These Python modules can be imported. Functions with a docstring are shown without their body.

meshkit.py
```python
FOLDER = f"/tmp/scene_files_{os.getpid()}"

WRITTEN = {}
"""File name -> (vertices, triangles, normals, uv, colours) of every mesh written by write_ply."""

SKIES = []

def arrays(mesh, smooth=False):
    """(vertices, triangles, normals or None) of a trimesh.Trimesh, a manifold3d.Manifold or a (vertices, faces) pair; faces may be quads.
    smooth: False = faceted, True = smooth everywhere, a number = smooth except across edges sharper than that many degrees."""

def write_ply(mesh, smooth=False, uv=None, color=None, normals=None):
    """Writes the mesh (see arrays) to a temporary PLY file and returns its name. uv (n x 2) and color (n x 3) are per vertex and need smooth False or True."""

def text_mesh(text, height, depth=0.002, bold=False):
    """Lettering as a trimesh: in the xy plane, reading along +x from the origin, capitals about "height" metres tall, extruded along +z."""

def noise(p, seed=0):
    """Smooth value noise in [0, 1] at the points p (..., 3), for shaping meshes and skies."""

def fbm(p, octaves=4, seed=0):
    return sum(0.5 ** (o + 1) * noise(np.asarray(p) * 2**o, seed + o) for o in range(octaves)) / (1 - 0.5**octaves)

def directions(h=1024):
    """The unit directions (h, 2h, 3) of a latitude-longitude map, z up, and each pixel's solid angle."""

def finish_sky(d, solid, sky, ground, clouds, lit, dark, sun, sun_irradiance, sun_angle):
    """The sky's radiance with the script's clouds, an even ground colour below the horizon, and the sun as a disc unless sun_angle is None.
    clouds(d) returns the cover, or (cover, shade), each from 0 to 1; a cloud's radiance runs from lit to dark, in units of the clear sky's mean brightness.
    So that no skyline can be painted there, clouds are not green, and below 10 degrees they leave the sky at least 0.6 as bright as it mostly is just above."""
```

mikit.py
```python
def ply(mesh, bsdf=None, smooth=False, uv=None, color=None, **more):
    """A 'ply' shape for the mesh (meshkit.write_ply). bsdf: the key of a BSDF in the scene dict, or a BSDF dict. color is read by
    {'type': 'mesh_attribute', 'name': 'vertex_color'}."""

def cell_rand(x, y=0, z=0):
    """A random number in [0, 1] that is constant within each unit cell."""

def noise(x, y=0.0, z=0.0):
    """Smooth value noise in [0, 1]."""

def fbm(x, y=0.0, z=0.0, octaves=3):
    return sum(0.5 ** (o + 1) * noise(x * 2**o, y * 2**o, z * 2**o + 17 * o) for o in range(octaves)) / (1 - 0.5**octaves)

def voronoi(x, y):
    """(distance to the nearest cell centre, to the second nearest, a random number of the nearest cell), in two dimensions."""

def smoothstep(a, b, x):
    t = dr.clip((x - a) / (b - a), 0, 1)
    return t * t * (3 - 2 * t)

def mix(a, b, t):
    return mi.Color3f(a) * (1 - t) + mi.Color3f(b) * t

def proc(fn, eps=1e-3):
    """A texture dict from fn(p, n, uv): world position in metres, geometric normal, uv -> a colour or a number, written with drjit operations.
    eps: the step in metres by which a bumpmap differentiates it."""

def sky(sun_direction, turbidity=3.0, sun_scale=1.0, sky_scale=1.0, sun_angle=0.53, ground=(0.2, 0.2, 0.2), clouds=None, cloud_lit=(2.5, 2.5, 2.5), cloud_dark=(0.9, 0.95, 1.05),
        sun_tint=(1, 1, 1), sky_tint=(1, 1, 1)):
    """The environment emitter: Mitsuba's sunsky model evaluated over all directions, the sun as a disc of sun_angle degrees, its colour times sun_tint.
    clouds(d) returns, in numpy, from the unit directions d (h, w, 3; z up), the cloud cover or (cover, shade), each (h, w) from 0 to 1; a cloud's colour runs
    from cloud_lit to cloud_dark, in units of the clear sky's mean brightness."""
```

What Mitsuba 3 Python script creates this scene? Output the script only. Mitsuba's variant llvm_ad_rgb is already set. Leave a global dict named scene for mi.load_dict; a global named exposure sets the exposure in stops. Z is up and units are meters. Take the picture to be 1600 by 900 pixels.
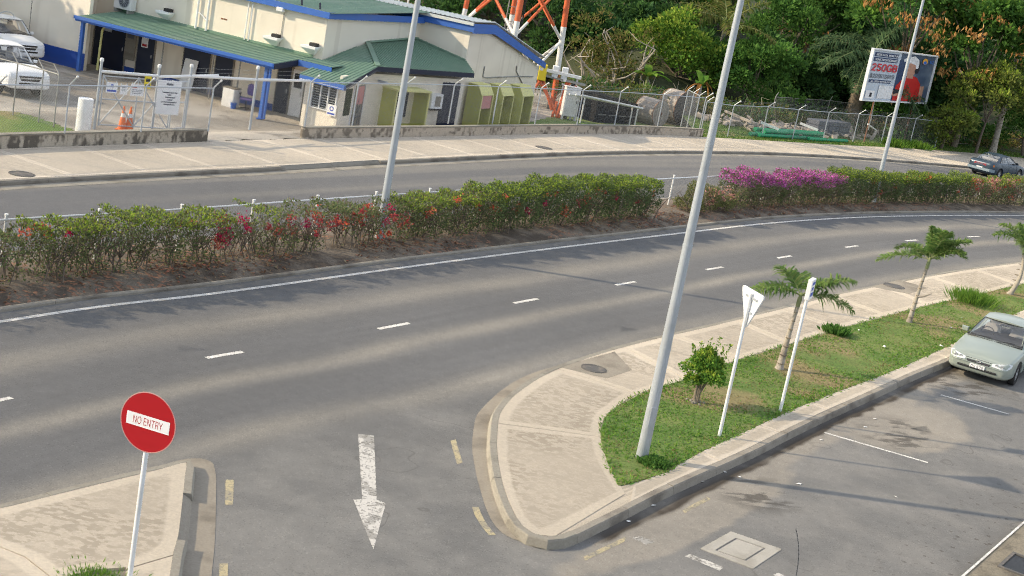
import math, random
import numpy as np
import trimesh, shapely
from shapely.geometry import Polygon, LineString, Point
import manifold3d as m3
import drjit as dr
import mitsuba as mi
import mikit, meshkit
from mikit import proc, noise, fbm, voronoi, smoothstep, mix, cell_rand

T = mi.ScalarTransform4f
PI = math.pi
scene, labels = {'type': 'scene'}, {}

# ------------------------------------------------------------------ camera, light, exposure
PITCH, ROLL, CAM_H = 0.237884, 0.186833, 9.3
fwd = np.array([0, math.cos(PITCH), -math.sin(PITCH)])
up0 = np.array([0, math.sin(PITCH), math.cos(PITCH)])
upv = -math.sin(ROLL) * np.array([1.0, 0, 0]) + math.cos(ROLL) * up0
scene['camera'] = {
    'type': 'perspective', 'fov': 38.87, 'fov_axis': 'x', 'near_clip': 0.5, 'far_clip': 3000.0,
    'to_world': T().look_at(origin=[0, 0, CAM_H], target=[float(fwd[0]), float(fwd[1]), float(CAM_H + fwd[2])], up=[float(v) for v in upv]),
}
SUN_AZ, SUN_EL = math.radians(187.5), math.radians(27.0)
SUN = (math.cos(SUN_AZ) * math.cos(SUN_EL), math.sin(SUN_AZ) * math.cos(SUN_EL), math.sin(SUN_EL))


def thin_cloud(d):
    p = np.stack([d[..., 0] * 2.2, d[..., 1] * 2.2, d[..., 2] * 4.0], -1)
    return np.clip((meshkit.fbm(p, 4, 3) - 0.30) * 2.2, 0, 0.8)


scene['sky'] = mikit.sky(SUN, turbidity=3.5, sun_angle=0.8, clouds=thin_cloud, cloud_lit=(3.0, 3.0, 3.0), sun_scale=0.64, sun_tint=(0.93, 1.0, 1.09))
exposure = 2.62


# ------------------------------------------------------------------ helpers
def numbered(name, parent=None):
    base = (parent + '__' if parent else '') + name
    key, i = base, 0
    while key in scene or key in labels or key in USED:
        i += 1
        key = f'{base}_{i:03d}'
    USED.add(key)
    return key


USED, SHIFT = set(), [None]


def thing(name, label, cat, group=None, kind=None):
    key = numbered(name)
    labels[key] = {'label': label, 'category': cat}
    if group:
        labels[key]['group'] = group
    if kind:
        labels[key]['kind'] = kind
    return key


def struct(name, label=None):
    key = numbered(name)
    labels[key] = {'kind': 'structure'}
    if label:
        labels[key]['label'] = label
    return key


def put(key, mesh, mat, smooth=False, uv=None, color=None, tw=None):
    """The mesh becomes the entry with exactly this key."""
    if SHIFT[0] is not None:
        mesh = xf(mesh if isinstance(mesh, trimesh.Trimesh) else trimesh.Trimesh(*mesh, process=False), SHIFT[0])
    d = mikit.ply(mesh, mat, smooth=smooth, uv=uv, color=color)
    if tw is not None:
        d['to_world'] = tw
    scene[key] = d
    return key


def part(parent, name, mesh, mat, smooth=False, uv=None, color=None, tw=None, kind=None, label=None):
    key = numbered(name, parent)
    put(key, mesh, mat, smooth, uv, color, tw)
    if kind or label:
        labels[key] = {}
        if kind:
            labels[key]['kind'] = kind
        if label:
            labels[key]['label'] = label
    return key


def part_d(parent, name, d, tw):
    key = numbered(name, parent)
    scene[key] = {**d, 'to_world': tw}
    return key


def cat(*ms):
    return trimesh.util.concatenate([m for m in ms if m is not None])


def box(x0, x1, y0, y1, z0, z1):
    return trimesh.creation.box(bounds=[[min(x0, x1), min(y0, y1), min(z0, z1)], [max(x0, x1), max(y0, y1), max(z0, z1)]])


def bbox(x0, x1, y0, y1, z0, z1, b=0.01):
    """A box with chamfered edges."""
    x0, x1, y0, y1, z0, z1 = min(x0, x1), max(x0, x1), min(y0, y1), max(y0, y1), min(z0, z1), max(z0, z1)
    pts = []
    for ax in range(3):
        for sx in (0, 1):
            for sy in (0, 1):
                for sz in (0, 1):
                    p = [(x0, x1)[sx], (y0, y1)[sy], (z0, z1)[sz]]
                    for k in range(3):
                        if k != ax:
                            p[k] += b * (1 - 2 * (sx, sy, sz)[k])
                    pts.append(p)
    m = m3.Manifold.hull_points(np.array(pts, np.float64)).to_mesh()
    return trimesh.Trimesh(m.vert_properties[:, :3], m.tri_verts, process=False)


def xf(mesh, M):
    m = mesh.copy()
    m.apply_transform(M)
    return m


def frame(x, y, z=0.0, ang=0.0):
    """4x4: local x axis turned by ang about z, moved to x, y, z."""
    c, s = math.cos(ang), math.sin(ang)
    return np.array([[c, -s, 0, x], [s, c, 0, y], [0, 0, 1, z], [0, 0, 0, 1.0]])


def TW(M):
    return T(np.asarray(M).tolist())


def tube(p, q, r, n=8, r2=None, caps=True):
    p, q = np.asarray(p, float), np.asarray(q, float)
    r2 = r if r2 is None else r2
    d = q - p
    L = np.linalg.norm(d)
    d = d / L
    a = np.cross(d, [0, 0, 1.0] if abs(d[2]) < 0.9 else [1.0, 0, 0])
    a /= np.linalg.norm(a)
    b = np.cross(d, a)
    t = np.arange(n) * 2 * PI / n
    ring = np.cos(t)[:, None] * a + np.sin(t)[:, None] * b
    v = np.vstack([p + ring * r, q + ring * r2, [p], [q]])
    i = np.arange(n)
    j = (i + 1) % n
    f = [np.stack([i, j, j + n], 1), np.stack([i, j + n, i + n], 1)]
    if caps:
        f += [np.stack([j, i, i * 0 + 2 * n], 1), np.stack([i + n, j + n, i * 0 + 2 * n + 1], 1)]
    return trimesh.Trimesh(v, np.vstack(f), process=False)


def path_tube(pts, r, n=6):
    pts = np.asarray(pts, float)
    rr = np.broadcast_to(r, (len(pts),))
    out, prev_a = [], None
    for k in range(len(pts)):
        d = pts[min(k + 1, len(pts) - 1)] - pts[max(k - 1, 0)]
        d = d / (np.linalg.norm(d) + 1e-12)
        a = np.cross(d, [0, 0, 1.0]) if prev_a is None else prev_a - d * (prev_a @ d)
        if np.linalg.norm(a) < 1e-3:
            a = np.cross(d, [1.0, 0, 0])
        a /= np.linalg.norm(a)
        prev_a = a
        b = np.cross(d, a)
        t = np.arange(n) * 2 * PI / n
        out.append(pts[k] + rr[k] * (np.cos(t)[:, None] * a + np.sin(t)[:, None] * b))
    v = np.vstack(out + [pts[:1], pts[-1:]])
    i = np.arange(n)
    j = (i + 1) % n
    f = []
    for k in range(len(pts) - 1):
        o = k * n
        f += [np.stack([o + i, o + j, o + j + n], 1), np.stack([o + i, o + j + n, o + i + n], 1)]
    f += [np.stack([j, i, i * 0 + len(v) - 2], 1), np.stack([i + (len(pts) - 1) * n, j + (len(pts) - 1) * n, i * 0 + len(v) - 1], 1)]
    return trimesh.Trimesh(v, np.vstack(f), process=False)


def bar(p, q, w, h):
    """A rectangular bar from p to q, w wide (sideways) and h high."""
    p, q = np.asarray(p, float), np.asarray(q, float)
    d = q - p
    L = np.linalg.norm(d)
    d /= L
    a = np.cross(d, [0, 0, 1.0] if abs(d[2]) < 0.95 else [1.0, 0, 0])
    a /= np.linalg.norm(a)
    b = np.cross(a, d)
    M = np.eye(4)
    M[:3, 0], M[:3, 1], M[:3, 2], M[:3, 3] = d, a, b, (p + q) / 2
    return xf(trimesh.creation.box([L, w, h]), M)


def lathe(profile, n=24):
    """profile: (r, z) rows, turned about z."""
    pr = np.asarray(profile, float)
    t = np.arange(n) * 2 * PI / n
    v = np.stack([pr[:, None, 0] * np.cos(t), pr[:, None, 0] * np.sin(t), np.repeat(pr[:, None, 1], n, 1)], -1).reshape(-1, 3)
    i = np.arange(n)
    j = (i + 1) % n
    f = []
    for k in range(len(pr) - 1):
        o = k * n
        f += [np.stack([o + i, o + j, o + j + n], 1), np.stack([o + i, o + j + n, o + i + n], 1)]
    return trimesh.Trimesh(v, np.vstack(f), process=False)


def quadmesh(corners, flip=False):
    v = np.asarray(corners, float)
    f = np.array([[0, 1, 2], [0, 2, 3]])
    return trimesh.Trimesh(v, f[:, ::-1] if flip else f, process=False)


def plate(corners, t):
    """A flat quad (4 corners in 3-D, counter-clockwise seen from outside) given the thickness t inwards."""
    v = np.asarray(corners, float)
    n = np.cross(v[1] - v[0], v[2] - v[0])
    n /= np.linalg.norm(n)
    return hullmesh(np.vstack([v, v - n * t]))


def hullmesh(pts):
    m = m3.Manifold.hull_points(np.asarray(pts, np.float64)).to_mesh()
    return trimesh.Trimesh(m.vert_properties[:, :3].astype(float), m.tri_verts, process=False)


def sheet(poly, z, dens=None):
    """A flat polygon at height z."""
    v, f = trimesh.creation.triangulate_polygon(poly, engine='earcut')
    v = np.column_stack([v, np.full(len(v), z)])
    m = trimesh.Trimesh(v, f, process=False)
    if len(m.faces) and m.face_normals[:, 2].mean() < 0:
        m.invert()
    return m


def slab(poly, z0, z1):
    m = trimesh.creation.extrude_polygon(poly, z1 - z0, engine='earcut')
    m.apply_translation([0, 0, z0])
    return m


def smooth_line(pts, step=0.5, w=1.5):
    """A smooth curve through the points, resampled evenly."""
    from scipy.interpolate import CubicSpline, PchipInterpolator
    p = np.asarray(pts, float)
    s = np.r_[0, np.cumsum(np.hypot(*np.diff(p, axis=0).T))]
    f = PchipInterpolator(s, p, axis=0)
    n = max(2, int(round(s[-1] / step)) + 1)
    q = f(np.linspace(0, s[-1], max(n * 8, 64)))
    k = min(max(3, int(w / (s[-1] / len(q)))), len(q) // 3) | 1
    pad = np.vstack([q[:1] * 2 - q[1:k // 2 + 1][::-1], q, q[-1:] * 2 - q[-k // 2:-1][::-1]]) if k > 1 else q
    sm = np.stack([np.convolve(pad[:, i], np.ones(k) / k, 'valid') for i in (0, 1)], 1)
    s = np.r_[0, np.cumsum(np.hypot(*np.diff(sm, axis=0).T))]
    t = np.linspace(0, s[-1], n)
    return np.stack([np.interp(t, s, sm[:, i]) for i in (0, 1)], 1)


def tangents(c):
    t = np.gradient(c, axis=0)
    return t / np.linalg.norm(t, axis=1, keepdims=True)


def normals2(c):
    t = tangents(c)
    return np.stack([-t[:, 1], t[:, 0]], 1)          # to the left of the direction of travel


def arclen(c):
    return np.r_[0, np.cumsum(np.hypot(*np.diff(c, axis=0).T))]


def at_len(c, s):
    a = arclen(c)
    return np.stack([np.interp(s, a, c[:, i]) for i in (0, 1)], -1)


def offset_line(c, d):
    return c + normals2(c) * d


def sweep(c, profile, closed_profile=True, gap=None):
    """Sweeps (offset to the left, z) points along the 2-D line c; flat ends."""
    pr = np.asarray(profile, float)
    n = normals2(c)
    k = len(pr)
    v = np.concatenate([np.column_stack([c + n * o, np.full(len(c), z)])[:, None] for o, z in pr], 1).reshape(-1, 3)
    f = []
    idx = np.arange(len(c) - 1)
    for a in range(k if closed_profile else k - 1):
        b = (a + 1) % k
        A, B = idx * k + a, idx * k + b
        f += [np.stack([A, B, B + k], 1), np.stack([A, B + k, A + k], 1)]
    if closed_profile:
        for a in range(1, k - 1):
            f.append(np.array([[0, a + 1, a]]))
            o = (len(c) - 1) * k
            f.append(np.array([[o, o + a, o + a + 1]]))
    m = trimesh.Trimesh(v, np.vstack(f), process=False)
    if closed_profile and m.volume < 0:
        m.invert()
    return m


def strip(a, b, z, zb=None):
    """The flat strip between the lines a and b (same number of points), with uv in metres across and along."""
    n = len(a)
    v = np.vstack([np.column_stack([a, np.full(n, z)]), np.column_stack([b, np.full(n, z if zb is None else zb)])])
    i = np.arange(n - 1)
    f = np.vstack([np.stack([i, i + 1, i + n + 1], 1), np.stack([i, i + n + 1, i + n], 1)])
    m = trimesh.Trimesh(v, f, process=False)
    if m.face_normals[:, 2].mean() < 0:
        m.invert()
    return m


def sub(c, s0, s1, step=0.5):
    n = max(2, int((s1 - s0) / step) + 1)
    return at_len(c, np.linspace(s0, s1, n))


# ------------------------------------------------------------------ materials
def mat(name, base, rough=0.6, **kw):
    d = {'type': 'principled', 'base_color': base if isinstance(base, dict) else {'type': 'rgb', 'value': list(base)}, 'roughness': rough, 'specular': kw.pop('spec', 0.4), **kw}
    scene[name] = {'type': 'twosided', 'bsdf': d}
    return name


def rgbc(*c):
    return mi.Color3f(*c)


def weathered(base, dirt, scale=1.0, amount=0.5, grain=0.12):
    def fn(p, n, uv):
        a = fbm(p.x * 1.3 * scale, p.y * 1.3 * scale, p.z * 1.9 * scale, 4)
        g = noise(p.x * 40, p.y * 40, p.z * 40)
        return mix(base, dirt, smoothstep(0.45, 0.8, a) * amount) * (1 + grain * (g - 0.5))
    return proc(fn)


mat('m_galv', weathered((0.45, 0.485, 0.53), (0.33, 0.345, 0.36), 0.7, 0.5, 0.08), 0.45, metallic=0.35)
mat('m_galv_dark', weathered((0.3, 0.3, 0.29), (0.16, 0.13, 0.10), 0.9, 0.8), 0.6, metallic=0.2)
mat('m_pipe_white', weathered((0.72, 0.72, 0.72), (0.5, 0.48, 0.45), 1.0, 0.4), 0.4)
mat('m_white_paint', weathered((0.75, 0.76, 0.78), (0.55, 0.53, 0.5), 0.8, 0.35), 0.4)
mat('m_wire', (0.36, 0.37, 0.37), 0.5, metallic=0.3)
mat('m_red_sign', (0.40, 0.010, 0.016), 0.35)
mat('m_white_sign', (0.78, 0.78, 0.80), 0.4)
mat('m_sign_back', weathered((0.72, 0.73, 0.75), (0.6, 0.6, 0.6), 1, 0.3), 0.5)
mat('m_black', (0.02, 0.02, 0.022), 0.5)
mat('m_dark_plastic', (0.035, 0.035, 0.04), 0.4)
mat('m_tyre', weathered((0.025, 0.025, 0.026), (0.07, 0.06, 0.05), 3, 0.5), 0.85)
mat('m_rim', (0.55, 0.56, 0.58), 0.3, metallic=0.7)
mat('m_blue_text', (0.05, 0.09, 0.42), 0.5)
mat('m_grey_text', (0.10, 0.11, 0.14), 0.5)
def cream_fn(p, n, uv):
    a = fbm(p.x * 0.45, p.y * 0.45, p.z * 0.6, 4)
    drip = noise((p.x * 1.3 + p.y) * 5.0, p.z * 0.35, 3) * noise((p.x + p.y * 1.2) * 1.3, 5)
    c = mix((0.76, 0.70, 0.60), (0.62, 0.56, 0.47), smoothstep(0.45, 0.8, a) * 0.45)
    c = mix(c, (0.50, 0.44, 0.36), smoothstep(0.34, 0.62, drip) * 0.30)
    return c * (0.975 + 0.05 * noise(p.x * 40, p.y * 40, p.z * 40))


mat('m_cream', proc(cream_fn), 0.85)
mat('m_fascia_blue', weathered((0.04, 0.13, 0.46), (0.08, 0.15, 0.36), 1.0, 0.4), 0.45)
mat('m_navy', weathered((0.014, 0.02, 0.045), (0.03, 0.035, 0.05), 1.0, 0.5), 0.5)
mat('m_band_blue', weathered((0.02, 0.07, 0.33), (0.05, 0.07, 0.2), 1.0, 0.6), 0.5)
mat('m_roof_green', weathered((0.155, 0.25, 0.185), (0.23, 0.29, 0.235), 0.5, 0.6, 0.1), 0.5, metallic=0.1)
mat('m_roof_pale', weathered((0.55, 0.58, 0.57), (0.4, 0.4, 0.38), 0.5, 0.6), 0.5)
mat('m_lime', weathered((0.46, 0.47, 0.13), (0.30, 0.30, 0.12), 0.8, 0.5), 0.6)
mat('m_lime_light', weathered((0.62, 0.6, 0.25), (0.45, 0.42, 0.2), 0.8, 0.4), 0.6)
mat('m_pink', weathered((0.55, 0.25, 0.24), (0.45, 0.25, 0.24), 1.5, 0.4), 0.7)
mat('m_tower_red', weathered((0.62, 0.13, 0.045), (0.45, 0.12, 0.06), 0.8, 0.5), 0.5)
mat('m_tower_white', weathered((0.72, 0.71, 0.68), (0.5, 0.47, 0.42), 0.8, 0.4), 0.5)
mat('m_yellow', (0.7, 0.56, 0.04), 0.5)
mat('m_orange', (0.75, 0.16, 0.03), 0.5)
mat('m_purple', (0.13, 0.10, 0.30), 0.7)
mat('m_blue_plastic', (0.03, 0.10, 0.40), 0.4)
mat('m_green_pipe', weathered((0.02, 0.26, 0.12), (0.07, 0.33, 0.2), 0.8, 0.6), 0.4)
mat('m_reel', weathered((0.34, 0.30, 0.265), (0.22, 0.185, 0.155), 1.6, 0.5, 0.15), 0.85)
mat('m_reel_dark', weathered((0.10, 0.09, 0.085), (0.16, 0.13, 0.11), 1.6, 0.8, 0.3), 0.85)
mat('m_black_tank', weathered((0.012, 0.012, 0.014), (0.03, 0.028, 0.027), 0.9, 0.5, 0.2), 0.9, spec=0.1)
mat('m_rust', weathered((0.22, 0.10, 0.055), (0.12, 0.07, 0.05), 2, 0.7), 0.8)
mat('m_iron', weathered((0.10, 0.095, 0.09), (0.2, 0.17, 0.14), 6, 0.7, 0.3), 0.7)
mat('m_litter', (0.78, 0.77, 0.75), 0.6)
scene['m_glass'] = {'type': 'thindielectric', 'int_ior': 1.5}
mat('m_dark_glass', (0.02, 0.025, 0.03), 0.1, spec=0.6)
mat('m_lens', (0.62, 0.64, 0.66), 0.08, spec=0.8, clearcoat=1.0)
mat('m_seat', (0.30, 0.29, 0.28), 0.9)
mat('m_interior', (0.05, 0.05, 0.052), 0.8)
mat('m_red_lens', (0.30, 0.01, 0.014), 0.12, spec=0.6)
mat('m_amber_lens', (0.6, 0.2, 0.05), 0.15)
mat('m_car_silver', (0.33, 0.375, 0.34), 0.26, metallic=0.3, clearcoat=1.0, clearcoat_gloss=0.9)
mat('m_car_blue', (0.035, 0.062, 0.095), 0.3, metallic=0.35, clearcoat=1.0, clearcoat_gloss=0.9)
mat('m_car_white', (0.72, 0.73, 0.74), 0.3, clearcoat=1.0, clearcoat_gloss=0.9)
mat('m_bumper_blue', (0.22, 0.28, 0.33), 0.4)


def leafmat(name, trans=0.35, rough=0.45):
    scene[name] = {'type': 'principledthin', 'base_color': {'type': 'mesh_attribute', 'name': 'vertex_color'}, 'roughness': rough, 'diff_trans': trans, 'spec_trans': 0.0, 'eta': 1.4}
    return name


leafmat('m_leaf', 0.8)
leafmat('m_flower', 0.7, 0.7)
scene['m_vcol'] = {'type': 'twosided', 'bsdf': {'type': 'principled', 'base_color': {'type': 'mesh_attribute', 'name': 'vertex_color'}, 'roughness': 0.85, 'specular': 0.2}}

# ------------------------------------------------------------------ the lines of the place (world metres)
RNG = np.random.default_rng(7)


def smooth_line_(p, step):
    return smooth_line(p, step, 0.5)


WL = smooth_line([(-13.54, 21.16), (-12.43, 23.20), (-11.08, 25.55), (-10.52, 26.51), (-9.90, 27.49), (-9.67, 27.91), (-8.52, 29.86), (-7.14, 31.81), (-6.03, 33.52), (-3.45, 37.65), (-0.19, 42.69), (5.67, 51.46), (9.52, 57.09), (14.06, 62.90), (18.60, 67.96), (25.25, 74.71), (30.13, 79.09)], 0.4)
MN = offset_line(WL, 0.48)                                  # foot of the median kerb
FK = smooth_line([(-15.95, 36.06), (-15.19, 37.41), (-14.40, 38.93), (-12.69, 41.92), (-10.68, 45.28), (-9.15, 47.78), (-5.60, 53.95), (-3.46, 57.48), (-1.03, 61.49), (3.83, 69.00), (12.52, 80.12), (19.19, 86.69), (26.60, 92.77), (31.86, 96.45), (39.70, 100.17)], 0.4)
FB = smooth_line([(-17.64, 39.69), (-16.88, 41.33), (-16.06, 43.11), (-14.06, 46.70), (-11.57, 51.10), (-9.07, 55.33), (-4.00, 63.34), (1.71, 72.49), (5.18, 77.24), (8.82, 81.39), (13.24, 85.95), (17.91, 90.67), (23.20, 96.36), (27.80, 100.97), (34.99, 106.84), (44.94, 114.44)], 0.4)
ISL_OUT = smooth_line_([(24.85, 64.05), (20.37, 58.82), (16.43, 53.93), (12.94, 49.17), (9.97, 44.95), (7.39, 40.95), (5.22, 37.64), (3.36, 34.87), (2.53, 33.54), (1.75, 32.14), (1.03, 30.70), (0.54, 29.34), (0.21, 28.08), (0.07, 26.98), (0.11, 25.50), (0.23, 24.22), (0.38, 23.21), (0.58, 22.31), (0.74, 21.79), (0.98, 21.49), (1.29, 21.41), (1.55, 21.60), (1.81, 21.98), (2.19, 22.62), (2.65, 23.40), (3.33, 24.58), (4.07, 25.77), (4.80, 26.92), (5.55, 28.14), (6.37, 29.55), (7.67, 31.70), (9.14, 34.05), (10.80, 36.74), (12.10, 38.73), (14.80, 43.14), (18.11, 48.51), (21.17, 53.48)], 0.15)
GUT_OUT = smooth_line_([(3.48, 35.30), (2.56, 33.74), (1.78, 32.56), (1.33, 31.74), (0.80, 30.84), (0.32, 29.64), (-0.04, 28.26), (-0.23, 27.05), (-0.20, 25.75), (-0.06, 24.46), (0.13, 23.31), (0.32, 22.40), (0.53, 21.83), (0.80, 21.57), (1.16, 21.56), (1.39, 21.56)], 0.15)
PK = smooth_line([(1.84, 22.13), (2.53, 23.25), (3.34, 24.55), (4.11, 25.84), (4.85, 27.01), (5.60, 28.27), (6.42, 29.72), (7.73, 31.86), (9.19, 34.14), (10.85, 36.79), (12.17, 38.84), (14.86, 43.20), (18.15, 48.50), (21.13, 53.25)], 0.4)
GRASS_EDGE_W = [(23.06, 58.91), (18.32, 52.90), (15.49, 48.89), (13.29, 45.95), (11.19, 42.91), (9.50, 40.42), (7.48, 37.26), (5.96, 34.91), (4.37, 32.16), (3.68, 31.14), (3.16, 30.25), (2.67, 29.19), (2.36, 28.25), (2.24, 27.30), (2.25, 26.63), (2.35, 25.58), (2.53, 24.49), (2.61, 24.56)]
GRASS_EDGE_E = [(2.94, 24.96), (3.49, 25.67), (3.93, 26.60), (4.33, 27.33), (5.06, 28.54), (5.75, 29.71), (6.59, 31.13), (7.93, 33.23), (9.43, 35.48), (10.69, 37.46), (12.15, 39.88), (14.68, 44.15), (18.10, 49.90), (22.38, 56.96)]

# ------------------------------------------------------------------ ground materials
def patch_at(p, cx, cy, deg, a, b, edge=0.45):
    c, s = math.cos(math.radians(deg)), math.sin(math.radians(deg))
    x, y = p.x - cx, p.y - cy
    d = dr.sqrt(dr.square((x * c + y * s) / a) + dr.square((y * c - x * s) / b)) + 0.35 * (fbm(p.x * 1.5, p.y * 1.5, 13, 3) - 0.5)
    return smoothstep(1.0 + edge, 1.0 - edge, d)


PK0 = PK[0]


def asphalt(p, n, uv):
    u, v = uv.x, uv.y                                       # metres from the white line (main road), from the service road kerb
    fine = noise(p.x * 55, p.y * 55) * 0.5 + noise(p.x * 120, p.y * 120) * 0.5
    mid = fbm(p.x * 0.9, p.y * 0.9, 3.0, 4)
    big = fbm(p.x * 0.16, p.y * 0.16, 7.0, 3)
    base = mix((0.142, 0.140, 0.138), (0.188, 0.183, 0.176), smoothstep(0.3, 0.75, mid))
    wob = 0.35 * (noise(p.x * 0.25, p.y * 0.25, 5) - 0.5)
    uu = u + wob
    on_main = smoothstep(-0.5, 0.1, u) * (1 - smoothstep(6.6, 8.2, uu))
    def bump(c, w):
        return dr.exp(-dr.square((uu - c) / w))
    dust = dr.minimum(bump(1.95, 0.5) * 0.8 + bump(4.55, 0.34) + bump(6.95, 0.45) * 0.9, 1.0) * (0.55 + 0.6 * noise(p.x * 0.5, p.y * 0.5, 9)) * (0.7 + 0.5 * fine)
    main = mix((0.120, 0.120, 0.123), (0.225, 0.210, 0.187), dust)
    far = mix((0.122, 0.122, 0.126), (0.17, 0.164, 0.155), smoothstep(0.35, 0.75, fbm(u * 0.9, p.x * 0.06, 2, 3)))
    col = mix(base, main, on_main)
    col = mix(col, far, smoothstep(-2.5, -3.2, u))
    # service road: oil stains in the parking bays, pale dust by the kerb, leaf litter
    park = smoothstep(-0.2, 0.3, v) * (1 - smoothstep(14.0, 16, v)) * smoothstep(7.4, 8.0, u)
    bay = smoothstep(0.3, 0.8, v) * (1 - smoothstep(2.6, 3.4, v))
    ca, sa = 0.85, -0.53
    st = fbm(p.x * 2.2 * 0.9 + p.y * 0.6, p.y * 5.0 - p.x * 1.6, 1.0, 4)
    oil = smoothstep(0.46, 0.66, st) * dr.maximum(dr.maximum(patch_at(p, 5.25, 25.9, 60, 0.9, 0.7), patch_at(p, 9.15, 31.5, 60, 1.1, 0.75)), patch_at(p, 12.1, 36.9, 60, 1.1, 1.0))
    pale = dr.maximum(patch_at(p, 3.9, 24.2, 58, 4.2, 0.62, 0.12), patch_at(p, 9.6, 32.2, 56, 2.4, 1.2, 0.12)) + smoothstep(0.95, 0.7, v + 0.15 * noise(p.x * 2, p.y * 2, 8)) * 0.9 * smoothstep(-0.2, 0.5, (p.x - PK0[0]) * 0.54 + (p.y - PK0[1]) * 0.84)
    srv = mix((0.150, 0.148, 0.146), (0.190, 0.184, 0.177), smoothstep(0.3, 0.7, mid))
    srv = mix(srv, (0.29, 0.26, 0.22), dr.minimum(pale, 1) * (0.45 + 0.3 * mid))
    srv = mix(srv, (0.06, 0.055, 0.05), oil * 0.75)
    d1, d2, cr = voronoi(p.x * 3.3, p.y * 3.3)
    speck = dr.select((cr > 0.55) & (d1 < 0.07 + 0.1 * cell_rand(p.x * 3, p.y * 3)), 1.0, 0.0)
    srv = mix(srv, (0.07, 0.062, 0.055), speck * 0.6 * smoothstep(2.5, 5.0, v))
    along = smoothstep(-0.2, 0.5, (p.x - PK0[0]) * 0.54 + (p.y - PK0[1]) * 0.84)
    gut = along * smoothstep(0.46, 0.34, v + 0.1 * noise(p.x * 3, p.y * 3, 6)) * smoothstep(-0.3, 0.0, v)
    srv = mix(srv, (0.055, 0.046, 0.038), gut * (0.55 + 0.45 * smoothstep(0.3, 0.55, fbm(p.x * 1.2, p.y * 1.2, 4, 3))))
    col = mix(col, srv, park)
    # fine cracks and patches
    crack = smoothstep(0.010, 0.003, dr.abs(fbm(p.x * 0.7, p.y * 0.7, 41, 3) - 0.5)) * smoothstep(0.52, 0.66, noise(p.x * 0.4, p.y * 0.4, 43))
    col = mix(col, (0.06, 0.056, 0.05), crack * 0.3 * smoothstep(6.6, 7.6, u))
    agg = cell_rand(p.x * 44, p.y * 44, 5)
    col = col * (1 + dr.select(agg > 0.95, 0.16, dr.select(agg < 0.06, -0.14, 0.0)))
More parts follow.
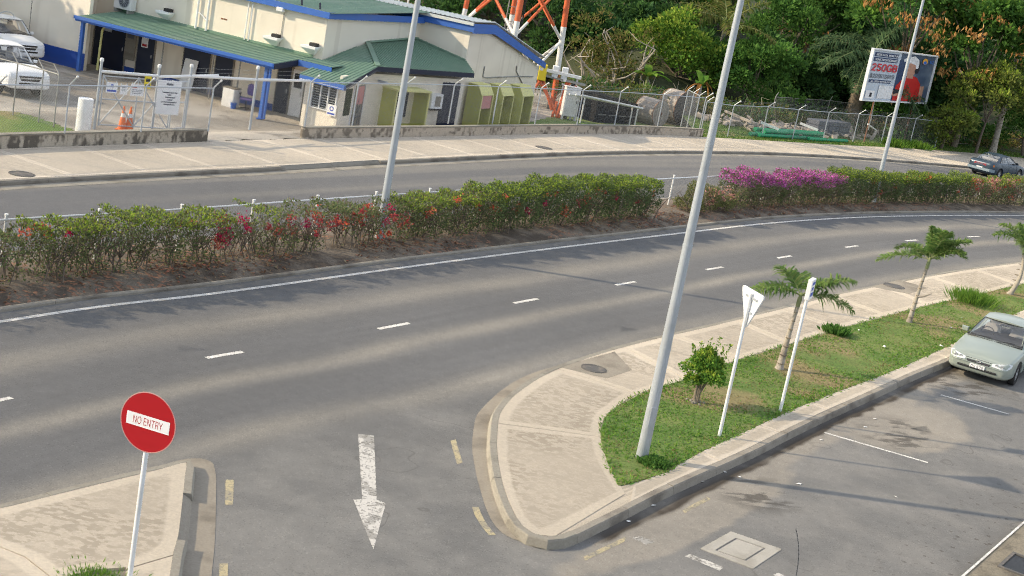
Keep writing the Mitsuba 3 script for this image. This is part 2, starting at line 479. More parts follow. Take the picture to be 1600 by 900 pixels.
    streak = fbm(u * 5.0, (p.x + p.y) * 0.16, 3, 3)
    return col * (0.89 + 0.20 * fine + 0.20 * (big - 0.5)) * (0.95 + 0.10 * noise(p.x * 7, p.y * 7, 2)) * (1 + 0.16 * (streak - 0.5) * on_main)


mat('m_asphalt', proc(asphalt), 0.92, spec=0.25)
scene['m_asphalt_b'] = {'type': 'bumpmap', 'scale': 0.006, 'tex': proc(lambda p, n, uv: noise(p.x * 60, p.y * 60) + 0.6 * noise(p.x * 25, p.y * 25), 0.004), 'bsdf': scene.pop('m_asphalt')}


def paint_fn(base, worn):
    def fn(p, n, uv):
        w = smoothstep(0.50, 0.62, fbm(p.x * 5.5, p.y * 5.5, 3, 4)) * worn
        w2 = smoothstep(0.62, 0.72, noise(p.x * 30, p.y * 30)) * worn * 0.8
        return mix(base, (0.19, 0.18, 0.165), dr.minimum(w * 0.8 + w2, 1)) * (0.92 + 0.16 * noise(p.x * 60, p.y * 60))
    return proc(fn)


mat('m_paint', paint_fn((0.62, 0.60, 0.57), 0.35), 0.7)
mat('m_paint_worn', paint_fn((0.50, 0.48, 0.45), 0.8), 0.75)
mat('m_paint_yellow', paint_fn((0.40, 0.34, 0.21), 0.6), 0.75)


def concrete_fn(panel, border, grime=(0.16, 0.135, 0.11), amount=0.5, bw=0.14):
    def fn(p, n, uv):
        # uv = metres from the slab's joints (along, across): trowelled pale margin, broomed middle
        e = dr.minimum(uv.x, uv.y) + 0.03 * (noise(p.x * 6, p.y * 6) - 0.5)
        m = smoothstep(bw + 0.05, bw - 0.03, e)
        g = noise(p.x * 28, p.y * 28) * 0.6 + noise(p.x * 70, p.y * 70) * 0.4
        worn = smoothstep(0.42, 0.60, fbm(p.x * 9.0, p.y * 14.0, 5, 4)) * (0.35 + 0.9 * smoothstep(0.3, 0.65, fbm(p.x * 0.8, p.y * 0.8, 9, 3)))
        body = mix(panel, grime, worn * amount * (0.4 + 0.9 * g))
        c = mix(body, border, m * 0.85)
        big = fbm(p.x * 0.3, p.y * 0.3, 2, 3)
        return c * (0.86 + 0.22 * g) * (0.82 + 0.36 * big)
    return proc(fn)


mat('m_slab', concrete_fn((0.40, 0.348, 0.282), (0.48, 0.42, 0.34), (0.24, 0.205, 0.16), 0.55, bw=0.2), 0.92)
mat('m_slab_far', concrete_fn((0.405, 0.355, 0.29), (0.51, 0.45, 0.375), (0.31, 0.27, 0.215), 0.45, 0.1), 0.9)
mat('m_kerb', weathered((0.25, 0.23, 0.195), (0.14, 0.125, 0.10), 1.4, 0.7, 0.25), 0.9)
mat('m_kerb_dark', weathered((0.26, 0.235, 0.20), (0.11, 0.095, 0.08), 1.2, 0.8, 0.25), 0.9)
mat('m_apron', weathered((0.26, 0.23, 0.19), (0.15, 0.13, 0.105), 1.2, 0.8, 0.25), 0.92)


def soil_fn(p, n, uv):
    a = fbm(p.x * 2, p.y * 2, 0, 4)
    c = mix((0.075, 0.06, 0.048), (0.155, 0.13, 0.105), smoothstep(0.3, 0.7, a))
    leaf = smoothstep(0.66, 0.74, noise(p.x * 14, p.y * 14)) * smoothstep(0.5, 0.7, noise(p.x * 0.7, p.y * 0.7, 3))
    return mix(c, (0.24, 0.12, 0.075), leaf * 0.7) * (0.75 + 0.5 * noise(p.x * 40, p.y * 40))


mat('m_soil', proc(soil_fn), 0.95)


def turf_fn(p, n, uv):
    a = fbm(p.x * 0.9, p.y * 0.9, 0, 4)
    dry = smoothstep(0.52, 0.72, fbm(p.x * 0.55 + 4, p.y * 0.55, 8, 3))
    c = mix((0.085, 0.14, 0.032), (0.13, 0.165, 0.048), smoothstep(0.3, 0.7, a))
    c = mix(c, (0.22, 0.165, 0.09), dry * 0.8)
    return c * (0.7 + 0.6 * noise(p.x * 30, p.y * 30))


mat('m_turf', proc(turf_fn), 0.95)


def yard_fn(p, n, uv):
    a = fbm(p.x * 0.35, p.y * 0.5, 0, 4)
    b = fbm(p.x * 1.7, p.y * 1.7, 5, 3)
    c = mix((0.20, 0.18, 0.155), (0.33, 0.30, 0.26), smoothstep(0.35, 0.65, a))
    c = mix(c, (0.14, 0.12, 0.10), smoothstep(0.58, 0.75, b) * 0.5)
    return c * (0.85 + 0.3 * noise(p.x * 25, p.y * 25))


mat('m_yard', proc(yard_fn), 0.92)
mat('m_earth', proc(lambda p, n, uv: mix((0.03, 0.042, 0.018), (0.055, 0.06, 0.028), fbm(p.x * 0.4, p.y * 0.4, 0, 4))), 0.95)


def low_wall_fn(p, n, uv):
    s = fbm(p.x * 1.6 + p.y * 1.6, p.x * 0.6, p.z * 1.2, 4)
    drip = noise((p.x + p.y) * 5.0, 0.0, p.z * 0.8)
    blot = noise((p.x + p.y) * 9.0, p.z * 9, 4)
    dark = smoothstep(0.40, 0.60, s * 0.55 + drip * 0.3 + blot * 0.2) * smoothstep(0.62, 0.48, p.z)
    c = mix((0.44, 0.39, 0.32), (0.075, 0.065, 0.055), dark * 0.85)
    return c * (0.85 + 0.3 * noise(p.x * 30, p.y * 30, p.z * 30))


mat('m_low_wall_dark', proc(low_wall_fn), 0.95)


def low_wall2_fn(p, n, uv):
    s = fbm(p.x * 1.1 + p.y * 1.1, p.z * 2.2, 3, 4)
    blot = noise((p.x + p.y) * 6.0, p.z * 7, 4)
    dark = smoothstep(0.45, 0.68, s * 0.6 + blot * 0.4) * smoothstep(0.64, 0.46, p.z)
    c = mix((0.46, 0.395, 0.32), (0.13, 0.11, 0.09), dark * 0.8)
    return c * (0.85 + 0.3 * noise(p.x * 30, p.y * 30, p.z * 30))


mat('m_low_wall', proc(low_wall2_fn), 0.95)

# ------------------------------------------------------------------ ground, road
from scipy.spatial import cKDTree
put(struct('ground'), sheet(shapely.box(-700, -300, 900, 1500), -0.85), 'm_earth')


def signed(line, P):
    d, i = cKDTree(line).query(P)
    n = normals2(line)[i]
    return -np.sign(((P - line[i]) * n).sum(1)) * d


gx, gy = np.meshgrid(np.arange(-46, 76, 0.55), np.arange(4, 132, 0.55), indexing='ij')
PG = np.stack([gx.ravel(), gy.ravel()], 1)
uv_road = np.stack([signed(WL, PG), signed(PK[::-1] if False else PK, PG)], 1)
ni, nj = gx.shape
ii, jj = np.meshgrid(np.arange(ni - 1), np.arange(nj - 1), indexing='ij')
a_ = (ii * nj + jj).ravel()
road_m = trimesh.Trimesh(np.column_stack([PG, np.zeros(len(PG))]), np.vstack([np.stack([a_, a_ + nj, a_ + nj + 1], 1), np.stack([a_, a_ + nj + 1, a_ + 1], 1)]), process=False)
fc_ = road_m.triangles_center[:, :2]
road_m.update_faces(signed(FB, fc_) > -0.6)
road_m.update_faces(np.ones(len(road_m.faces), bool))
ROAD = struct('road')
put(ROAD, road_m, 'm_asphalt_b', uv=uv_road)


def mark(name, line, w, m='m_paint', z=0.004, label=None):
    part(ROAD, name, strip(offset_line(line, w / 2), offset_line(line, -w / 2), z), m, label=label)


mark('edge_line', WL, 0.13)
aWL = arclen(WL)
dash_ends = [(-8.16, 23.69), (-5.20, 28.42), (-2.28, 33.00), (0.62, 37.60), (3.53, 42.18), (6.45, 46.61), (9.60, 51.20), (12.90, 55.68), (16.50, 60.01), (20.35, 64.36)]
for e in dash_ends:
    d, i = cKDTree(WL).query(e)
    s = aWL[i]
    ln = offset_line(sub(WL, s - 1.13, s, 0.3), -3.5)
    mark('lane_dash', ln, 0.12)
# far carriageway: pale gutter strip at the kerb
part(ROAD, 'gutter_strip', strip(offset_line(FK, -0.02), offset_line(FK, -0.42), 0.006), 'm_kerb')
# arrow and bay marks of the side road
arrow = Polygon([(-2.27, 25.02), (-1.98, 25.07), (-1.53, 22.16), (-1.37, 22.08), (-1.32, 20.25), (-1.89, 21.98), (-1.76, 22.08)])
part(ROAD, 'arrow', sheet(arrow, 0.004), 'm_paint_worn', label='worn white arrow pointing towards the viewer')
for k, q in enumerate(([(-0.60, 25.57), (-0.51, 25.69), (-0.29, 24.57), (-0.38, 24.45)], [(-3.96, 21.81), (-3.84, 21.87), (-3.63, 20.91), (-3.74, 20.85)], [(-3.34, 18.86), (-3.23, 18.91), (-3.10, 18.33), (-3.21, 18.28)])):
    part(ROAD, 'yellow_dash', sheet(Polygon(q), 0.004), 'm_paint_yellow')
part(ROAD, 'yellow_dash', strip(smooth_line([(0.02, 22.62), (0.10, 22.27), (0.23, 21.90), (0.37, 21.60)], 0.1), smooth_line([(0.12, 22.70), (0.21, 22.35), (0.34, 21.98), (0.52, 21.57)], 0.1)[:0] if False else offset_line(smooth_line([(0.02, 22.62), (0.10, 22.27), (0.23, 21.90), (0.37, 21.60)], 0.1), 0.12), 0.004), 'm_paint_yellow')
for q in ([(1.91, 21.45), (2.65, 22.62), (2.59, 22.35), (1.93, 21.31)], [(3.71, 24.28), (4.23, 25.18), (4.29, 25.09), (3.74, 24.15)]):
    part(ROAD, 'yellow_line', sheet(Polygon(q), 0.004), 'm_paint_yellow')
for q in ([(2.74, 22.58), (2.90, 22.73), (3.12, 22.59), (2.96, 22.41)], [(3.60, 22.24), (3.70, 22.36), (4.25, 22.10), (4.15, 21.91)], [(5.06, 22.16), (5.17, 22.28), (5.40, 22.11), (5.28, 21.99)]):
    part(ROAD, 'bay_mark', sheet(Polygon(q), 0.004), 'm_paint_worn')
for a, b in ([(7.33, 30.52), (9.46, 29.76)], [(11.19, 35.62), (12.76, 35.00)], [(15.72, 40.97), (16.95, 40.17)]):
    l = smooth_line([a, b], 0.5)
    mark('bay_line', l, 0.08, 'm_paint')
# concrete access cover in the service road
mat('m_cover', weathered((0.36, 0.34, 0.305), (0.22, 0.20, 0.17), 2.0, 0.5, 0.2), 0.9)
cv = [np.array(q) for q in [(3.92, 22.67), (4.53, 23.66), (5.34, 23.30), (4.73, 22.26)]]
lid = [np.array(q) for q in [(4.18, 22.72), (4.59, 23.40), (5.05, 23.21), (4.64, 22.53)]]
AC = part(ROAD, 'access_cover_frame', slab(Polygon(cv).buffer(0.02).difference(Polygon(lid).buffer(0.025)), -0.05, 0.012), 'm_cover', label='square concrete frame of an access cover in the asphalt')
part(ROAD, 'access_cover', slab(Polygon(lid).buffer(-0.012), -0.05, 0.010), 'm_cover', label='square concrete lid set in its frame')

# ------------------------------------------------------------------ slabs helper
def slab_between(parent, A, B, z, mt, th=0.10, gap=0.012, name='slab', nd=4):
    """One paving slab between the line pieces A (outer) and B (inner), same number of points."""
    A, B = np.asarray(A, float), np.asarray(B, float)
    n = len(A)
    rows = []
    # shrink a little for the joint
    La = max(arclen(A)[-1], 0.05)
    t = np.linspace(0, 1, n)
    tt = gap / La + t * (1 - 2 * gap / La)
    A2 = np.stack([np.interp(tt, t, A[:, i]) for i in (0, 1)], 1)
    B2 = np.stack([np.interp(tt, t, B[:, i]) for i in (0, 1)], 1)
    ks = np.linspace(0, 1, nd + 1)
    V = np.concatenate([np.column_stack([A2 + (B2 - A2) * k, np.full(n, z)]) for k in ks])
    W = np.linalg.norm(B2 - A2, axis=1)
    sa = arclen(A2 * 0.5 + B2 * 0.5)
    L = sa[-1]
    UV = np.concatenate([np.column_stack([np.minimum(sa, L - sa), np.minimum(k, 1 - k) * W]) for k in ks])
    f = []
    for k in range(nd):
        i = np.arange(n - 1) + k * n
        f += [np.stack([i, i + 1, i + n + 1], 1), np.stack([i, i + n + 1, i + n], 1)]
    F = np.vstack(f)
    ring = np.r_[np.arange(n), (np.arange(1, nd) * n + n - 1), np.arange(n)[::-1] + nd * n, (np.arange(1, nd)[::-1] * n)]
    base = len(V)
    V = np.vstack([V, V[ring], V[ring] - [0, 0, th]])
    UV = np.vstack([UV, UV[ring], UV[ring]])
    m = len(ring)
    i = np.arange(m)
    j = (i + 1) % m
    F2 = np.vstack([np.stack([base + i, base + i + m, base + j + m], 1), np.stack([base + i, base + j + m, base + j], 1)])
    me = trimesh.Trimesh(V, np.vstack([F, F2]), process=False)
    if me.face_normals[:len(F), 2].mean() < 0:
        me.invert()
    part(parent, name, me, mt, uv=UV)


def kerb_row(parent, line, prof, mt, L=2.0, gap=0.012, name='kerb_stone', s0=0, s1=None):
    tot = arclen(line)[-1] if s1 is None else s1
    n = max(1, int((tot - s0) / L))
    st = (tot - s0) / n
    for k in range(n):
        c = sub(line, s0 + k * st + gap / 2, s0 + (k + 1) * st - gap / 2, 0.3)
        dz = RNG.normal(0, 0.004)
        part(parent, name, sweep(c, [(o, z + (dz if z > 0.05 else 0)) for o, z in prof]), mt)


# ------------------------------------------------------------------ far footpath
FP = struct('footpath')
inner = offset_line(FK, 0.17)
tree_b = cKDTree(FB)
nF = int(arclen(FK)[-1] / 2.9)
cuts = np.linspace(0, 1, nF + 1)
def relen(line, m):
    a = arclen(line)
    return at_len(line, np.linspace(0, a[-1], m))
# matched joints: nearest point of the back line to each point of the kerb line, leaning a little along the path as the joints do
aF = arclen(inner)
sB = arclen(FB)
def match(s):
    p = at_len(inner, s)
    d, i = tree_b.query(p)
    return sB[i]
bed = strip(relen(inner, 200), relen(FB, 200), 0.085)
put(FP, bed, 'm_kerb_dark')
ss = np.linspace(0, aF[-1], nF + 1)
mb = [match(s) for s in ss]
for k in range(nF):
    if mb[k + 1] - mb[k] < 0.4:
        continue
    A = sub(inner, ss[k], ss[k + 1])
    A = relen(A, 5)
    B = relen(sub(FB, mb[k], mb[k + 1]), 5)
    slab_between(FP, A, B, 0.14, 'm_slab_far')
# drop kerb where cars cross to the gate: between the two low walls
def kerb_h(s):
    return 1
s_in0 = aF[np.argmin(np.hypot(*(inner - np.array((-8.52, 48.97))).T))]
s_in1 = aF[np.argmin(np.hypot(*(inner - np.array((-5.81, 53.69))).T))]
KP = [(0, -0.05), (0.0, 0.09), (0.03, 0.138), (0.165, 0.143), (0.165, -0.05)]
KPL = [(0, -0.05), (0.0, 0.02), (0.05, 0.06), (0.165, 0.142), (0.165, -0.05)]
kerb_row(FP, FK, KP, 'm_kerb_dark', 2.4, s0=0, s1=s_in0)
kerb_row(FP, FK, KPL, 'm_kerb', 2.4, s0=s_in0, s1=s_in1, name='drop_kerb_stone')
kerb_row(FP, FK, KP, 'm_kerb_dark', 2.4, s0=s_in1)


def oval_cover(parent, q, r, z, ang=0.0, name='manhole_cover', label=None):
    M = frame(q[0], q[1], z, ang)
    ring = lathe([(r * 1.12, -0.02), (r * 1.12, 0.012), (r * 1.03, 0.014), (r * 1.03, 0.004), (r * 0.99, 0.004), (r * 0.99, 0.012), (r * 0.85, 0.012), (r * 0.83, 0.006), (r * 0.7, 0.006), (r * 0.68, 0.012), (0.001, 0.012)], 28)
    part(parent, name, xf(ring, M), 'm_iron', label=label)


oval_cover(FP, (-14.32, 40.30), 0.33, 0.14, label='round iron cover by the kerb at the left edge of the view')
oval_cover(FP, (0.24, 65.39), 0.36, 0.14, label='iron cover in the far footpath behind the hedge')
# storm drain slots in the kerb by that cover
for a, b in (([(-14.03, 39.67), (-13.58, 40.54)], [(-13.42, 40.83), (-12.94, 41.74)])):
    l = smooth_line([a, b], 0.3)
    part(FP, 'drain_slot', sweep(l, [(-0.012, 0.02), (-0.012, 0.10), (0.006, 0.10), (0.006, 0.02)]), 'm_black')

# ------------------------------------------------------------------ median
MD = struct('median_strip')
mw = 3.3
mc = [(0.11, 0.05), (0.25, 0.085), (0.6, 0.15), (1.2, 0.20), (1.7, 0.22), (2.4, 0.20), (3.0, 0.14), (mw - 0.12, 0.10)]
prof = [(o, z) for o, z in mc]
md = sweep(MN, prof, closed_profile=False)
if md.face_normals[:, 2].mean() < 0:
    md.invert()
md = md.subdivide()
md.vertices[:, 2] += (meshkit.fbm(md.vertices * [1.5, 1.5, 0], 3) - 0.5) * 0.08
put(MD, md, 'm_soil', smooth=True)
kerb_row(MD, MN, [(0, -0.05), (0.008, 0.05), (0.03, 0.072), (0.12, 0.075), (0.12, -0.05)], 'm_kerb_dark', 3.0)
kerb_row(MD, offset_line(MN, mw), [(0, -0.05), (0, 0.125), (-0.12, 0.13), (-0.12, -0.05)], 'm_kerb_dark', 3.0)
# fallen bracts and leaves on the soil
def flat_leaves(P, size, rng, cols):
    n = len(P)
    a = rng.uniform(0, 2 * PI, n)
    tl = rng.normal(0, 0.35, n)
    d = np.stack([np.cos(a), np.sin(a), tl], 1)
    w = np.stack([-np.sin(a), np.cos(a), rng.normal(0, 0.35, n)], 1)
    s = size * rng.uniform(0.6, 1.4, n)[:, None]
    v = np.stack([P - d * s, P - w * s * 0.5, P + d * s, P + w * s * 0.5], 1).reshape(-1, 3)
    i = np.arange(n) * 4
    f = np.vstack([np.stack([i, i + 1, i + 2], 1), np.stack([i, i + 2, i + 3], 1)])
    return (v, f), np.repeat(cols, 4, 0)


aM = arclen(MN)
nl = 5200
s_ = RNG.uniform(0, aM[-1] * 0.75, nl)
o_ = RNG.normal(1.0, 0.45, nl).clip(0.25, 2.6)
P0 = at_len(MN, s_) + normals2(MN)[np.searchsorted(aM, s_).clip(0, len(MN) - 1)] * o_[:, None]
keep = meshkit.noise(np.column_stack([P0 * 0.6, np.zeros(nl)]), 5) > 0.42
P0 = P0[keep]
o_ = o_[keep]
zz = np.interp(o_, [a for a, b in mc], [b for a, b in mc]) + 0.03
pal = np.array([(0.22, 0.11, 0.07), (0.28, 0.17, 0.10), (0.17, 0.10, 0.065), (0.36, 0.16, 0.12), (0.32, 0.26, 0.17)])
me, co = flat_leaves(np.column_stack([P0, zz]), 0.045, RNG, pal[RNG.integers(0, 5, len(P0))] * RNG.uniform(0.6, 1.2, (len(P0), 1)))
part(MD, 'fallen_leaves', me, 'm_flower', color=co, kind='stuff')

# ------------------------------------------------------------------ traffic island by the service road
ISL = struct('traffic_island')


def near_i(line, q):
    return arclen(line)[np.argmin(np.hypot(*(line - np.array(q)).T))]


poly_out = Polygon(np.vstack([ISL_OUT, ISL_OUT[:1]])).buffer(0)
inner_isl = poly_out.buffer(-0.14)
put(ISL, sheet(inner_isl, 0.139), 'm_slab')
# kerb stones all round (travelling from the far end round the nose)
io = ISL_OUT
kprof = [(0.0, 0.125), (-0.02, 0.15), (-0.145, 0.152), (-0.145, -0.02), (0.035, -0.02), (0.03, 0.0)]
side = 1 if Point(*(io[40] + normals2(io)[40] * 0.3)).within(poly_out) else -1
kerb_s = near_i(io, (1.81, 21.98))
kerb_row(ISL, io, [(o * -side, z) for o, z in kprof], 'm_kerb', 1.7, s1=kerb_s)
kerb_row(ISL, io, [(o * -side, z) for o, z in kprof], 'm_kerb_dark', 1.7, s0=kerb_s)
# gutter apron round the nose, on the main road side
go = relen(GUT_OUT, 120)
ki = offset_line(io, -side * 0.02)
i0 = np.argmin(np.hypot(*(ki - go[0]).T))
i1 = np.argmin(np.hypot(*(ki - go[-1]).T))
kin = relen(ki[min(i0, i1):max(i0, i1) + 1], 120)
part(ISL, 'gutter_apron', strip(kin, go, 0.02, 0.007), 'm_apron')
# paving slabs: joints (outer pixel of the photograph measured on the ground, inner)
J_out = [(1.36, 21.67), (0.33, 26.66), (1.33, 31.04), (3.00, 33.81), (4.24, 35.98), (6.12, 39.05), (7.75, 41.52), (9.77, 44.62), (12.13, 47.93), (14.69, 51.31), (17.35, 54.60), (20.40, 58.48)]
J_in = [(2.65, 24.15), (2.24, 26.99), (3.07, 30.22), (4.38, 32.20), (5.98, 35.07), (7.51, 37.44), (9.34, 40.27), (11.33, 43.28), (13.33, 46.10), (16.04, 49.83), (18.38, 53.10), (21.39, 57.09)]
out_in = offset_line(io, side * 0.15)
gi = smooth_line_([(24.22, 60.66), (21.39, 57.09), (18.38, 53.10), (15.51, 48.94), (13.33, 46.10), (11.31, 43.19), (9.34, 40.27), (7.50, 37.37), (5.97, 35.01), (4.38, 32.25), (3.69, 31.17), (3.06, 30.18), (2.64, 29.16), (2.36, 28.28), (2.24, 27.33), (2.26, 26.66), (2.35, 25.61), (2.54, 24.62), (2.67, 24.03), (2.71, 23.87)], 0.15)
def near_s(line, q):
    return arclen(line)[np.argmin(np.hypot(*(line - np.array(q)).T))]
so = [near_s(out_in[: np.argmax(arclen(out_in) > 0) + len(out_in)], q) for q in J_out]
si_ = [near_s(gi, q) for q in J_in]
for k in range(len(so) - 1):
    A = relen(sub(out_in, min(so[k], so[k + 1]), max(so[k], so[k + 1]), 0.1), 17)
    B = relen(sub(gi, min(si_[k], si_[k + 1]), max(si_[k], si_[k + 1]), 0.1), 17)
    nsub = 1
    slab_between(ISL, A, B, 0.15, 'm_slab', nd=6)
q = (2.16, 31.57)
oval_cover(ISL, q, 0.27, 0.153, label='round iron cover in the island footpath by the bend')
q = (12.65, 48.15)
oval_cover(ISL, q, 0.33, 0.153, label='iron cover in the island footpath beside a palm')
# darker square patches of newer concrete round the covers
for q_ in ([(1.37, 31.20), (2.44, 31.00), (3.05, 32.04), (2.68, 33.34)], [(11.71, 47.30), (12.97, 47.29), (14.01, 48.96), (13.12, 49.49)]):
    ring_ = Polygon(q_)
    for cc_, rr_ in (((2.16, 31.57), 0.31), ((12.65, 48.15), 0.38)):
        ring_ = ring_.difference(Point(cc_).buffer(rr_))
    part(ISL, 'patch_slab', slab(ring_, 0.12, 0.1545), 'm_apron')
# edging slabs between kerb and grass on the service road side
ge = smooth_line([*[(2.81, 24.67)]] + list(GRASS_EDGE_E), 0.2)
eo = out_in[np.argmin(np.hypot(*(out_in - np.array((2.71, 23.84))).T)):]
nE = 13
ga = arclen(ge)[-1]
sk = np.linspace(0, ga, nE + 1)
for k in range(nE):
    B = relen(sub(ge, sk[k], sk[k + 1], 0.1), 5)
    idx = [near_s(eo, B[0]), near_s(eo, B[-1])]
    A = relen(sub(eo, idx[0] if k else 0, idx[1], 0.1), 5)
    slab_between(ISL, A, B, 0.152, 'm_slab_far', name='edging_slab', nd=3)
grass_poly = Polygon(list(GRASS_EDGE_W) + list(GRASS_EDGE_E)).buffer(0)
turf = slab(grass_poly, 0.10, 0.158)
part(ISL, 'turf', turf, 'm_turf')

# ------------------------------------------------------------------ left corner footpath
CF = struct('footpath')
cf_line = smooth_line([(-7.44, 18.06), (-6.98, 18.65), (-6.62, 19.12), (-6.06, 19.98), (-5.44, 20.91), (-5.03, 21.52), (-4.73, 21.98), (-4.62, 22.07), (-4.55, 22.01), (-4.38, 21.35), (-4.22, 20.64), (-4.01, 19.70), (-3.89, 19.12), (-3.83, 18.70), (-3.72, 18.15), (-3.57, 17.42)], 0.12, 0.12)
cf_poly = Polygon(list(cf_line) + [(-3.43, 16.92), (-6.18, 15.28)]).buffer(0)
put(CF, sheet(cf_poly.buffer(-0.12), 0.11), 'm_kerb_dark')
sd = 1 if Point(*(cf_line[30] + normals2(cf_line)[30] * 0.3)).within(cf_poly) else -1
cl = arclen(cf_line)[-1]
sA, sB_ = near_s(cf_line, (-4.25, 20.73)), near_s(cf_line, (-3.88, 19.06))
cprof = [(0.0, 0.12), (0.02, 0.15), (0.14, 0.152), (0.14, -0.02), (-0.03, -0.02), (-0.025, 0.0)]
lprof = [(0.0, 0.03), (0.03, 0.06), (0.14, 0.13), (0.14, -0.02), (-0.03, -0.02), (-0.025, 0.0)]
kerb_row(CF, cf_line, [(o * sd, z) for o, z in cprof], 'm_kerb', 1.8, s0=0, s1=sA)
kerb_row(CF, cf_line, [(o * sd, z) for o, z in lprof], 'm_apron', 0.9, s0=sA, s1=sB_, name='drop_kerb_stone')
kerb_row(CF, cf_line, [(o * sd, z) for o, z in cprof], 'm_kerb', 1.2, s0=sB_)
ap_in = relen(offset_line(sub(cf_line, near_s(cf_line, (-5.06, 21.45)), cl, 0.1), -sd * 0.0), 60)
ap_out = relen(smooth_line([(-5.10, 21.65), (-4.76, 22.34), (-4.53, 22.52), (-4.36, 22.46), (-4.21, 22.12), (-3.92, 21.00), (-3.70, 20.08), (-3.51, 19.23), (-3.39, 18.63), (-3.23, 17.87)], 0.12, 0.3), 60)
part(CF, 'gutter_apron', strip(ap_in, ap_out, 0.02, 0.007), 'm_apron')
inner_cf = cf_poly.buffer(-0.14)
crack1 = LineString([(-5.13, 16.57), (-4.32, 17.99), (-3.96, 18.51), (-3.46, 18.78)])
crack2 = LineString([(-6.73, 18.06), (-5.71, 17.68), (-4.85, 16.97)])
grass_c = Polygon([(-5.04, 17.37), (-4.76, 17.70), (-4.42, 17.93), (-4.16, 17.17), (-4.92, 16.84)])
pieces = [inner_cf.difference(crack1.buffer(0.012)).difference(crack2.buffer(0.012)).difference(grass_c)]
for g_ in getattr(pieces[0], 'geoms', [pieces[0]]):
    if g_.area > 0.05:
        m_ = slab(g_, 0.05, 0.15)
        bd = g_.exterior
        tri = m_
        uvv = np.array([[bd.distance(Point(v[0], v[1])), 1.0] for v in m_.vertices])
        m2 = m_.subdivide().subdivide().subdivide() if len(m_.faces) < 1500 else m_
        uvv = np.column_stack([shapely.distance(bd, shapely.points(m2.vertices[:, :2])), np.full(len(m2.vertices), 1.0)])
        part(CF, 'slab', m2, 'm_slab', uv=uvv)

# ------------------------------------------------------------------ footpath of the near side of the service road, bottom right
NF = struct('footpath')
a_, b_ = [np.array(q) for q in [(8.46, 23.26), (10.57, 26.66)]]
dr_ = (b_ - a_) / np.linalg.norm(b_ - a_)
nn = np.array([dr_[1], -dr_[0]])
L0, L1 = a_ - dr_ * 6, b_ + dr_ * 30
nf_line = smooth_line([L0, L1], 0.5)
kerb_row(NF, nf_line, [(0, -0.02), (0, 0.145), (-0.03, 0.16), (-0.13, 0.162), (-0.13, -0.02)], 'm_ledge', 2.0)
mat('m_ledge', weathered((0.20, 0.175, 0.135), (0.06, 0.052, 0.042), 2.2, 0.9, 0.4), 0.95)
put(NF, sheet(Polygon([L0 + nn * 0.13, L1 + nn * 0.13, L1 + nn * 4, L0 + nn * 4]), 0.155), 'm_ledge')
mark_ = smooth_line([(5.78, 24.42), (5.74, 23.86), (5.64, 23.13), (5.47, 22.29), (5.29, 21.49)], 0.15)
part(ROAD, 'tar_line', strip(offset_line(mark_, 0.007), offset_line(mark_, -0.007), 0.004), 'm_black')
part(NF, 'painted_edge', strip(offset_line(nf_line, 0.008), offset_line(nf_line, -0.035), 0.172), 'm_paint', label='strip of white paint along the kerb edge')
# drain opening with a dark frame
dq = np.array((9.80, 24.27))
M = frame(dq[0], dq[1], 0.155, math.atan2(dr_[1], dr_[0]))
part(NF, 'drain_frame', cat(*[xf(box(*b), M) for b in ((-0.5, 0.5, -0.3, -0.24, 0, 0.03), (-0.5, 0.5, 0.24, 0.3, 0, 0.03), (-0.5, -0.44, -0.24, 0.24, 0, 0.03), (0.44, 0.5, -0.24, 0.24, 0, 0.03))]), 'm_iron')
part(NF, 'drain_pit', xf(box(-0.43, 0.43, -0.23, 0.23, 0.002, 0.010), M), 'm_black')

# ------------------------------------------------------------------ yard of the compound, verge, rising ground beyond
yard_poly = Polygon(list(offset_line(FB, 0.05)[: np.argmin(np.hypot(*(FB - np.array((8.82, 81.39))).T))]) + [(9.03, 83.87)] + [(14, 120), (-60, 130), (-60, 30)]).buffer(0)
def dip(P):
    """The yard falls a little below the footpath inside the low wall."""
    d = signed(FB, P)
    q_ = np.clip((P[:, 0] + 17) / 4, 0, 1)
    t = np.clip((-d - 4.5 + 4.0 * q_ * q_ * (3 - 2 * q_)) / 4.5, 0, 1)
    return 0.135 - DROP * t * t * (3 - 2 * t)


DROP = 0.685
def draped(poly, step, dz):
    x0, y0, x1, y1 = poly.bounds
    xs, ys = np.meshgrid(np.arange(x0 - step, x1 + 2 * step, step), np.arange(y0 - step, y1 + 2 * step, step), indexing='ij')
    P = np.stack([xs.ravel(), ys.ravel()], 1)
    n_, m_ = xs.shape
    ii, jj = np.meshgrid(np.arange(n_ - 1), np.arange(m_ - 1), indexing='ij')
    a = (ii * m_ + jj).ravel()
    F = np.vstack([np.stack([a, a + m_, a + m_ + 1], 1), np.stack([a, a + m_ + 1, a + 1], 1)])
    c = P[F].mean(1)
    F = F[shapely.contains_xy(poly, c[:, 0], c[:, 1])]
    return trimesh.Trimesh(np.column_stack([P, dip(P) + dz]), F, process=False)


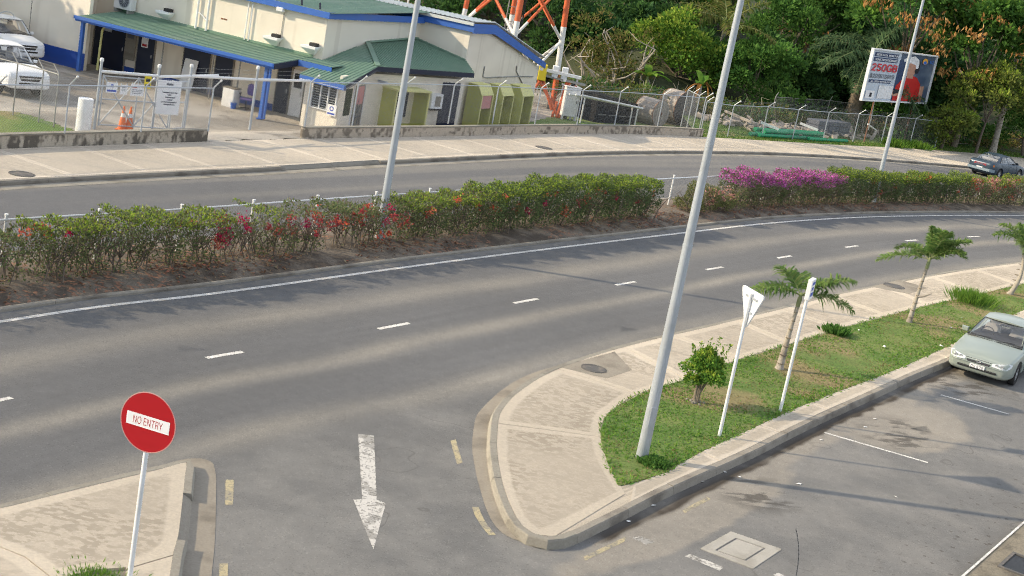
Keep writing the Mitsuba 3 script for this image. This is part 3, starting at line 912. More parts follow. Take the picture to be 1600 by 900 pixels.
put(struct('yard'), draped(yard_poly, 0.4, 0.0), 'm_yard', smooth=True)
VG = struct('grass_verge')
vp = Polygon(list(FB[np.argmin(np.hypot(*(FB - np.array((8.43, 81.11))).T)):]) + [(70, 190), (6, 190)] + [(8.64, 83.67)]).buffer(0)
put(VG, sheet(vp, 0.15), 'm_turf')
yg = Polygon([(-0.81, 71.81), (1.05, 73.82), (5.26, 79.27), (8.90, 83.18), (10.03, 96.78), (3.37, 93.84), (-0.73, 77.77)]).buffer(0)
put(struct('lawn'), draped(yg.buffer(0.3), 0.3, 0.02), 'm_turf', smooth=True)
lg = Polygon([(-17.51, 43.73), (-16.66, 44.63), (-15.59, 47.42), (-15.77, 48.18), (-17.06, 49.06), (-18.16, 49.59), (-18.62, 49.62), (-19.96, 49.58)]).buffer(0)
put(struct('lawn'), draped(lg.buffer(0.2), 0.25, 0.02), 'm_turf', smooth=True)

# ------------------------------------------------------------------ low walls and fences of the compound
def wall_run(key, line, mt, step, z0=0.08, h=0.585, t=0.2):
    tot = arclen(line)[-1]
    n = max(1, round(tot / step))
    for k in range(n):
        c = sub(line, k * tot / n + 0.006, (k + 1) * tot / n - 0.006, 0.6)
        part(key, 'wall_panel', sweep(c, [(0, z0), (0, h - 0.045), (0.02, h - 0.045), (t - 0.02, h - 0.045), (t, h - 0.045), (t, z0)]), mt)
        part(key, 'coping', sweep(c, [(-0.025, h - 0.05), (-0.025, h), (t + 0.025, h), (t + 0.025, h - 0.05)]), 'm_kerb')


iL = np.argmin(np.hypot(*(FB - np.array((-11.57, 51.10))).T))
iR0 = np.argmin(np.hypot(*(FB - np.array((-9.07, 55.33))).T))
iR1 = np.argmin(np.hypot(*(FB - np.array((8.82, 81.39))).T))
LWL = thing('low_wall', 'black-stained concrete low wall under the chain link fence at upper left', 'wall')
wall_run(LWL, offset_line(FB[:iL + 1], 0.03), 'm_low_wall_dark', 3.6)
LWR = thing('low_wall', 'pale concrete low wall in front of the guard booth and green phone booths', 'wall')
wall_run(LWR, offset_line(FB[iR0:iR1 + 1], 0.03), 'm_low_wall', 3.0)


def chain_link(P, Q, z0, z1, pitch=0.075, r=0.0022):
    """Crossed wires between two posts (2-D points)."""
    P, Q = np.asarray(P, float), np.asarray(Q, float)
    L, H = np.linalg.norm(Q - P), z1 - z0
    d = (Q - P) / L
    nrm = np.array([d[1], -d[0], 0])
    segs = []
    for sgn in (1, -1):
        k = np.arange(-H, L, pitch * math.sqrt(2))
        for a in k:
            x0, x1 = a, a + H
            za, zb = z0, z1
            if x0 < 0:
                za += -x0
                x0 = 0
            if x1 > L:
                zb -= x1 - L
                x1 = L
            if x1 - x0 < 0.02:
                continue
            if sgn < 0:
                x0, x1 = L - x0, L - x1
            segs.append((x0, za, x1, zb))
    s = np.array(segs)
    A = np.column_stack([P[0] + d[0] * s[:, 0], P[1] + d[1] * s[:, 0], s[:, 1]])
    B = np.column_stack([P[0] + d[0] * s[:, 2], P[1] + d[1] * s[:, 2], s[:, 3]])
    ax = B - A
    ax /= np.linalg.norm(ax, axis=1, keepdims=True)
    w = np.cross(ax, nrm)
    ring = [nrm * r, -0.5 * nrm * r + 0.87 * w * r, -0.5 * nrm * r - 0.87 * w * r]
    V = np.stack([A + ring[0], A + ring[1], A + ring[2], B + ring[0], B + ring[1], B + ring[2]], 1).reshape(-1, 3)
    i = np.arange(len(A))[:, None] * 6
    F = np.concatenate([i + np.array([[0, 1, 4]]), i + np.array([[0, 4, 3]]), i + np.array([[1, 2, 5]]), i + np.array([[1, 5, 4]]), i + np.array([[2, 0, 3]]), i + np.array([[2, 3, 5]])])
    return trimesh.Trimesh(V, F, process=False)


def arm_fence(key, posts, zb, zt, out, arm=0.45, mesh=True, r=0.03, arms=None, skip=(), mt='m_galv', wires=True, tips=True):
    """Posts with leaning arms, a top rail, barbed wires and chain link. out: unit 2-D direction of the arms."""
    posts = [np.asarray(p, float) for p in posts]
    out = np.asarray(out, float)
    meshes, tipsP = [], []
    for k, p in enumerate(posts):
        pk = part(key, 'post', tube([*p, zb], [*p, zt], r), mt, smooth=40)
        tip = np.array([*(p + out * arm * 0.72), zt + arm * 0.7])
        part(key, 'arm', path_tube([[*p, zt - 0.02], [*(p + out * 0.04), zt + 0.05], tip], [r, r * 0.9, r * 0.8], 8), mt, smooth=40)
        if tips:
            part(key, 'arm_cap', tube(tip - [0, 0, 0.01], tip + np.array([out[0] * 0.04, out[1] * 0.04, 0.045]), r * 1.35), 'm_pipe_white')
        tipsP.append(tip)
    for k in range(len(posts) - 1):
        if k in skip:
            continue
        p, q = posts[k], posts[k + 1]
        part(key, 'top_rail', tube([*p, zt], [*q, zt], 0.022), mt, smooth=40)
        meshes.append(chain_link(p, q, zb + 0.03, zt - 0.02))
        if wires:
            for f in (0.35, 0.68, 0.96):
                a = np.array([*p, zt]) * (1 - f) + tipsP[k] * f
                b = np.array([*q, zt]) * (1 - f) + tipsP[k + 1] * f
                meshes.append(tube(a, b, 0.003, 3, caps=False))
    part(key, 'wire_mesh', cat(*meshes), 'm_wire', kind='stuff')


OUT = np.array([0.86, -0.5])
ZW = 0.585
FR = thing('chain_link_fence', 'galvanised chain link fence with leaning barbed wire arms on the pale low wall', 'fence')
fr = [(-9.04, 55.60), (-7.57, 58.22), (-5.93, 61.16), (-4.14, 64.11), (-2.31, 66.91), (-0.40, 69.58), (1.66, 72.46), (3.65, 75.36), (6.09, 78.49), (8.64, 81.32)]
arm_fence(FR, fr, ZW, 2.32, OUT)
back = [np.array(fr[-1]) + np.array([-0.25, 1.1]) * k for k in range(0, 4)]
arm_fence(FR, [back[1], back[2], back[3]], 0.15, 2.3, OUT, wires=False, tips=False)
FL = thing('chain_link_fence', 'chain link fence with leaning arms along the stained low wall at upper left', 'fence')
fl = [(-17.42, 40.34), (-16.19, 42.82), (-14.85, 45.22), (-13.20, 47.94), (-11.56, 50.53)]
arm_fence(FL, fl, ZW, 2.12, OUT * 0.9, r=0.028)
FB2 = thing('chain_link_fence', 'thin weathered chain link fence running back from the low wall beside the white drum', 'fence')
fb2 = [np.array(q) for q in [(-16.19, 48.11), (-16.86, 48.51), (-17.90, 48.91), (-19.47, 49.47)]]
arm_fence(FB2, fb2, 0.15, 1.95, -OUT, r=0.024, mt='m_galv_dark', tips=False)
FV = thing('chain_link_fence', 'chain link fence along the grass verge in front of the green pipes', 'fence')
fv = [(8.89, 82.74), (10.53, 83.53), (13.01, 87.21), (15.18, 89.25), (17.44, 91.51), (19.92, 94.51), (22.30, 97.01), (24.86, 99.73), (26.98, 101.33)]
arm_fence(FV, fv, 0.15, 2.0, OUT, r=0.03)
FV2 = thing('chain_link_fence', 'old bent fence posts standing in the undergrowth behind the green pipes', 'fence')
fv2 = [(14.57, 95.54), (19.19, 101.47), (22.42, 103.39), (26.25, 106.07)]
arm_fence(FV2, fv2, 0.15, 2.0, np.array([0.5, 0.6]), r=0.03, mt='m_galv_dark', tips=False, wires=False)

# ------------------------------------------------------------------ gates between the two low walls
def gate_post(key, q, h, r=0.05):
    part(key, 'post', tube([*q, 0.13], [*q, h], r, 12), 'm_galv', smooth=40)
    part(key, 'post_cap', lathe_at(q, h, [(r * 1.35, -0.06), (r * 1.45, 0.0), (r * 1.2, 0.05), (0.001, 0.07)]), 'm_pipe_white', smooth=40)


def lathe_at(q, z, prof, n=16):
    return xf(lathe(prof, n), frame(q[0], q[1], z))


GT = thing('sliding_gate', 'grey pipe sliding gate with crossed braces carrying notices, behind the stained wall', 'gate')
gA, gB, gC = (np.array(q) for q in [(-15.19, 49.30), (-13.61, 50.74), (-12.91, 52.51)])
gD = np.array((-11.06, 55.25))
for q, h in ((gA, 2.55), (gB + [0.0, 0.05], 2.5), (gC, 2.5)):
    gate_post(GT, q, h)
gE = gA + (gB - gA) * 1.32
def P3(q, z): return [q[0], q[1], z]
part(GT, 'top_rail', tube(P3(gA, 2.15), P3(gB, 2.15), 0.055, 10), 'm_pipe_white', smooth=40)
part(GT, 'top_rail', tube(P3(gB, 2.12), P3(gB + (gC - gB) * 1.9, 2.12), 0.05, 10), 'm_pipe_white', smooth=40)
fa, fbq = gA + (gB - gA) * 0.06, gA + (gB - gA) * 1.28
for z in (0.3, 1.2, 2.0):
    part(GT, 'rail', tube(P3(fa, z), P3(fbq, z), 0.022), 'm_galv', smooth=40)
mid_ = (fa + fbq) / 2
for a, b in ((fa, mid_), (mid_, fbq)):
    part(GT, 'brace', tube(P3(a, 0.3), P3(b, 2.0), 0.022), 'm_galv', smooth=40)
    part(GT, 'brace', tube(P3(a, 2.0), P3(b, 0.3), 0.022), 'm_galv', smooth=40)
for q in (fa, mid_, fbq):
    part(GT, 'stile', tube(P3(q, 0.25), P3(q, 2.05), 0.026), 'm_galv', smooth=40)
part(GT, 'wire_mesh', chain_link(fa, fbq, 0.3, 2.0, 0.085), 'm_wire', kind='stuff')
GT2 = thing('gate', 'narrow pipe gate leaf standing open beside the notice board gate', 'gate')
l0, l1 = (np.array(q) for q in [(-13.17, 51.39), (-12.89, 52.17)])
for q in (l0, l1):
    part(GT2, 'stile', tube(P3(q, 0.2), P3(q, 2.0), 0.03), 'm_galv', smooth=40)
for z in (0.25, 1.2, 1.95):
    part(GT2, 'rail', tube(P3(l0, z), P3(l1, z), 0.024), 'm_galv', smooth=40)
part(GT2, 'wire_mesh', chain_link(l0, l1, 0.25, 1.95, 0.085), 'm_wire', kind='stuff')
FG = thing('chain_link_fence', 'chain link fence with thick white top pipe in front of the veranda', 'fence')
gF = np.array((-9.52, 58.15))
for q, h in ((gD, 2.55),):
    gate_post(FG, q, h)
part(FG, 'top_rail', tube(P3(gC, 2.12), P3(gD, 2.08), 0.055, 10), 'm_pipe_white', smooth=40)
part(FG, 'top_rail', tube(P3(gD, 2.08), P3(gF, 2.05), 0.055, 10), 'm_pipe_white', smooth=40)
part(FG, 'wire_mesh', cat(chain_link(gC, gD, 0.25, 2.05), chain_link(gD, gF, 0.25, 2.05)), 'm_wire', kind='stuff')
for a, b in ((gC, gD), (gD, gF)):
    for z in (2.27, 2.42):
        part(FG, 'barbed_wire', tube(P3(a, z), P3(b, z), 0.004, 4), 'm_wire')

# notices on the gate: flat boards with printed lines
gdir = (gB - gA) / np.linalg.norm(gB - gA)
gout = np.array([gdir[1], -gdir[0]])


def notice(name, label, s, z, w, h, m='m_white_sign', lines=(), base=gA, d=gdir, off=0.04, out=gout):
    key = thing(name, label, 'sign')
    c = base + d * s + out * off
    M = np.eye(4)
    M[:3, 0], M[:3, 1], M[:3, 2], M[:3, 3] = [*d, 0], [0, 0, 1], [*out, 0], [*c, z]
    part(key, 'board', xf(bbox(-w / 2, w / 2, -h / 2, h / 2, 0, 0.012, 0.003), M), m)
    for (x0, x1, y0, y1, mm) in lines:
        part(key, 'print', xf(box(x0 * w, x1 * w, y0 * h, y1 * h, 0.0125, 0.015), M), mm)
    for sx in (-1, 1):
        part(key, 'clip', xf(box(sx * w * 0.4 - 0.015, sx * w * 0.4 + 0.015, h / 2 - 0.01, h / 2 + 0.05, -0.02, 0.006), M), 'm_galv')
    return key


notice('notice_sign', 'small white notice with a blue mark on the left end of the gate', 0.45, 1.62, 0.42, 0.36, lines=[(-0.1, 0.12, 0.05, 0.35, 'm_blue_text'), (-0.4, 0.4, -0.38, -0.2, 'm_blue_text')])
notice('notice_sign', 'smallest white notice between two others on the gate', 0.90, 1.58, 0.27, 0.34, lines=[(-0.3, 0.3, 0.2, 0.26, 'm_grey_text'), (-0.3, 0.2, 0.05, 0.1, 'm_grey_text'), (-0.3, 0.3, -0.12, -0.07, 'm_grey_text')])
notice('notice_sign', 'white notice with a red arc on the gate beside the yellow one', 1.40, 1.60, 0.50, 0.40, lines=[(-0.38, -0.05, 0.2, 0.34, 'm_red_sign'), (-0.4, 0.4, 0.0, 0.05, 'm_grey_text'), (-0.4, 0.4, -0.15, -0.1, 'm_grey_text'), (-0.4, 0.3, -0.3, -0.25, 'm_grey_text')])
notice('notice_sign', 'yellow warning notice at the top of the gate', 1.76, 1.90, 0.26, 0.44, 'm_yellow', lines=[(-0.3, 0.3, 0.05, 0.3, 'm_black'), (-0.35, 0.35, -0.3, -0.15, 'm_grey_text')])
notice('notice_board', 'large white notice board with lines of black text hung on the gate', 2.62, 1.42, 0.92, 1.22,
       lines=[(-0.14, 0.14, 0.36, 0.42, 'm_grey_text'), (-0.28, 0.36, 0.13, 0.165, 'm_grey_text'), (-0.06, 0.1, 0.06, 0.095, 'm_grey_text'), (-0.14, 0.3, -0.01, 0.025, 'm_grey_text'), (-0.06, 0.18, -0.08, -0.045, 'm_grey_text'),
              (-0.3, 0.36, -0.15, -0.115, 'm_grey_text'), (-0.18, 0.3, -0.22, -0.185, 'm_grey_text')])

# ------------------------------------------------------------------ office building (its own axes: u along the front, n back)
BO, BA = np.array([-19.997, 62.009]), math.radians(-22.80454)
BM = frame(BO[0], BO[1], 0, BA)
bU, bN = np.array([math.cos(BA), math.sin(BA)]), np.array([-math.sin(BA), math.cos(BA)])
# the plan of the yard was measured on a ground of z 0.13; its true ground lies at z -0.55 and its true scale is 1.0743
KS = 1.0743
YARD = frame(0.0, 80.573, -0.551) @ np.diag([KS, KS, KS, 1.0]) @ frame(0.0, -75.0, -0.13)
SHIFT[0] = YARD
OB = thing('office_building', 'cream office building with green metal roofs, blue fascias and a veranda', 'building')


def b(name, mesh, m, parent=OB, **kw):
    return part(parent, name, xf(mesh, BM), m, **kw)


def ribbed(p0, du, ds, m_pitch=0.2, h=0.028, t=0.012):
    """Metal roof sheet: p0 corner, du along the eave (3-vector), ds down the slope (3-vector); ribs run down the slope."""
    p0, du, ds = (np.asarray(x, float) for x in (p0, du, ds))
    L = np.linalg.norm(du)
    e = du / L
    up = np.cross(e, ds)
    up /= np.linalg.norm(up)
    if up[2] < 0:
        up = -up
    n = max(1, int(L / m_pitch))
    st = L / n
    xs, zs = [], []
    for k in range(n):
        x = k * st
        xs += [x, x + st * 0.66, x + st * 0.74, x + st * 0.92]
        zs += [0, 0, h, h]
    xs.append(L)
    zs.append(0)
    xs, zs = np.array(xs), np.array(zs)
    top = p0 + xs[:, None] * e + zs[:, None] * up
    m = len(xs)
    V = np.vstack([top, top + ds, top - up * t, top + ds - up * t])
    i = np.arange(m - 1)
    F = [np.stack([i, i + 1, i + 1 + m], 1), np.stack([i, i + 1 + m, i + m], 1), np.stack([i + 2 * m, i + 1 + 3 * m, i + 1 + 2 * m], 1), np.stack([i + 2 * m, i + 3 * m, i + 1 + 3 * m], 1),
         np.stack([i + m, i + 1 + m, i + 1 + 3 * m], 1), np.stack([i + m, i + 1 + 3 * m, i + 3 * m], 1)]
    me = trimesh.Trimesh(V, np.vstack(F), process=False)
    if (me.face_normals[: m - 1] @ up).mean() < 0:
        me.invert()
    return me


ZG = 0.12
# walls
b('wall', box(-1.6, 10.32, 2.5, 2.7, ZG, 4.62), 'm_cream')
b('wall', box(10.12, 10.32, 2.702, 10.55, ZG, 4.60), 'm_cream')
b('wall', box(8.0, 12.9, 10.552, 10.75, ZG, 4.52), 'm_cream')
gable = Polygon([(10.752, ZG), (19.0, ZG), (19.0, 2.9), (12.6, 4.5), (10.752, 4.5)])
gm = trimesh.creation.extrude_polygon(gable, 0.2, engine='earcut')
Mg = np.eye(4)
Mg[:3, 0], Mg[:3, 1], Mg[:3, 2], Mg[:3, 3] = [0, 1, 0], [0, 0, 1], [1, 0, 0], [12.7, 0, 0]
b('end_wall', xf(gm, Mg), 'm_cream')
LW_ = b('wall', box(-14.0, -0.14, 0.35, 0.55, ZG, 6.4), 'm_cream')
b('wall', box(-1.8, -1.602, 0.552, 10.0, ZG, 6.4), 'm_cream')
for u in (-3.35, -6.6):
    b('wall_joint', box(u, u + 0.03, 0.338, 0.352, 0.8, 6.4), 'm_kerb_dark')
b('blue_band', box(-14.0, -0.13, 0.335, 0.349, ZG, 0.86), 'm_band_blue')
b('blue_band', box(-1.6, 8.3, 2.485, 2.498, ZG, 0.42), 'm_band_blue')
# main roofs
b('roof', ribbed([-14, 10.45, 5.0], [24.75, 0, 0], [0, -8.2, -0.28]), 'm_roof_green')
b('fascia', box(-1.6, 10.55, 2.22, 2.26, 4.46, 4.72), 'm_fascia_blue')
b('fascia', box(10.51, 10.55, 2.262, 10.5, 4.46, 4.74), 'm_fascia_blue')
b('fascia', box(-14, 13.1, 10.36, 10.40, 4.55, 4.98), 'm_fascia_blue')
b('gutter', box(-14, 13.12, 10.26, 10.358, 4.84, 4.98), 'm_roof_pale')
b('roof', ribbed([-14, 10.42, 5.02], [27.1, 0, 0], [0, 2.2, 0.02], 0.25), 'm_roof_pale')
b('roof', ribbed([-14, 12.62, 5.03], [27.1, 0, 0], [0, 6.6, -1.66], 0.25), 'm_roof_pale')
vg = [Polygon([(10.36, 4.5), (12.62, 4.5), (19.25, 2.84), (19.25, 3.13), (12.62, 4.93), (10.36, 4.93)])]
vm = trimesh.creation.extrude_polygon(vg[0], 0.05, engine='earcut')
Mv = Mg.copy()
Mv[:3, 3] = [13.1, 0, 0]
b('barge_board', xf(vm, Mv), 'm_fascia_blue')
# veranda
b('veranda_roof', ribbed([-0.22, 2.48, 2.76], [10.1, 0, 0], [0, -2.8, -0.28]), 'm_roof_green')
b('flashing', box(-0.2, 9.9, 2.44, 2.497, 2.76, 2.86), 'm_roof_green')
b('gutter', box(-0.3, 9.92, -0.42, -0.32, 2.36, 2.49), 'm_fascia_blue')
b('fascia', box(-0.3, 9.92, -0.318, -0.28, 2.27, 2.47), 'm_fascia_blue')
b('fascia', plate([[9.93, -0.3, 2.26], [9.93, 2.48, 2.5], [9.93, 2.48, 2.74], [9.93, -0.3, 2.47]], 0.04), 'm_navy')
b('fascia', plate([[-0.24, 0.3, 2.3], [-0.24, -0.3, 2.26], [-0.24, -0.3, 2.47], [-0.24, 0.3, 2.53]], 0.04), 'm_fascia_blue')
b('ceiling', quadmesh([[-0.2, -0.27, 2.30], [9.88, -0.27, 2.30], [9.88, 2.46, 2.40], [-0.2, 2.46, 2.40]], flip=True), 'm_cream')
for u in (-0.06, 9.45):
    b('column', bbox(u - 0.075, u + 0.075, -0.12, 0.03, ZG, 2.3, 0.012), 'm_fascia_blue')
b('downpipe', path_tube([[9.72, -0.36, 2.38], [9.72, -0.2, 2.2], [9.66, -0.1, 2.05], [9.66, -0.1, 0.2], [9.4, -0.25, 0.16]], 0.05, 8), 'm_fascia_blue', smooth=40)
b('downpipe', path_tube([[0.35, 1.0, 2.3], [0.32, 0.75, 2.0], [0.32, 0.7, 0.25]], 0.05, 8), 'm_lime_light', smooth=40)
# posts of the veranda's inner row
for u in (5.85, 7.2, 3.2):
    b('pole', tube([u, 1.3, ZG], [u, 1.3, 2.35], 0.03), 'm_galv_dark', smooth=40)


def door(u0, u1, z1, m='m_navy', label=None, panes=(), handle=True):
    k = b('door', bbox(u0, u1, 2.43, 2.495, ZG + 0.03, z1, 0.008), m, label=label)
    for s in ((u0 - 0.05, u0 - 0.002), (u1 + 0.002, u1 + 0.05)):
        part(k, 'frame', xf(box(*s, 2.44, 2.498, ZG + 0.03, z1 + 0.05), BM), 'm_kerb')
    for (a, b_, c, d_) in panes:
        part(k, 'pane', xf(box(a, b_, 2.42, 2.429, c, d_), BM), 'm_dark_glass')
    if handle:
        part(k, 'handle', xf(bbox(u1 - 0.12, u1 - 0.08, 2.38, 2.428, 1.05, 1.2, 0.006), BM), 'm_rim')
    return k


door(-1.5, 0.25, 2.3, label='wide dark navy door at the left end of the veranda')
k_ = door(0.95, 1.85, 2.3, label='dark navy door with a notice behind the veranda posts')
door(3.45, 4.85, 2.25, label='dark doorway leaned over by a pale sheet')
door(5.15, 6.05, 2.2)
door(8.35, 9.0, 2.2)
door(9.1, 9.7, 2.1, 'm_white_paint', label='white half-glazed door at the right end of the veranda', panes=((9.2, 9.6, 1.35, 1.95),))
b('board', bbox(0.28, 0.85, 2.36, 2.42, 0.75, 2.15, 0.01), 'm_kerb', label='pale board leaning beside the navy door')
b('notice', box(1.15, 1.5, 2.40, 2.425, 1.45, 2.0), 'm_white_sign')
b('notice', box(1.2, 1.45, 2.392, 2.399, 1.5, 1.6), 'm_red_sign')
b('notice', box(-0.95, -0.55, 2.40, 2.425, 1.75, 2.0), 'm_galv')
b('notice', box(0.4, 0.75, 2.33, 2.355, 1.7, 2.05), 'm_grey_text')
b('sheet_board', plate([[3.6, 2.1, ZG + 0.02], [4.3, 2.1, ZG + 0.02], [4.3, 2.38, 1.45], [3.6, 2.38, 1.45]], 0.03), 'm_sign_back', label='pale sheet leaning across the dark doorway')
# wall fittings above the veranda: AC outdoor unit, wall hoods, pipes, flood lamp
ac = b('air_conditioner', bbox(-0.33, 0.62, 2.05, 2.42, 2.90, 3.62, 0.02), 'm_white_paint', label='white air conditioner unit on the veranda roof')
fan = lathe([(0.30, 0), (0.30, 0.02), (0.27, 0.02), (0.27, 0.0)], 24)
Mf = np.eye(4)
Mf[:3, 0], Mf[:3, 1], Mf[:3, 2], Mf[:3, 3] = [1, 0, 0], [0, 0, 1], [0, -1, 0], [0.24, 2.048, 3.27]
part(ac, 'fan_ring', xf(xf(fan, Mf), BM), 'm_galv')
part(ac, 'fan_opening', xf(xf(lathe([(0.268, 0.004), (0.001, 0.004)], 24), Mf), BM), 'm_grey_text')
for a in range(6):
    t = a * PI / 6
    part(ac, 'fan_guard', xf(bar([0.24 - 0.27 * math.cos(t), 2.036, 3.27 - 0.27 * math.sin(t)], [0.24 + 0.27 * math.cos(t), 2.036, 3.27 + 0.27 * math.sin(t)], 0.01, 0.01), BM), 'm_galv')
for u in (-0.2, 0.5):
    part(ac, 'foot', xf(box(u - 0.04, u + 0.04, 2.0, 2.44, 2.76, 2.898), BM), 'm_galv_dark')
for u in (2.32, 7.95, 9.85):
    hd = b('wall_hood', hullmesh([[u - 0.36, 2.05, 3.22], [u + 0.36, 2.05, 3.22], [u - 0.36, 2.49, 3.22], [u + 0.36, 2.49, 3.22], [u - 0.36, 2.05, 3.12], [u + 0.36, 2.05, 3.12], [u - 0.12, 2.4, 2.86], [u + 0.12, 2.4, 2.86], [u - 0.12, 2.49, 2.86], [u + 0.12, 2.49, 2.86]]), 'm_white_paint', label='white funnel shaped hood on the wall')
    part(hd, 'cap', xf(box(u - 0.05, u + 0.27, 2.2, 2.45, 3.222, 3.36), BM), 'm_black')
for u in (3.9, 4.45):
    b('pipe', tube([u, 2.40, 2.8], [u, 2.40, 4.6], 0.05), 'm_white_paint', smooth=40)
b('pipe', path_tube([[3.9, 2.4, 3.5], [4.15, 2.4, 3.42], [4.45, 2.4, 3.2]], 0.03, 6), 'm_white_paint', smooth=40)
for u in (6.45, 6.65):
    b('pipe', tube([u, 2.42, 2.8], [u, 2.42, 4.6], 0.03), 'm_white_paint', smooth=40)
b('conduit', tube([8.2, 2.47, 2.9], [8.2, 2.47, 4.35], 0.015), 'm_galv_dark')
fl_ = b('flood_lamp', bbox(7.95, 8.3, 2.2, 2.38, 4.3, 4.5, 0.03), 'm_white_paint')
part(fl_, 'bracket', xf(box(8.08, 8.16, 2.38, 2.49, 4.34, 4.42), BM), 'm_galv')
b('vent_slot', box(5.08, 5.4, 2.485, 2.499, 3.42, 3.48), 'm_rust')
for u in (10.9, 11.7):
    b('roof_bracket', box(u - 0.04, u + 0.04, 7.5, 7.6, 4.8, 5.1), 'm_black') if False else None
for u in (9.0, 9.9):
    b('roof_bracket', bar([u, 2.5, 4.7], [u - 0.06, 2.5, 5.0], 0.06, 0.06), 'm_navy')
# cable on the end wall
b('cable', path_tube([[12.93, 12.6, 2.95], [12.93, 12.6, 2.45], [12.93, 13.0, 2.4], [12.93, 16.3, 2.42], [12.93, 18.4, 2.4]], 0.03, 6), 'm_galv_dark')
b('cable', path_tube([[12.93, 16.2, 2.95], [12.93, 16.25, 2.7], [12.93, 17.5, 1.9], [12.93, 18.2, 1.2]], 0.03, 6), 'm_galv_dark')

# ------------------------------------------------------------------ guard booth at the gate
GB = thing('guard_booth', 'small cream guard booth with ribbed green hip roof beside the gate', 'building')


def g2(name, mesh, m, parent=GB, **kw):
    return part(parent, name, xf(mesh, BM), m, **kw)


A0, A1, B1, C1 = (np.array(v) for v in ((10.72, 0.92), (12.45, 0.85), (12.06, 3.43), (13.7, 9.2)))


def wall_on(p, q, s0, s1, z0, z1, o0, o1):
    """A box on the wall line p-q between s0 and s1 along it, from o0 to o1 outwards."""
    d = (q - p) / np.linalg.norm(q - p)
    o = np.array([d[1], -d[0]])
    M = np.eye(4)
    M[:3, 0], M[:3, 1], M[:3, 2], M[:3, 3] = [*d, 0], [*o, 0], [0, 0, 1], [*p, 0]
    if np.linalg.det(M[:3, :3]) < 0:
        pass
    m = box(s0, s1, o0, o1, z0, z1)
    m = xf(m, M)
    if m.volume < 0:
        m.invert()
    return m


def L_(p, q): return float(np.linalg.norm(q - p))
g2('wall', wall_on(A0, A1, 0, L_(A0, A1), ZG, 2.3, -0.12, 0), 'm_cream')
g2('wall', wall_on(A1, B1, 0.0, L_(A1, B1), ZG, 2.5, -0.12, -0.001), 'm_cream')
g2('wall', wall_on(B1, C1, 0.0, L_(B1, C1), ZG, 2.52, -0.12, 0), 'm_cream')
g2('wall', box(10.722, 10.84, 0.93, 2.45, ZG, 2.3), 'm_cream')
# louvre window on the front
w = g2('window', wall_on(A0, A1, 0.42, 1.62, 1.02, 1.98, 0.0, 0.03), 'm_dark_glass')
for k in range(9):
    part(w, 'louvre', xf(wall_on(A0, A1, 0.46, 1.58, 1.06 + k * 0.1, 1.075 + k * 0.1, 0.02, 0.09), BM), 'm_galv')
for s in (0.40, 0.82, 1.2, 1.60):
    part(w, 'frame', xf(wall_on(A0, A1, s, s + 0.045, 1.0, 2.0, 0.03, 0.10), BM), 'm_white_paint')
for z in (0.985, 1.985):
    part(w, 'frame', xf(wall_on(A0, A1, 0.38, 1.665, z, z + 0.04, 0.03, 0.104), BM), 'm_white_paint')
sg = g2('sign', wall_on(A0, A1, 1.28, 1.72, 0.86, 1.30, 0.105, 0.12), 'm_white_sign', label='small white sign with a blue ring under the louvre window')
part(sg, 'print', xf(wall_on(A0, A1, 1.32, 1.68, 0.90, 0.97, 0.121, 0.124), BM), 'm_blue_text')
dA = (A1 - A0) / L_(A0, A1)
oA = np.array([dA[1], -dA[0]])
Mr = np.eye(4)
Mr[:3, 0], Mr[:3, 1], Mr[:3, 2], Mr[:3, 3] = [*dA, 0], [0, 0, 1], [*oA, 0], [*(A0 + dA * 1.5 + oA * 0.122), 1.14]
part(sg, 'emblem', xf(xf(lathe([(0.10, 0), (0.10, 0.004), (0.06, 0.004), (0.06, 0.0)], 20), Mr), BM), 'm_blue_text')
g2('window', wall_on(A1, B1, 0.55, 1.2, 0.85, 1.95, 0.0, 0.02), 'm_dark_glass', label='narrow dark window beside the mural')
mu = g2('mural_panel', wall_on(A1, B1, 1.35, 2.5, 0.3, 2.05, 0.0, 0.03), 'm_kerb', label='grey panel with a pink block and a dark outline drawing')
part(mu, 'pink_block', xf(wall_on(A1, B1, 1.65, 2.42, 1.25, 2.0, 0.031, 0.035), BM), 'm_pink')
rng = np.random.default_rng(3)
dB = (B1 - A1) / L_(A1, B1)
oB = np.array([dB[1], -dB[0]])
def onB(s, z): return [*(A1 + dB * s + oB * 0.04), z]
for st in ([(1.55, 0.4), (1.6, 0.8), (1.75, 1.1), (1.7, 1.4)], [(1.75, 0.4), (1.8, 0.7), (1.95, 0.95), (1.9, 1.25), (2.0, 1.5)], [(2.1, 0.4), (2.15, 0.75), (2.05, 1.0), (2.2, 1.2)], [(2.35, 0.4), (2.3, 0.8), (2.4, 1.1)], [(1.5, 0.75), (1.9, 0.7), (2.35, 0.78)]):
    part(mu, 'outline', xf(path_tube([onB(*q) for q in st], 0.014, 5), BM), 'm_grey_text')
for s in (1.33, 2.5):
    part(mu, 'frame', xf(wall_on(A1, B1, s, s + 0.04, 0.25, 2.1, 0.0, 0.05), BM), 'm_white_paint')
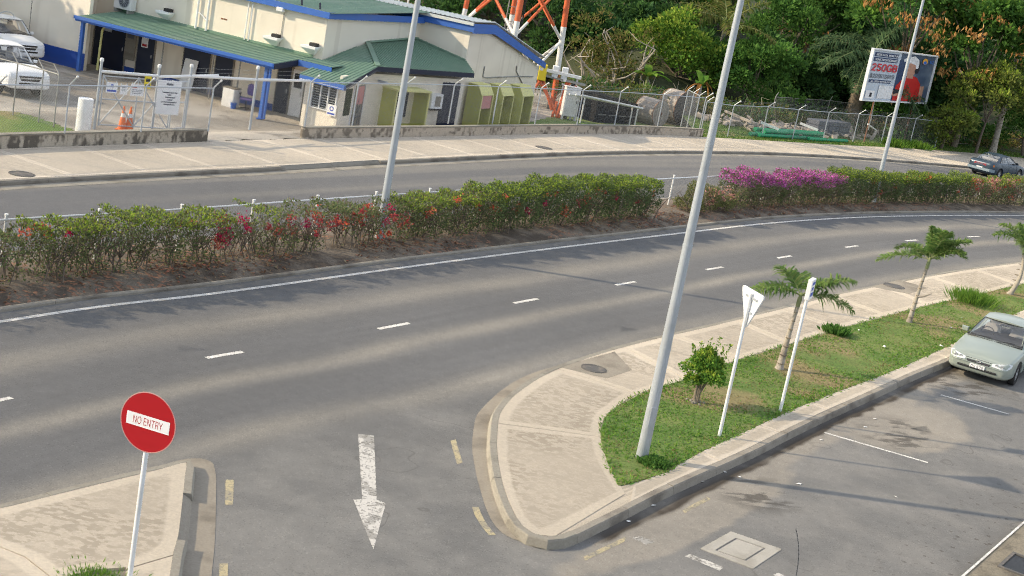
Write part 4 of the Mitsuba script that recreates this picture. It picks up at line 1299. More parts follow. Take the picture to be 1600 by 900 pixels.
# wall c: cash machine bay, AC box, roller door
ab = g2('cash_machine_bay', wall_on(B1, C1, 1.0, 1.06, 0.35, 1.98, 0.0, 0.85), 'm_lime', label='lime green hooded bay around a cash machine')
part(ab, 'side_panel', xf(wall_on(B1, C1, 2.94, 3.0, 0.35, 1.98, 0.0, 0.85), BM), 'm_lime')
part(ab, 'hood', xf(wall_on(B1, C1, 0.96, 3.04, 1.982, 2.06, 0.0, 0.95), BM), 'm_lime_light')
part(ab, 'floor', xf(wall_on(B1, C1, 1.06, 2.94, 0.35, 0.45, 0.0, 0.80), BM), 'm_lime')
part(ab, 'edge_trim', xf(wall_on(B1, C1, 0.98, 1.06, 0.35, 1.98, 0.851, 0.88), BM), 'm_lime_light')
part(ab, 'edge_trim', xf(wall_on(B1, C1, 2.94, 3.02, 0.35, 1.98, 0.851, 0.88), BM), 'm_lime_light')
part(ab, 'machine', xf(wall_on(B1, C1, 1.3, 2.5, 0.75, 1.9, 0.0, 0.1), BM), 'm_navy')
part(ab, 'screen', xf(wall_on(B1, C1, 1.55, 2.1, 1.25, 1.65, 0.101, 0.12), BM), 'm_dark_glass')
part(ab, 'ledge', xf(wall_on(B1, C1, 1.5, 2.15, 1.05, 1.1, 0.101, 0.25), BM), 'm_galv')
bx = g2('meter_box', wall_on(B1, C1, 3.78, 4.5, 1.2, 1.85, 0.0, 0.28), 'm_white_paint', label='white box on the booth wall beside the dark roller door')
part(bx, 'panel', xf(wall_on(B1, C1, 4.02, 4.36, 1.3, 1.75, 0.281, 0.30), BM), 'm_kerb')
part(bx, 'bracket', xf(wall_on(B1, C1, 3.82, 4.46, 1.12, 1.17, 0.0, 0.3), BM), 'm_black')
rd = g2('roller_door', wall_on(B1, C1, 4.62, 5.75, 0.2, 2.35, 0.0, 0.03), 'm_navy', label='dark slatted roller door')
for k in range(20):
    part(rd, 'slat', xf(wall_on(B1, C1, 4.64, 5.73, 0.22 + k * 0.106, 0.30 + k * 0.106, 0.031, 0.05), BM), 'm_navy')
# roof of the booth: two ribbed slopes meeting on a hip
P1, P2, P3_, P4 = (np.array(v) for v in ((10.75, 0.35, 2.25), (12.95, 0.30, 2.25), (12.55, 3.30, 2.62), (14.14, 9.15, 2.62)))
apL, apR = np.array([10.36, 5.95, 3.48]), np.array([10.36, 10.3, 3.46])
P5 = np.array([12.95, 10.5, 2.95])


def ribbed_poly(poly, ribdir, pitch=0.19, h=0.03):
    """A flat polygon (3-D, planar) with ribs running along ribdir."""
    poly = np.asarray(poly, float)
    c = poly.mean(0)
    n = np.cross(poly[1] - poly[0], poly[2] - poly[0])
    n /= np.linalg.norm(n)
    if n[2] < 0:
        n = -n
    e2 = np.asarray(ribdir, float) - n * (np.asarray(ribdir, float) @ n)
    e2 /= np.linalg.norm(e2)
    e1 = np.cross(e2, n)
    q = np.stack([(poly - c) @ e1, (poly - c) @ e2], 1)
    P = Polygon(q).buffer(0)
    base = trimesh.creation.extrude_polygon(P, 0.02, engine='earcut')
    M = np.eye(4)
    M[:3, 0], M[:3, 1], M[:3, 2], M[:3, 3] = e1, e2, n, c - n * 0.02
    out = [xf(base, M)]
    x0, _, x1, _ = P.bounds
    ribs = []
    for x in np.arange(x0 + pitch / 2, x1, pitch):
        r = P.intersection(shapely.box(x - 0.03, -99, x + 0.03, 99))
        for g_ in getattr(r, 'geoms', [r]):
            if g_.area > 0.01:
                ribs.append(xf(trimesh.creation.extrude_polygon(g_, h, engine='earcut'), M @ frame(0, 0, 0.0205)))
    return cat(*out, *ribs)


# the front slope contains P1, P2 and the hip; put P3 on it
def on_plane(a, bb, c, x, y):
    n = np.cross(bb - a, c - a)
    return np.array([x, y, a[2] - (n[0] * (x - a[0]) + n[1] * (y - a[1])) / n[2]])
Pw = on_plane(P1, P2, apL, 10.36, 2.72)
P3f = on_plane(P1, P2, apL, P3_[0], P3_[1])
front_sl = [P1, P2, P3f, apL, Pw]
g2('roof_slope', ribbed_poly(front_sl, [0.05, -1, -0.2]), 'm_roof_green')
apL2, apR2 = apL, on_plane(P3f, P4 + [0, 0, P3f[2] - P4[2]], apL, 10.36, 10.3)
P4b = P4 + [0, 0, P3f[2] - P4[2]]
P5b = on_plane(P3f, P4b, apL, 12.95, 10.5)
nrm = np.cross(P4b - P3f, apL - P3f)
dn = np.cross(P4b - P3f, nrm)
g2('roof_slope', ribbed_poly([P3f, P4b, P5b, apR2, apL], dn), 'm_roof_green')
g2('hip_cap', bar(P3f + [0, 0, 0.04], apL + [0, 0, 0.05], 0.22, 0.03), 'm_roof_green')
g2('flashing', bar(apL + [0.06, 0, 0.06], apR2 + [0.06, 0, 0.06], 0.14, 0.05), 'm_roof_green')
g2('flashing', bar(apR2 + [0.0, -0.1, 0.05], P5b + [0, -0.1, 0.05], 0.14, 0.05), 'm_roof_green')
for a, bb in ((P1, P2), (P2, P3f), (P3f, P4b)):
    g2('fascia', plate([a - [0, 0, 0.22], bb - [0, 0, 0.22], bb + [0, 0, -0.01], a + [0, 0, -0.01]], 0.04), 'm_fascia_blue' if a is P1 else 'm_navy')
g2('soffit', hullmesh(np.vstack([np.array([P1, P2, P3f]) - [0, 0, 0.16], np.array([P1, P2, P3f]) - [0, 0, 0.18]])), 'm_cream')
g2('roof_lamp', xf(bbox(-0.22, 0.22, -0.08, 0.08, -0.05, 0.05, 0.03), frame(12.55, 3.9, 2.25)), 'm_galv')
# linking roof between veranda and booth
lk = b('link_roof', ribbed([9.95, 2.3, 2.75], [1.6, 0, 0], [0, -0.9, -0.08]), 'm_roof_green')
b('fascia', box(9.95, 11.55, 1.36, 1.395, 2.42, 2.66), 'm_fascia_blue')

# ------------------------------------------------------------------ the three green phone booths
def phone_booth(n0, label, top):
    key = thing('phone_booth', label, 'phone booth', 'green phone booths behind the low wall')
    def q(name, mesh, m, parent=key, **kw):
        return part(parent, name, xf(mesh, BM), m, **kw)
    u0 = 13.06 + (n0 - 10.9) * 0.16
    u1, n1 = u0 + 0.78, n0 + 1.15
    def side(nn):
        pl = Polygon([(u0, ZG + 0.1), (u1, ZG + 0.1), (u1, 1.75), (u1 - 0.28, 2.2), (u0, 2.2)])
        m = trimesh.creation.extrude_polygon(pl, 0.05, engine='earcut')
        M = np.eye(4)
        M[:3, 0], M[:3, 1], M[:3, 2], M[:3, 3] = [1, 0, 0], [0, 0, 1], [0, -1, 0], [0, nn + 0.05, 0]
        return xf(m, M)
    q('side_panel', side(n0), 'm_lime')
    q('side_panel', side(n1), 'm_lime')
    q('back_panel', box(u0, u0 + 0.05, n0 + 0.052, n1 - 0.002, ZG + 0.1, 2.2), 'm_lime')
    q('roof', plate([[u0, n0 - 0.03, 2.205], [u1 - 0.26, n0 - 0.03, 2.205], [u1 - 0.26, n1 + 0.08, 2.205], [u0, n1 + 0.08, 2.205]], -0.04), 'm_lime_light')
    q('hood', plate([[u1 - 0.25, n0 - 0.03, 2.22], [u1 + 0.02, n0 - 0.03, 1.78], [u1 + 0.02, n1 + 0.08, 1.78], [u1 - 0.25, n1 + 0.08, 2.22]], 0.04), 'm_lime_light')
    for nn in (n0, n1):
        q('edge_trim', box(u1 + 0.001, u1 + 0.03, nn - 0.015, nn + 0.065, ZG + 0.1, 1.77), 'm_lime_light')
    if top == 'pink':
        q('panel', box(u1 - 0.06, u1 - 0.03, n0 + 0.06, n1 - 0.01, 1.15, 1.75), 'm_pink', label='pink panel across the top of the opening')
    elif top == 'dark':
        q('panel', box(u0 + 0.3, u0 + 0.34, n0 + 0.06, n1 - 0.01, 1.2, 1.75), 'm_navy', label='dark panel inside the hood')
    q('shelf', box(u0 + 0.052, u0 + 0.35, n0 + 0.06, n1 - 0.01, 0.95, 1.0), 'm_lime_light')
    ph = q('telephone', bbox(u0 + 0.052, u0 + 0.2, n0 + 0.35, n0 + 0.75, 1.05, 1.55, 0.02), 'm_grey_text')
    part(ph, 'handset', xf(bbox(u0 + 0.2, u0 + 0.26, n0 + 0.38, n0 + 0.45, 1.15, 1.45, 0.015), BM), 'm_black')


phone_booth(10.95, 'green phone booth with a pink panel, nearest the guard booth', 'pink')
phone_booth(12.65, 'middle one of the three green phone booths', '')
phone_booth(14.35, 'green phone booth with a dark panel, nearest the orange mast foot', 'dark')

# ------------------------------------------------------------------ lattice mast behind the building
MS = thing('lattice_mast', 'red and white banded steel lattice mast rising behind the building', 'mast')
base4 = [np.array(v) for v in ((-2.35, 78.3), (0.35, 81.4), (-2.9, 84.1), (-5.6, 81.0))]
ctr = sum(base4) / 4
def leg(k, z): return np.array([*(base4[k % 4] + (ctr - base4[k % 4]) * 0.016 * z), z])
bands = [(0.1, 2.3, 'm_tower_red'), (2.3, 4.7, 'm_tower_white'), (4.7, 8.2, 'm_tower_red'), (8.2, 11.7, 'm_tower_white'), (11.7, 14.5, 'm_tower_red')]
def banded(name, p, q, r, n=10):
    for z0, z1, m in bands:
        lo, hi = sorted((p, q), key=lambda v: v[2])
        a, c = max(lo[2], z0), min(hi[2], z1)
        if c - a > 0.02:
            f0, f1 = (a - lo[2]) / (hi[2] - lo[2]), (c - lo[2]) / (hi[2] - lo[2])
            part(MS, name, tube(lo + (hi - lo) * f0, lo + (hi - lo) * f1, r, n), m, smooth=40)
for k in range(4):
    banded('leg', leg(k, 0.1), leg(k, 14.5), 0.16 if k < 2 else 0.14, 12)
    part(MS, 'foot', xf(bbox(-0.35, 0.35, -0.35, 0.35, 0.1, 0.4, 0.03), frame(*leg(k, 0)[:2])), 'm_kerb')
    for z0, z1 in ((0.35, 3.9), (3.9, 7.4), (7.4, 10.9), (10.9, 14.4)):
        banded('brace', leg(k, z0), leg(k + 1, z1), 0.075, 8)
        banded('brace', leg(k + 1, z0), leg(k, z1), 0.075, 8)
    for z0 in (5.75, 9.2, 12.7):
        banded('strut', leg(k, z0) + [0, 0, -0.01], leg(k + 1, z0) + [0, 0, 0.01], 0.06, 8)
lad = ctr + np.array([-0.2, -0.6])
for s in (-0.22, 0.22):
    part(MS, 'ladder_rail', tube([lad[0] + s, lad[1], 0.2], [lad[0] + s, lad[1], 14], 0.03), 'm_galv_dark', smooth=40)
for k in range(34):
    part(MS, 'rung', tube([lad[0] - 0.22, lad[1], 0.5 + k * 0.4], [lad[0] + 0.22, lad[1], 0.5 + k * 0.4], 0.018), 'm_galv_dark')
for k in range(5):
    part(MS, 'feeder_cable', tube([lad[0] + 0.4 + k * 0.07, lad[1] + 0.1, 0.3], [lad[0] + 0.4 + k * 0.07, lad[1] + 0.1, 14], 0.028), 'm_black')
# second, slender white mast to the left, behind the roof
M2 = thing('lattice_mast', 'slender white frame standing left of the red and white mast above the roof', 'mast')
s0 = np.array([-9.0, 80.5])
for dx, dy in ((0, 0), (1.1, 0.3), (0.4, 1.1)):
    part(M2, 'leg', tube([s0[0] + dx, s0[1] + dy, 0.1], [s0[0] + dx, s0[1] + dy, 8], 0.05), 'm_tower_white', smooth=40)
for z in (2.5, 3.6, 4.7, 5.8, 6.9):
    for a, c in (((0, 0), (1.1, 0.3)), ((1.1, 0.3), (0.4, 1.1)), ((0.4, 1.1), (0, 0))):
        part(M2, 'strut', tube([s0[0] + a[0], s0[1] + a[1], z], [s0[0] + c[0], s0[1] + c[1], z], 0.035), 'm_tower_white', smooth=40)
# cable bridge from the building to the mast: white tray, orange frame, yellow box
CB = thing('cable_bridge', 'white cable tray on orange legs between the building and the mast', 'cable tray')
ca_, cb_ = np.array((-0.53, 77.58)), np.array((1.35, 77.64))
def cbp(t, z): return [*(ca_ + (cb_ - ca_) * t), z]
part(CB, 'tray', bar(cbp(-0.1, 2.55), cbp(1.1, 2.45), 0.4, 0.14), 'm_pipe_white')
part(CB, 'tray', bar(cbp(-0.1, 2.25), cbp(1.25, 2.12), 0.3, 0.1), 'm_galv_dark')
part(CB, 'junction_box', xf(bbox(-0.17, 0.17, -0.15, 0.15, 2.2, 2.85, 0.03), frame(*cbp(0.35, 0)[:2])), 'm_white_paint')
part(CB, 'junction_box', xf(bbox(-0.17, 0.17, -0.15, 0.15, 2.1, 2.85, 0.03), frame(*cbp(0.62, 0)[:2])), 'm_white_paint')
part(CB, 'yellow_box', xf(bbox(-0.22, 0.22, -0.2, 0.2, 1.95, 2.8, 0.03), frame(*cbp(0.0, 0)[:2])), 'm_yellow')
for a, c in (((-0.15, 1.4), (0.02, 2.1)), ((0.02, 2.1), (0.45, 0.5)), ((0.05, 1.75), (0.62, 0.3)), ((0.62, 0.15), (0.72, 2.1)), ((0.70, 0.15), (0.80, 2.1)), ((0.72, 1.3), (1.0, 2.0)), ((1.0, 2.0), (0.95, 1.7)), ((0.5, 0.15), (0.55, 1.0))):
    part(CB, 'orange_leg', tube(cbp(a[0], a[1]), cbp(c[0], c[1]), 0.075, 8), 'm_tower_red', smooth=40)
part(CB, 'white_leg', tube(cbp(1.0, 0.15), cbp(1.0, 2.4), 0.05, 8), 'm_pipe_white', smooth=40)
part(CB, 'dark_post', tube(cbp(0.86, 0.15), cbp(0.92, 2.2), 0.1, 8), 'm_black', smooth=40)

SHIFT[0] = None

# ------------------------------------------------------------------ street lamps, road signs
def street_lamp(label, q, z0, rb, h, lean=(0, 0), arm=(0.2, -0.98)):
    key = thing('street_lamp', label, 'street lamp', 'tapered grey lamp posts')
    q = np.array([*q, z0])
    top = q + np.array([lean[0], lean[1], h])
    zs = np.linspace(0, 1, 9)
    part(key, 'pole', path_tube([q + (top - q) * t for t in zs], [rb * (1 - 0.52 * t) for t in zs], 16), 'm_galv', smooth=40)
    part(key, 'base_collar', tube(q - [0, 0, 0.05], q + [0, 0, 0.05], rb * 1.12, 16), 'm_kerb')
    part(key, 'access_door', xf(bbox(-0.045, 0.045, -0.006, 0.008, -0.2, 0.2, 0.003), frame(q[0] + rb * 0.15, q[1] - rb * 0.96, z0 + 0.9, 0.15)), 'm_galv')
    for zz in (0.25, 0.47):
        p_ = q + (top - q) * zz
        part(key, 'weld_ring', tube(p_ - [0, 0, 0.03], p_ + [0, 0, 0.03], rb * (1 - 0.52 * zz) * 1.06, 16), 'm_galv', smooth=40)
    a = np.array([*arm, 0])
    tip = top + a * 1.8 + [0, 0, 0.35]
    part(key, 'arm', path_tube([top, top + a * 0.6 + [0, 0, 0.22], tip], 0.035, 8), 'm_galv', smooth=40)
    part(key, 'lantern', xf(bbox(-0.35, 0.35, -0.13, 0.13, -0.07, 0.07, 0.04), frame(*(tip + a * 0.3), math.atan2(a[1], a[0]))), 'm_galv_dark')
    return key


street_lamp('tall grey lamp post standing in the grass of the traffic island', (3.02, 26.17), 0.12, 0.118, 9.0)
street_lamp('grey lamp post rising from the red-flowered hedge in front of the guard booth', (-4.00, 40.39), 0.18, 0.118, 10.5, arm=(-0.8, 0.6))
street_lamp('grey lamp post rising from the hedge in front of the billboard', (15.85, 67.56), 0.18, 0.112, 10.8, arm=(-0.8, 0.6))

NE = thing('no_entry_sign', 'round red sign with a white band reading NO ENTRY on a white post', 'road sign')
ne = np.array((-4.23, 17.43))
part(NE, 'post', tube([*ne, 0.1], [*ne, 2.62], 0.034, 14), 'm_white_paint', smooth=40)
# the disc faces the viewer and is turned a little to the left of the post
ND, NZ = 0.40, 2.46
nax = np.array([0.0, 0.0])
nyaw = math.radians(-16)
fn_ = np.array([math.sin(nyaw), -math.cos(nyaw), 0.0])
fr_ = np.array([math.cos(nyaw), math.sin(nyaw), 0.0])
Mn = np.eye(4)
Mn[:3, 0], Mn[:3, 1], Mn[:3, 2], Mn[:3, 3] = fr_, [0, 0, 1], fn_, [ne[0], ne[1], NZ] + fn_ * 0.045
part(NE, 'disc', xf(lathe([(0.001, -0.004), (ND, -0.004), (ND, 0.0), (ND - 0.003, 0.002), (0.001, 0.002)], 56), Mn), 'm_red_sign')
part(NE, 'rim', xf(lathe([(ND + 0.001, -0.005), (ND + 0.004, 0.0), (ND, 0.0045), (ND - 0.008, 0.003), (ND - 0.009, 0.0021)], 56), Mn), 'm_pink')
part(NE, 'band', xf(bbox(-0.315, 0.315, -0.085, 0.085, 0.0021, 0.005, 0.001), Mn), 'm_white_sign')
tm = meshkit.text_mesh('NO ENTRY', 0.098, 0.0015)
bb = tm.bounds
tm.apply_translation([-(bb[0][0] + bb[1][0]) / 2, -(bb[0][1] + bb[1][1]) / 2, 0])
tm.apply_scale([0.43 / (bb[1][0] - bb[0][0]), 1, 1])
part(NE, 'lettering', xf(tm, Mn @ frame(0, 0, 0.0051)), 'm_red_sign')
for z in (NZ - 0.2, NZ + 0.12):
    part(NE, 'clamp', tube([*ne, z - 0.02], [*ne, z + 0.02], 0.042, 14), 'm_galv')

GW = thing('give_way_sign', 'white back of a triangular road sign on a leaning white post in the grass', 'road sign')
gw = np.array((4.74, 28.40))
tl, tr = np.array([4.45, 28.98]), np.array([4.98, 27.72])
gt = np.array([gw[0] - 0.02, gw[1], 3.22])
part(GW, 'post', tube([*gw, 0.12], gt, 0.036, 14), 'm_white_paint', smooth=40)
ctr_ = np.array([gw[0] + 0.0, gw[1] - 0.02])
hd_ = (tr - tl) / np.linalg.norm(tr - tl)
bn_ = np.array([hd_[1], -hd_[0]])          # towards the post's side
if bn_[0] > 0:
    bn_ = -bn_
Mg_ = np.eye(4)
cen = gt + [0, 0, 0] - np.array([*bn_, 0]) * 0.05
Mg_[:3, 0], Mg_[:3, 1], Mg_[:3, 2], Mg_[:3, 3] = [*hd_, 0], [0, 0, 1], np.cross([*hd_, 0], [0, 0, 1]), [cen[0], cen[1], 2.93]
W2 = 0.37
tri = Polygon([(-W2, 0.30), (W2, 0.30), (0, -0.36)]).buffer(0.055, quad_segs=6)
part(GW, 'plate', xf(trimesh.creation.extrude_polygon(tri, 0.004, engine='earcut'), Mg_ @ frame(0, 0, -0.002)), 'm_sign_back')
rimp = tri.difference(tri.buffer(-0.012))
part(GW, 'rim', xf(trimesh.creation.extrude_polygon(rimp, 0.03, engine='earcut'), Mg_ @ frame(0, 0, -0.015)), 'm_sign_back')
for y in (0.2, -0.1):
    part(GW, 'bracket', xf(box(-0.12 - 0.1 * (y > 0), 0.12 + 0.1 * (y > 0), y - 0.02, y + 0.02, -0.03 if (Mg_[:3, 2] @ np.array([*bn_, 0])) < 0 else 0.003, 0.03 if (Mg_[:3, 2] @ np.array([*bn_, 0])) > 0 else -0.003), Mg_), 'm_galv')

SN = thing('street_name_sign', 'white post with a street name box sign in blue lettering beside the small palm', 'road sign')
sn = np.array((6.37, 31.01))
part(SN, 'post', tube([*sn, 0.12], [*sn, 3.2], 0.036, 14), 'm_white_paint', smooth=40)
sd_ = np.array([0.80, -0.60])
sd_ = np.array([math.cos(math.radians(68)), math.sin(math.radians(68))])
Ms = np.eye(4)
Ms[:3, 0], Ms[:3, 1], Ms[:3, 2], Ms[:3, 3] = [*sd_, 0], [0, 0, 1], np.cross([*sd_, 0], [0, 0, 1]), [sn[0], sn[1], 2.98]
part(SN, 'box', xf(bbox(-0.06, 0.30, -0.23, 0.23, -0.05, 0.05, 0.006), Ms), 'm_white_sign')
for side, z in ((1, 0.051), (-1, -0.054)):
    for x0, x1, y0, y1 in ((0.0, 0.25, 0.10, 0.17), (0.02, 0.2, -0.02, 0.05), (0.0, 0.25, -0.15, -0.07)):
        part(SN, 'print', xf(box(x0, x1, y0, y1, z, z + 0.003), Ms), 'm_blue_text')

# ------------------------------------------------------------------ billboard on the verge
BB = thing('billboard', 'advertising billboard with 250GB in red and a printed photo of a gamer', 'billboard')
bL, bR = np.array([19.76, 94.34]), np.array([26.05, 103.15])
bw = 10.8
bd_ = (bR - bL) / np.linalg.norm(bR - bL)
Mb = np.eye(4)
BZ, BH = 2.93, 3.3
Mb[:3, 0], Mb[:3, 1], Mb[:3, 2], Mb[:3, 3] = [*bd_, 0], [0, 0, 1], [bd_[1], -bd_[0], 0], [bL[0], bL[1], BZ]
part(BB, 'board', xf(box(0, bw, 0, BH, -0.08, 0), Mb), 'm_galv_dark')
mat('m_bb_pale', (0.52, 0.58, 0.66), 0.5)
mat('m_bb_navy', (0.035, 0.06, 0.14), 0.5)
mat('m_bb_grey', weathered((0.06, 0.09, 0.15), (0.20, 0.25, 0.32), 0.35, 0.9, 0.0), 0.5)
mat('m_bb_red', (0.62, 0.015, 0.03), 0.5)
mat('m_bb_shirt', (0.50, 0.02, 0.018), 0.6)
mat('m_bb_skin', (0.50, 0.27, 0.19), 0.6)
mat('m_bb_dark', (0.02, 0.02, 0.03), 0.6)
mat('m_bb_orange', (0.75, 0.38, 0.06), 0.5)
mat('m_bb_blue', (0.04, 0.16, 0.55), 0.5)
lay = [0]
SX, SY = bw / 4.62, BH / 3.15        # the print is drawn on a 4.62 by 3.15 layout
bw, BHT = 4.62, BH
BH = 3.15


def flat(poly, m, name='print', label=None):
    lay[0] += 1
    mm = trimesh.creation.extrude_polygon(poly, 0.002, engine='earcut')
    part(BB, name, xf(mm, Mb @ np.diag([SX, SY, 1, 1]) @ frame(0, 0, 0.001 + 0.0028 * lay[0])), m, label=label)


R_ = shapely.box
flat(R_(0.05, 0.05, 2.05, BH - 0.05), 'm_bb_pale')
flat(R_(2.05, 0.05, bw - 0.05, BH - 0.05), 'm_bb_grey')
flat(R_(2.0, 0.05, 2.9, BH - 0.5), 'm_bb_navy')
flat(R_(0.2, 2.72, 1.85, 2.98), 'm_bb_navy')
flat(R_(0.2, 2.42, 1.85, 2.68), 'm_bb_navy')
flat(R_(0.2, 1.10, 1.72, 1.30), 'm_bb_navy')
E_ = lambda x, y, rx, ry: shapely.affinity.scale(Point(x, y).buffer(1, quad_segs=10), rx, ry)
import shapely.affinity
flat(R_(bw - 0.75, 0.05, bw - 0.4, 1.1), 'm_bb_skin')
flat(Polygon([(2.1, 0.1), (2.15, 1.0), (2.5, 1.45), (3.0, 1.75), (3.5, 1.6), (3.85, 1.2), (3.95, 0.1)]).buffer(0.03), 'm_bb_shirt')
flat(R_(2.75, 1.55, 3.2, 1.95), 'm_bb_skin')
flat(E_(2.9, 2.15, 0.42, 0.52), 'm_bb_skin')
flat(Polygon([(2.45, 2.5), (2.6, 2.85), (3.0, 2.98), (3.35, 2.75), (3.45, 2.3), (3.3, 2.15), (3.2, 2.45), (2.8, 2.55)]).buffer(0.02), 'm_white_sign')
flat(Polygon([(2.25, 2.72), (2.7, 3.0), (2.75, 2.8), (2.3, 2.55)]), 'm_white_sign')
flat(E_(3.42, 2.3, 0.11, 0.42).difference(E_(3.34, 2.32, 0.09, 0.4)), 'm_bb_dark')
flat(E_(3.32, 2.05, 0.11, 0.16), 'm_bb_dark')
flat(E_(2.62, 1.95, 0.06, 0.11), 'm_bb_dark')
flat(E_(2.66, 2.28, 0.05, 0.03), 'm_bb_dark')
flat(E_(2.15, 0.55, 0.26, 0.2), 'm_bb_skin')
flat(Polygon([(2.0, 0.62), (2.1, 0.78), (2.5, 0.72), (2.55, 0.55), (2.3, 0.58), (2.05, 0.5)]).buffer(0.03), 'm_bb_dark')
flat(R_(0.95, 0.15, 1.95, 0.98), 'm_white_sign')
flat(R_(0.15, 0.12, 0.75, 0.62), 'm_white_sign')
flat(R_(0.42, 0.22, 0.58, 0.48), 'm_bb_dark')
flat(E_(3.8, 2.72, 0.2, 0.2), 'm_bb_orange')
flat(E_(3.8, 2.64, 0.13, 0.11), 'm_bb_blue')


def words(t, x, y, w, h, m):
    lay[0] += 1
    q = meshkit.text_mesh(t, h, 0.002, bold=True)
    q.apply_translation([-q.bounds[0][0], 0, 0])
    q.apply_scale([w / q.bounds[1][0], 1, 1])
    part(BB, 'lettering', xf(q, Mb @ np.diag([SX, SY, 1, 1]) @ frame(x, y, 0.003 + 0.0028 * lay[0])), m)


words('MORE DATA, MORE FUN', 0.27, 2.79, 1.5, 0.12, 'm_white_sign')
words('HOME ENTERTAINMENT', 0.27, 2.49, 1.5, 0.12, 'm_white_sign')
words('250GB', 0.17, 1.85, 1.72, 0.44, 'm_bb_red')
words('$20/30 DAYS', 0.17, 1.42, 1.65, 0.24, 'm_grey_text')
words('ALL-FRESH ANYTIME DATA', 0.27, 1.15, 1.38, 0.10, 'm_white_sign')
words('b2', 4.15, 2.62, 0.28, 0.2, 'm_bb_blue')
bw, BH = bw * SX, BHT
part(BB, 'frame', cat(*[xf(box(*v), Mb) for v in ((-0.05, 0.05, -0.05, BH + 0.05, -0.085, 0.12), (bw - 0.05, bw + 0.05, -0.05, BH + 0.05, -0.085, 0.12), (0.05, bw - 0.05, -0.05, 0.04, -0.085, 0.12), (0.05, bw - 0.05, BH - 0.04, BH + 0.05, -0.085, 0.12))]), 'm_white_paint')
for x in (2.1, 8.7):
    f_ = np.array([bL[0], bL[1]]) + bd_ * x
    part(BB, 'post', tube([*f_, 0.1], [*f_, BZ + 0.05], 0.05), 'm_rust', smooth=40)
    bk = f_ + np.array([-bd_[1], bd_[0]]) * 1.5
    part(BB, 'strut', tube([*(f_ + np.array([-bd_[1], bd_[0]]) * 0.1 + bd_ * 0.25), BZ], [*(f_ + bd_ * 1.35 + np.array([-bd_[1], bd_[0]]) * 0.5), 0.9], 0.05), 'm_pipe_white', smooth=40)
    part(BB, 'foot_rail', tube([*(f_ - bd_ * 0.1), 1.35], [*(f_ + bd_ * 1.5), 0.95], 0.05), 'm_pipe_white', smooth=40)

# ------------------------------------------------------------------ railing in the median
MF = thing('median_railing', 'white pipe railing with wire mesh running along the median inside the hedge', 'railing')
rl = offset_line(MN, 2.15)
ra = arclen(rl)
r0 = ra[np.argmin(np.hypot(*(rl - np.array([-14, 28.5])).T))]
n_r = int((ra[-1] - 3) / 2.5)
pp = [at_len(rl, 2.0 + k * 2.5) for k in range(n_r)]
wm = []
for k in range(n_r):
    part(MF, 'post', tube([*pp[k], 0.12], [*pp[k], 1.36], 0.035), 'm_pipe_white', smooth=40)
    part(MF, 'post_cap', tube([*pp[k], 1.362], [*pp[k], 1.40], 0.045), 'm_pipe_white')
    if k:
        part(MF, 'top_rail', tube([*pp[k - 1], 1.27], [*pp[k], 1.27], 0.027), 'm_pipe_white', smooth=40)
        if pp[k][1] < 85:
            wm.append(chain_link(pp[k - 1], pp[k], 0.25, 1.25, 0.07))
part(MF, 'wire_mesh', cat(*wm), 'm_wire', kind='stuff')

# ------------------------------------------------------------------ things standing in the yard (set down with it)
SHIFT[0] = YARD
def at_(q, z=0.13, a=0.0): return frame(q[0], q[1], z, a)
CH = thing('office_chair', 'purple swivel office chair standing under the veranda', 'chair')
cq = (-12.31, 60.00)
for a in range(5):
    t = a * 2 * PI / 5
    part(CH, 'foot', xf(bar([0, 0, 0.1], [0.3 * math.cos(t), 0.3 * math.sin(t), 0.06], 0.04, 0.03), at_(cq)), 'm_black')
part(CH, 'stem', xf(tube([0, 0, 0.08], [0, 0, 0.42], 0.025), at_(cq)), 'm_black')
part(CH, 'seat', xf(bbox(-0.25, 0.25, -0.25, 0.25, 0.42, 0.50, 0.03), at_(cq)), 'm_purple')
part(CH, 'backrest', xf(hullmesh(np.array([[x * s, 0.24 + y, z] for z, s in ((0.6, 0.17), (0.75, 0.23), (1.0, 0.2), (1.08, 0.12)) for x in (-1, 1) for y in (0, 0.05)])), at_(cq, 0.13, -0.5)), 'm_purple')
for s in (-1, 1):
    part(CH, 'armrest', xf(bbox(s * 0.28 - 0.025, s * 0.28 + 0.025, -0.15, 0.18, 0.64, 0.68, 0.01), at_(cq)), 'm_black')
    part(CH, 'arm_post', xf(box(s * 0.28 - 0.015, s * 0.28 + 0.015, -0.02, 0.02, 0.46, 0.638), at_(cq)), 'm_black')
CBN = thing('cupboard', 'white cupboard standing by the veranda beside the purple chair', 'cupboard')
q = (-12.98, 60.08)
part(CBN, 'body', xf(bbox(-0.3, 0.3, -0.22, 0.22, 0.0, 0.78, 0.015), at_(q, 0.13, -0.4)), 'm_white_paint')
part(CBN, 'top', xf(bbox(-0.33, 0.33, -0.25, 0.25, 0.782, 0.82, 0.01), at_(q, 0.13, -0.4)), 'm_kerb')
part(CBN, 'door', xf(bbox(-0.27, 0.0, -0.235, -0.222, 0.06, 0.74, 0.003), at_(q, 0.13, -0.4)), 'm_pipe_white')
part(CBN, 'door', xf(bbox(0.01, 0.27, -0.235, -0.222, 0.06, 0.74, 0.003), at_(q, 0.13, -0.4)), 'm_pipe_white')
BK = thing('bucket', 'small blue bucket on the ground beside the white cupboard', 'bucket')
q = (-12.76, 59.73)
part(BK, 'pail', xf(lathe([(0.001, 0.0), (0.10, 0.0), (0.135, 0.24), (0.145, 0.25), (0.13, 0.25), (0.095, 0.02), (0.001, 0.02)], 20), at_(q)), 'm_blue_plastic', smooth=40)
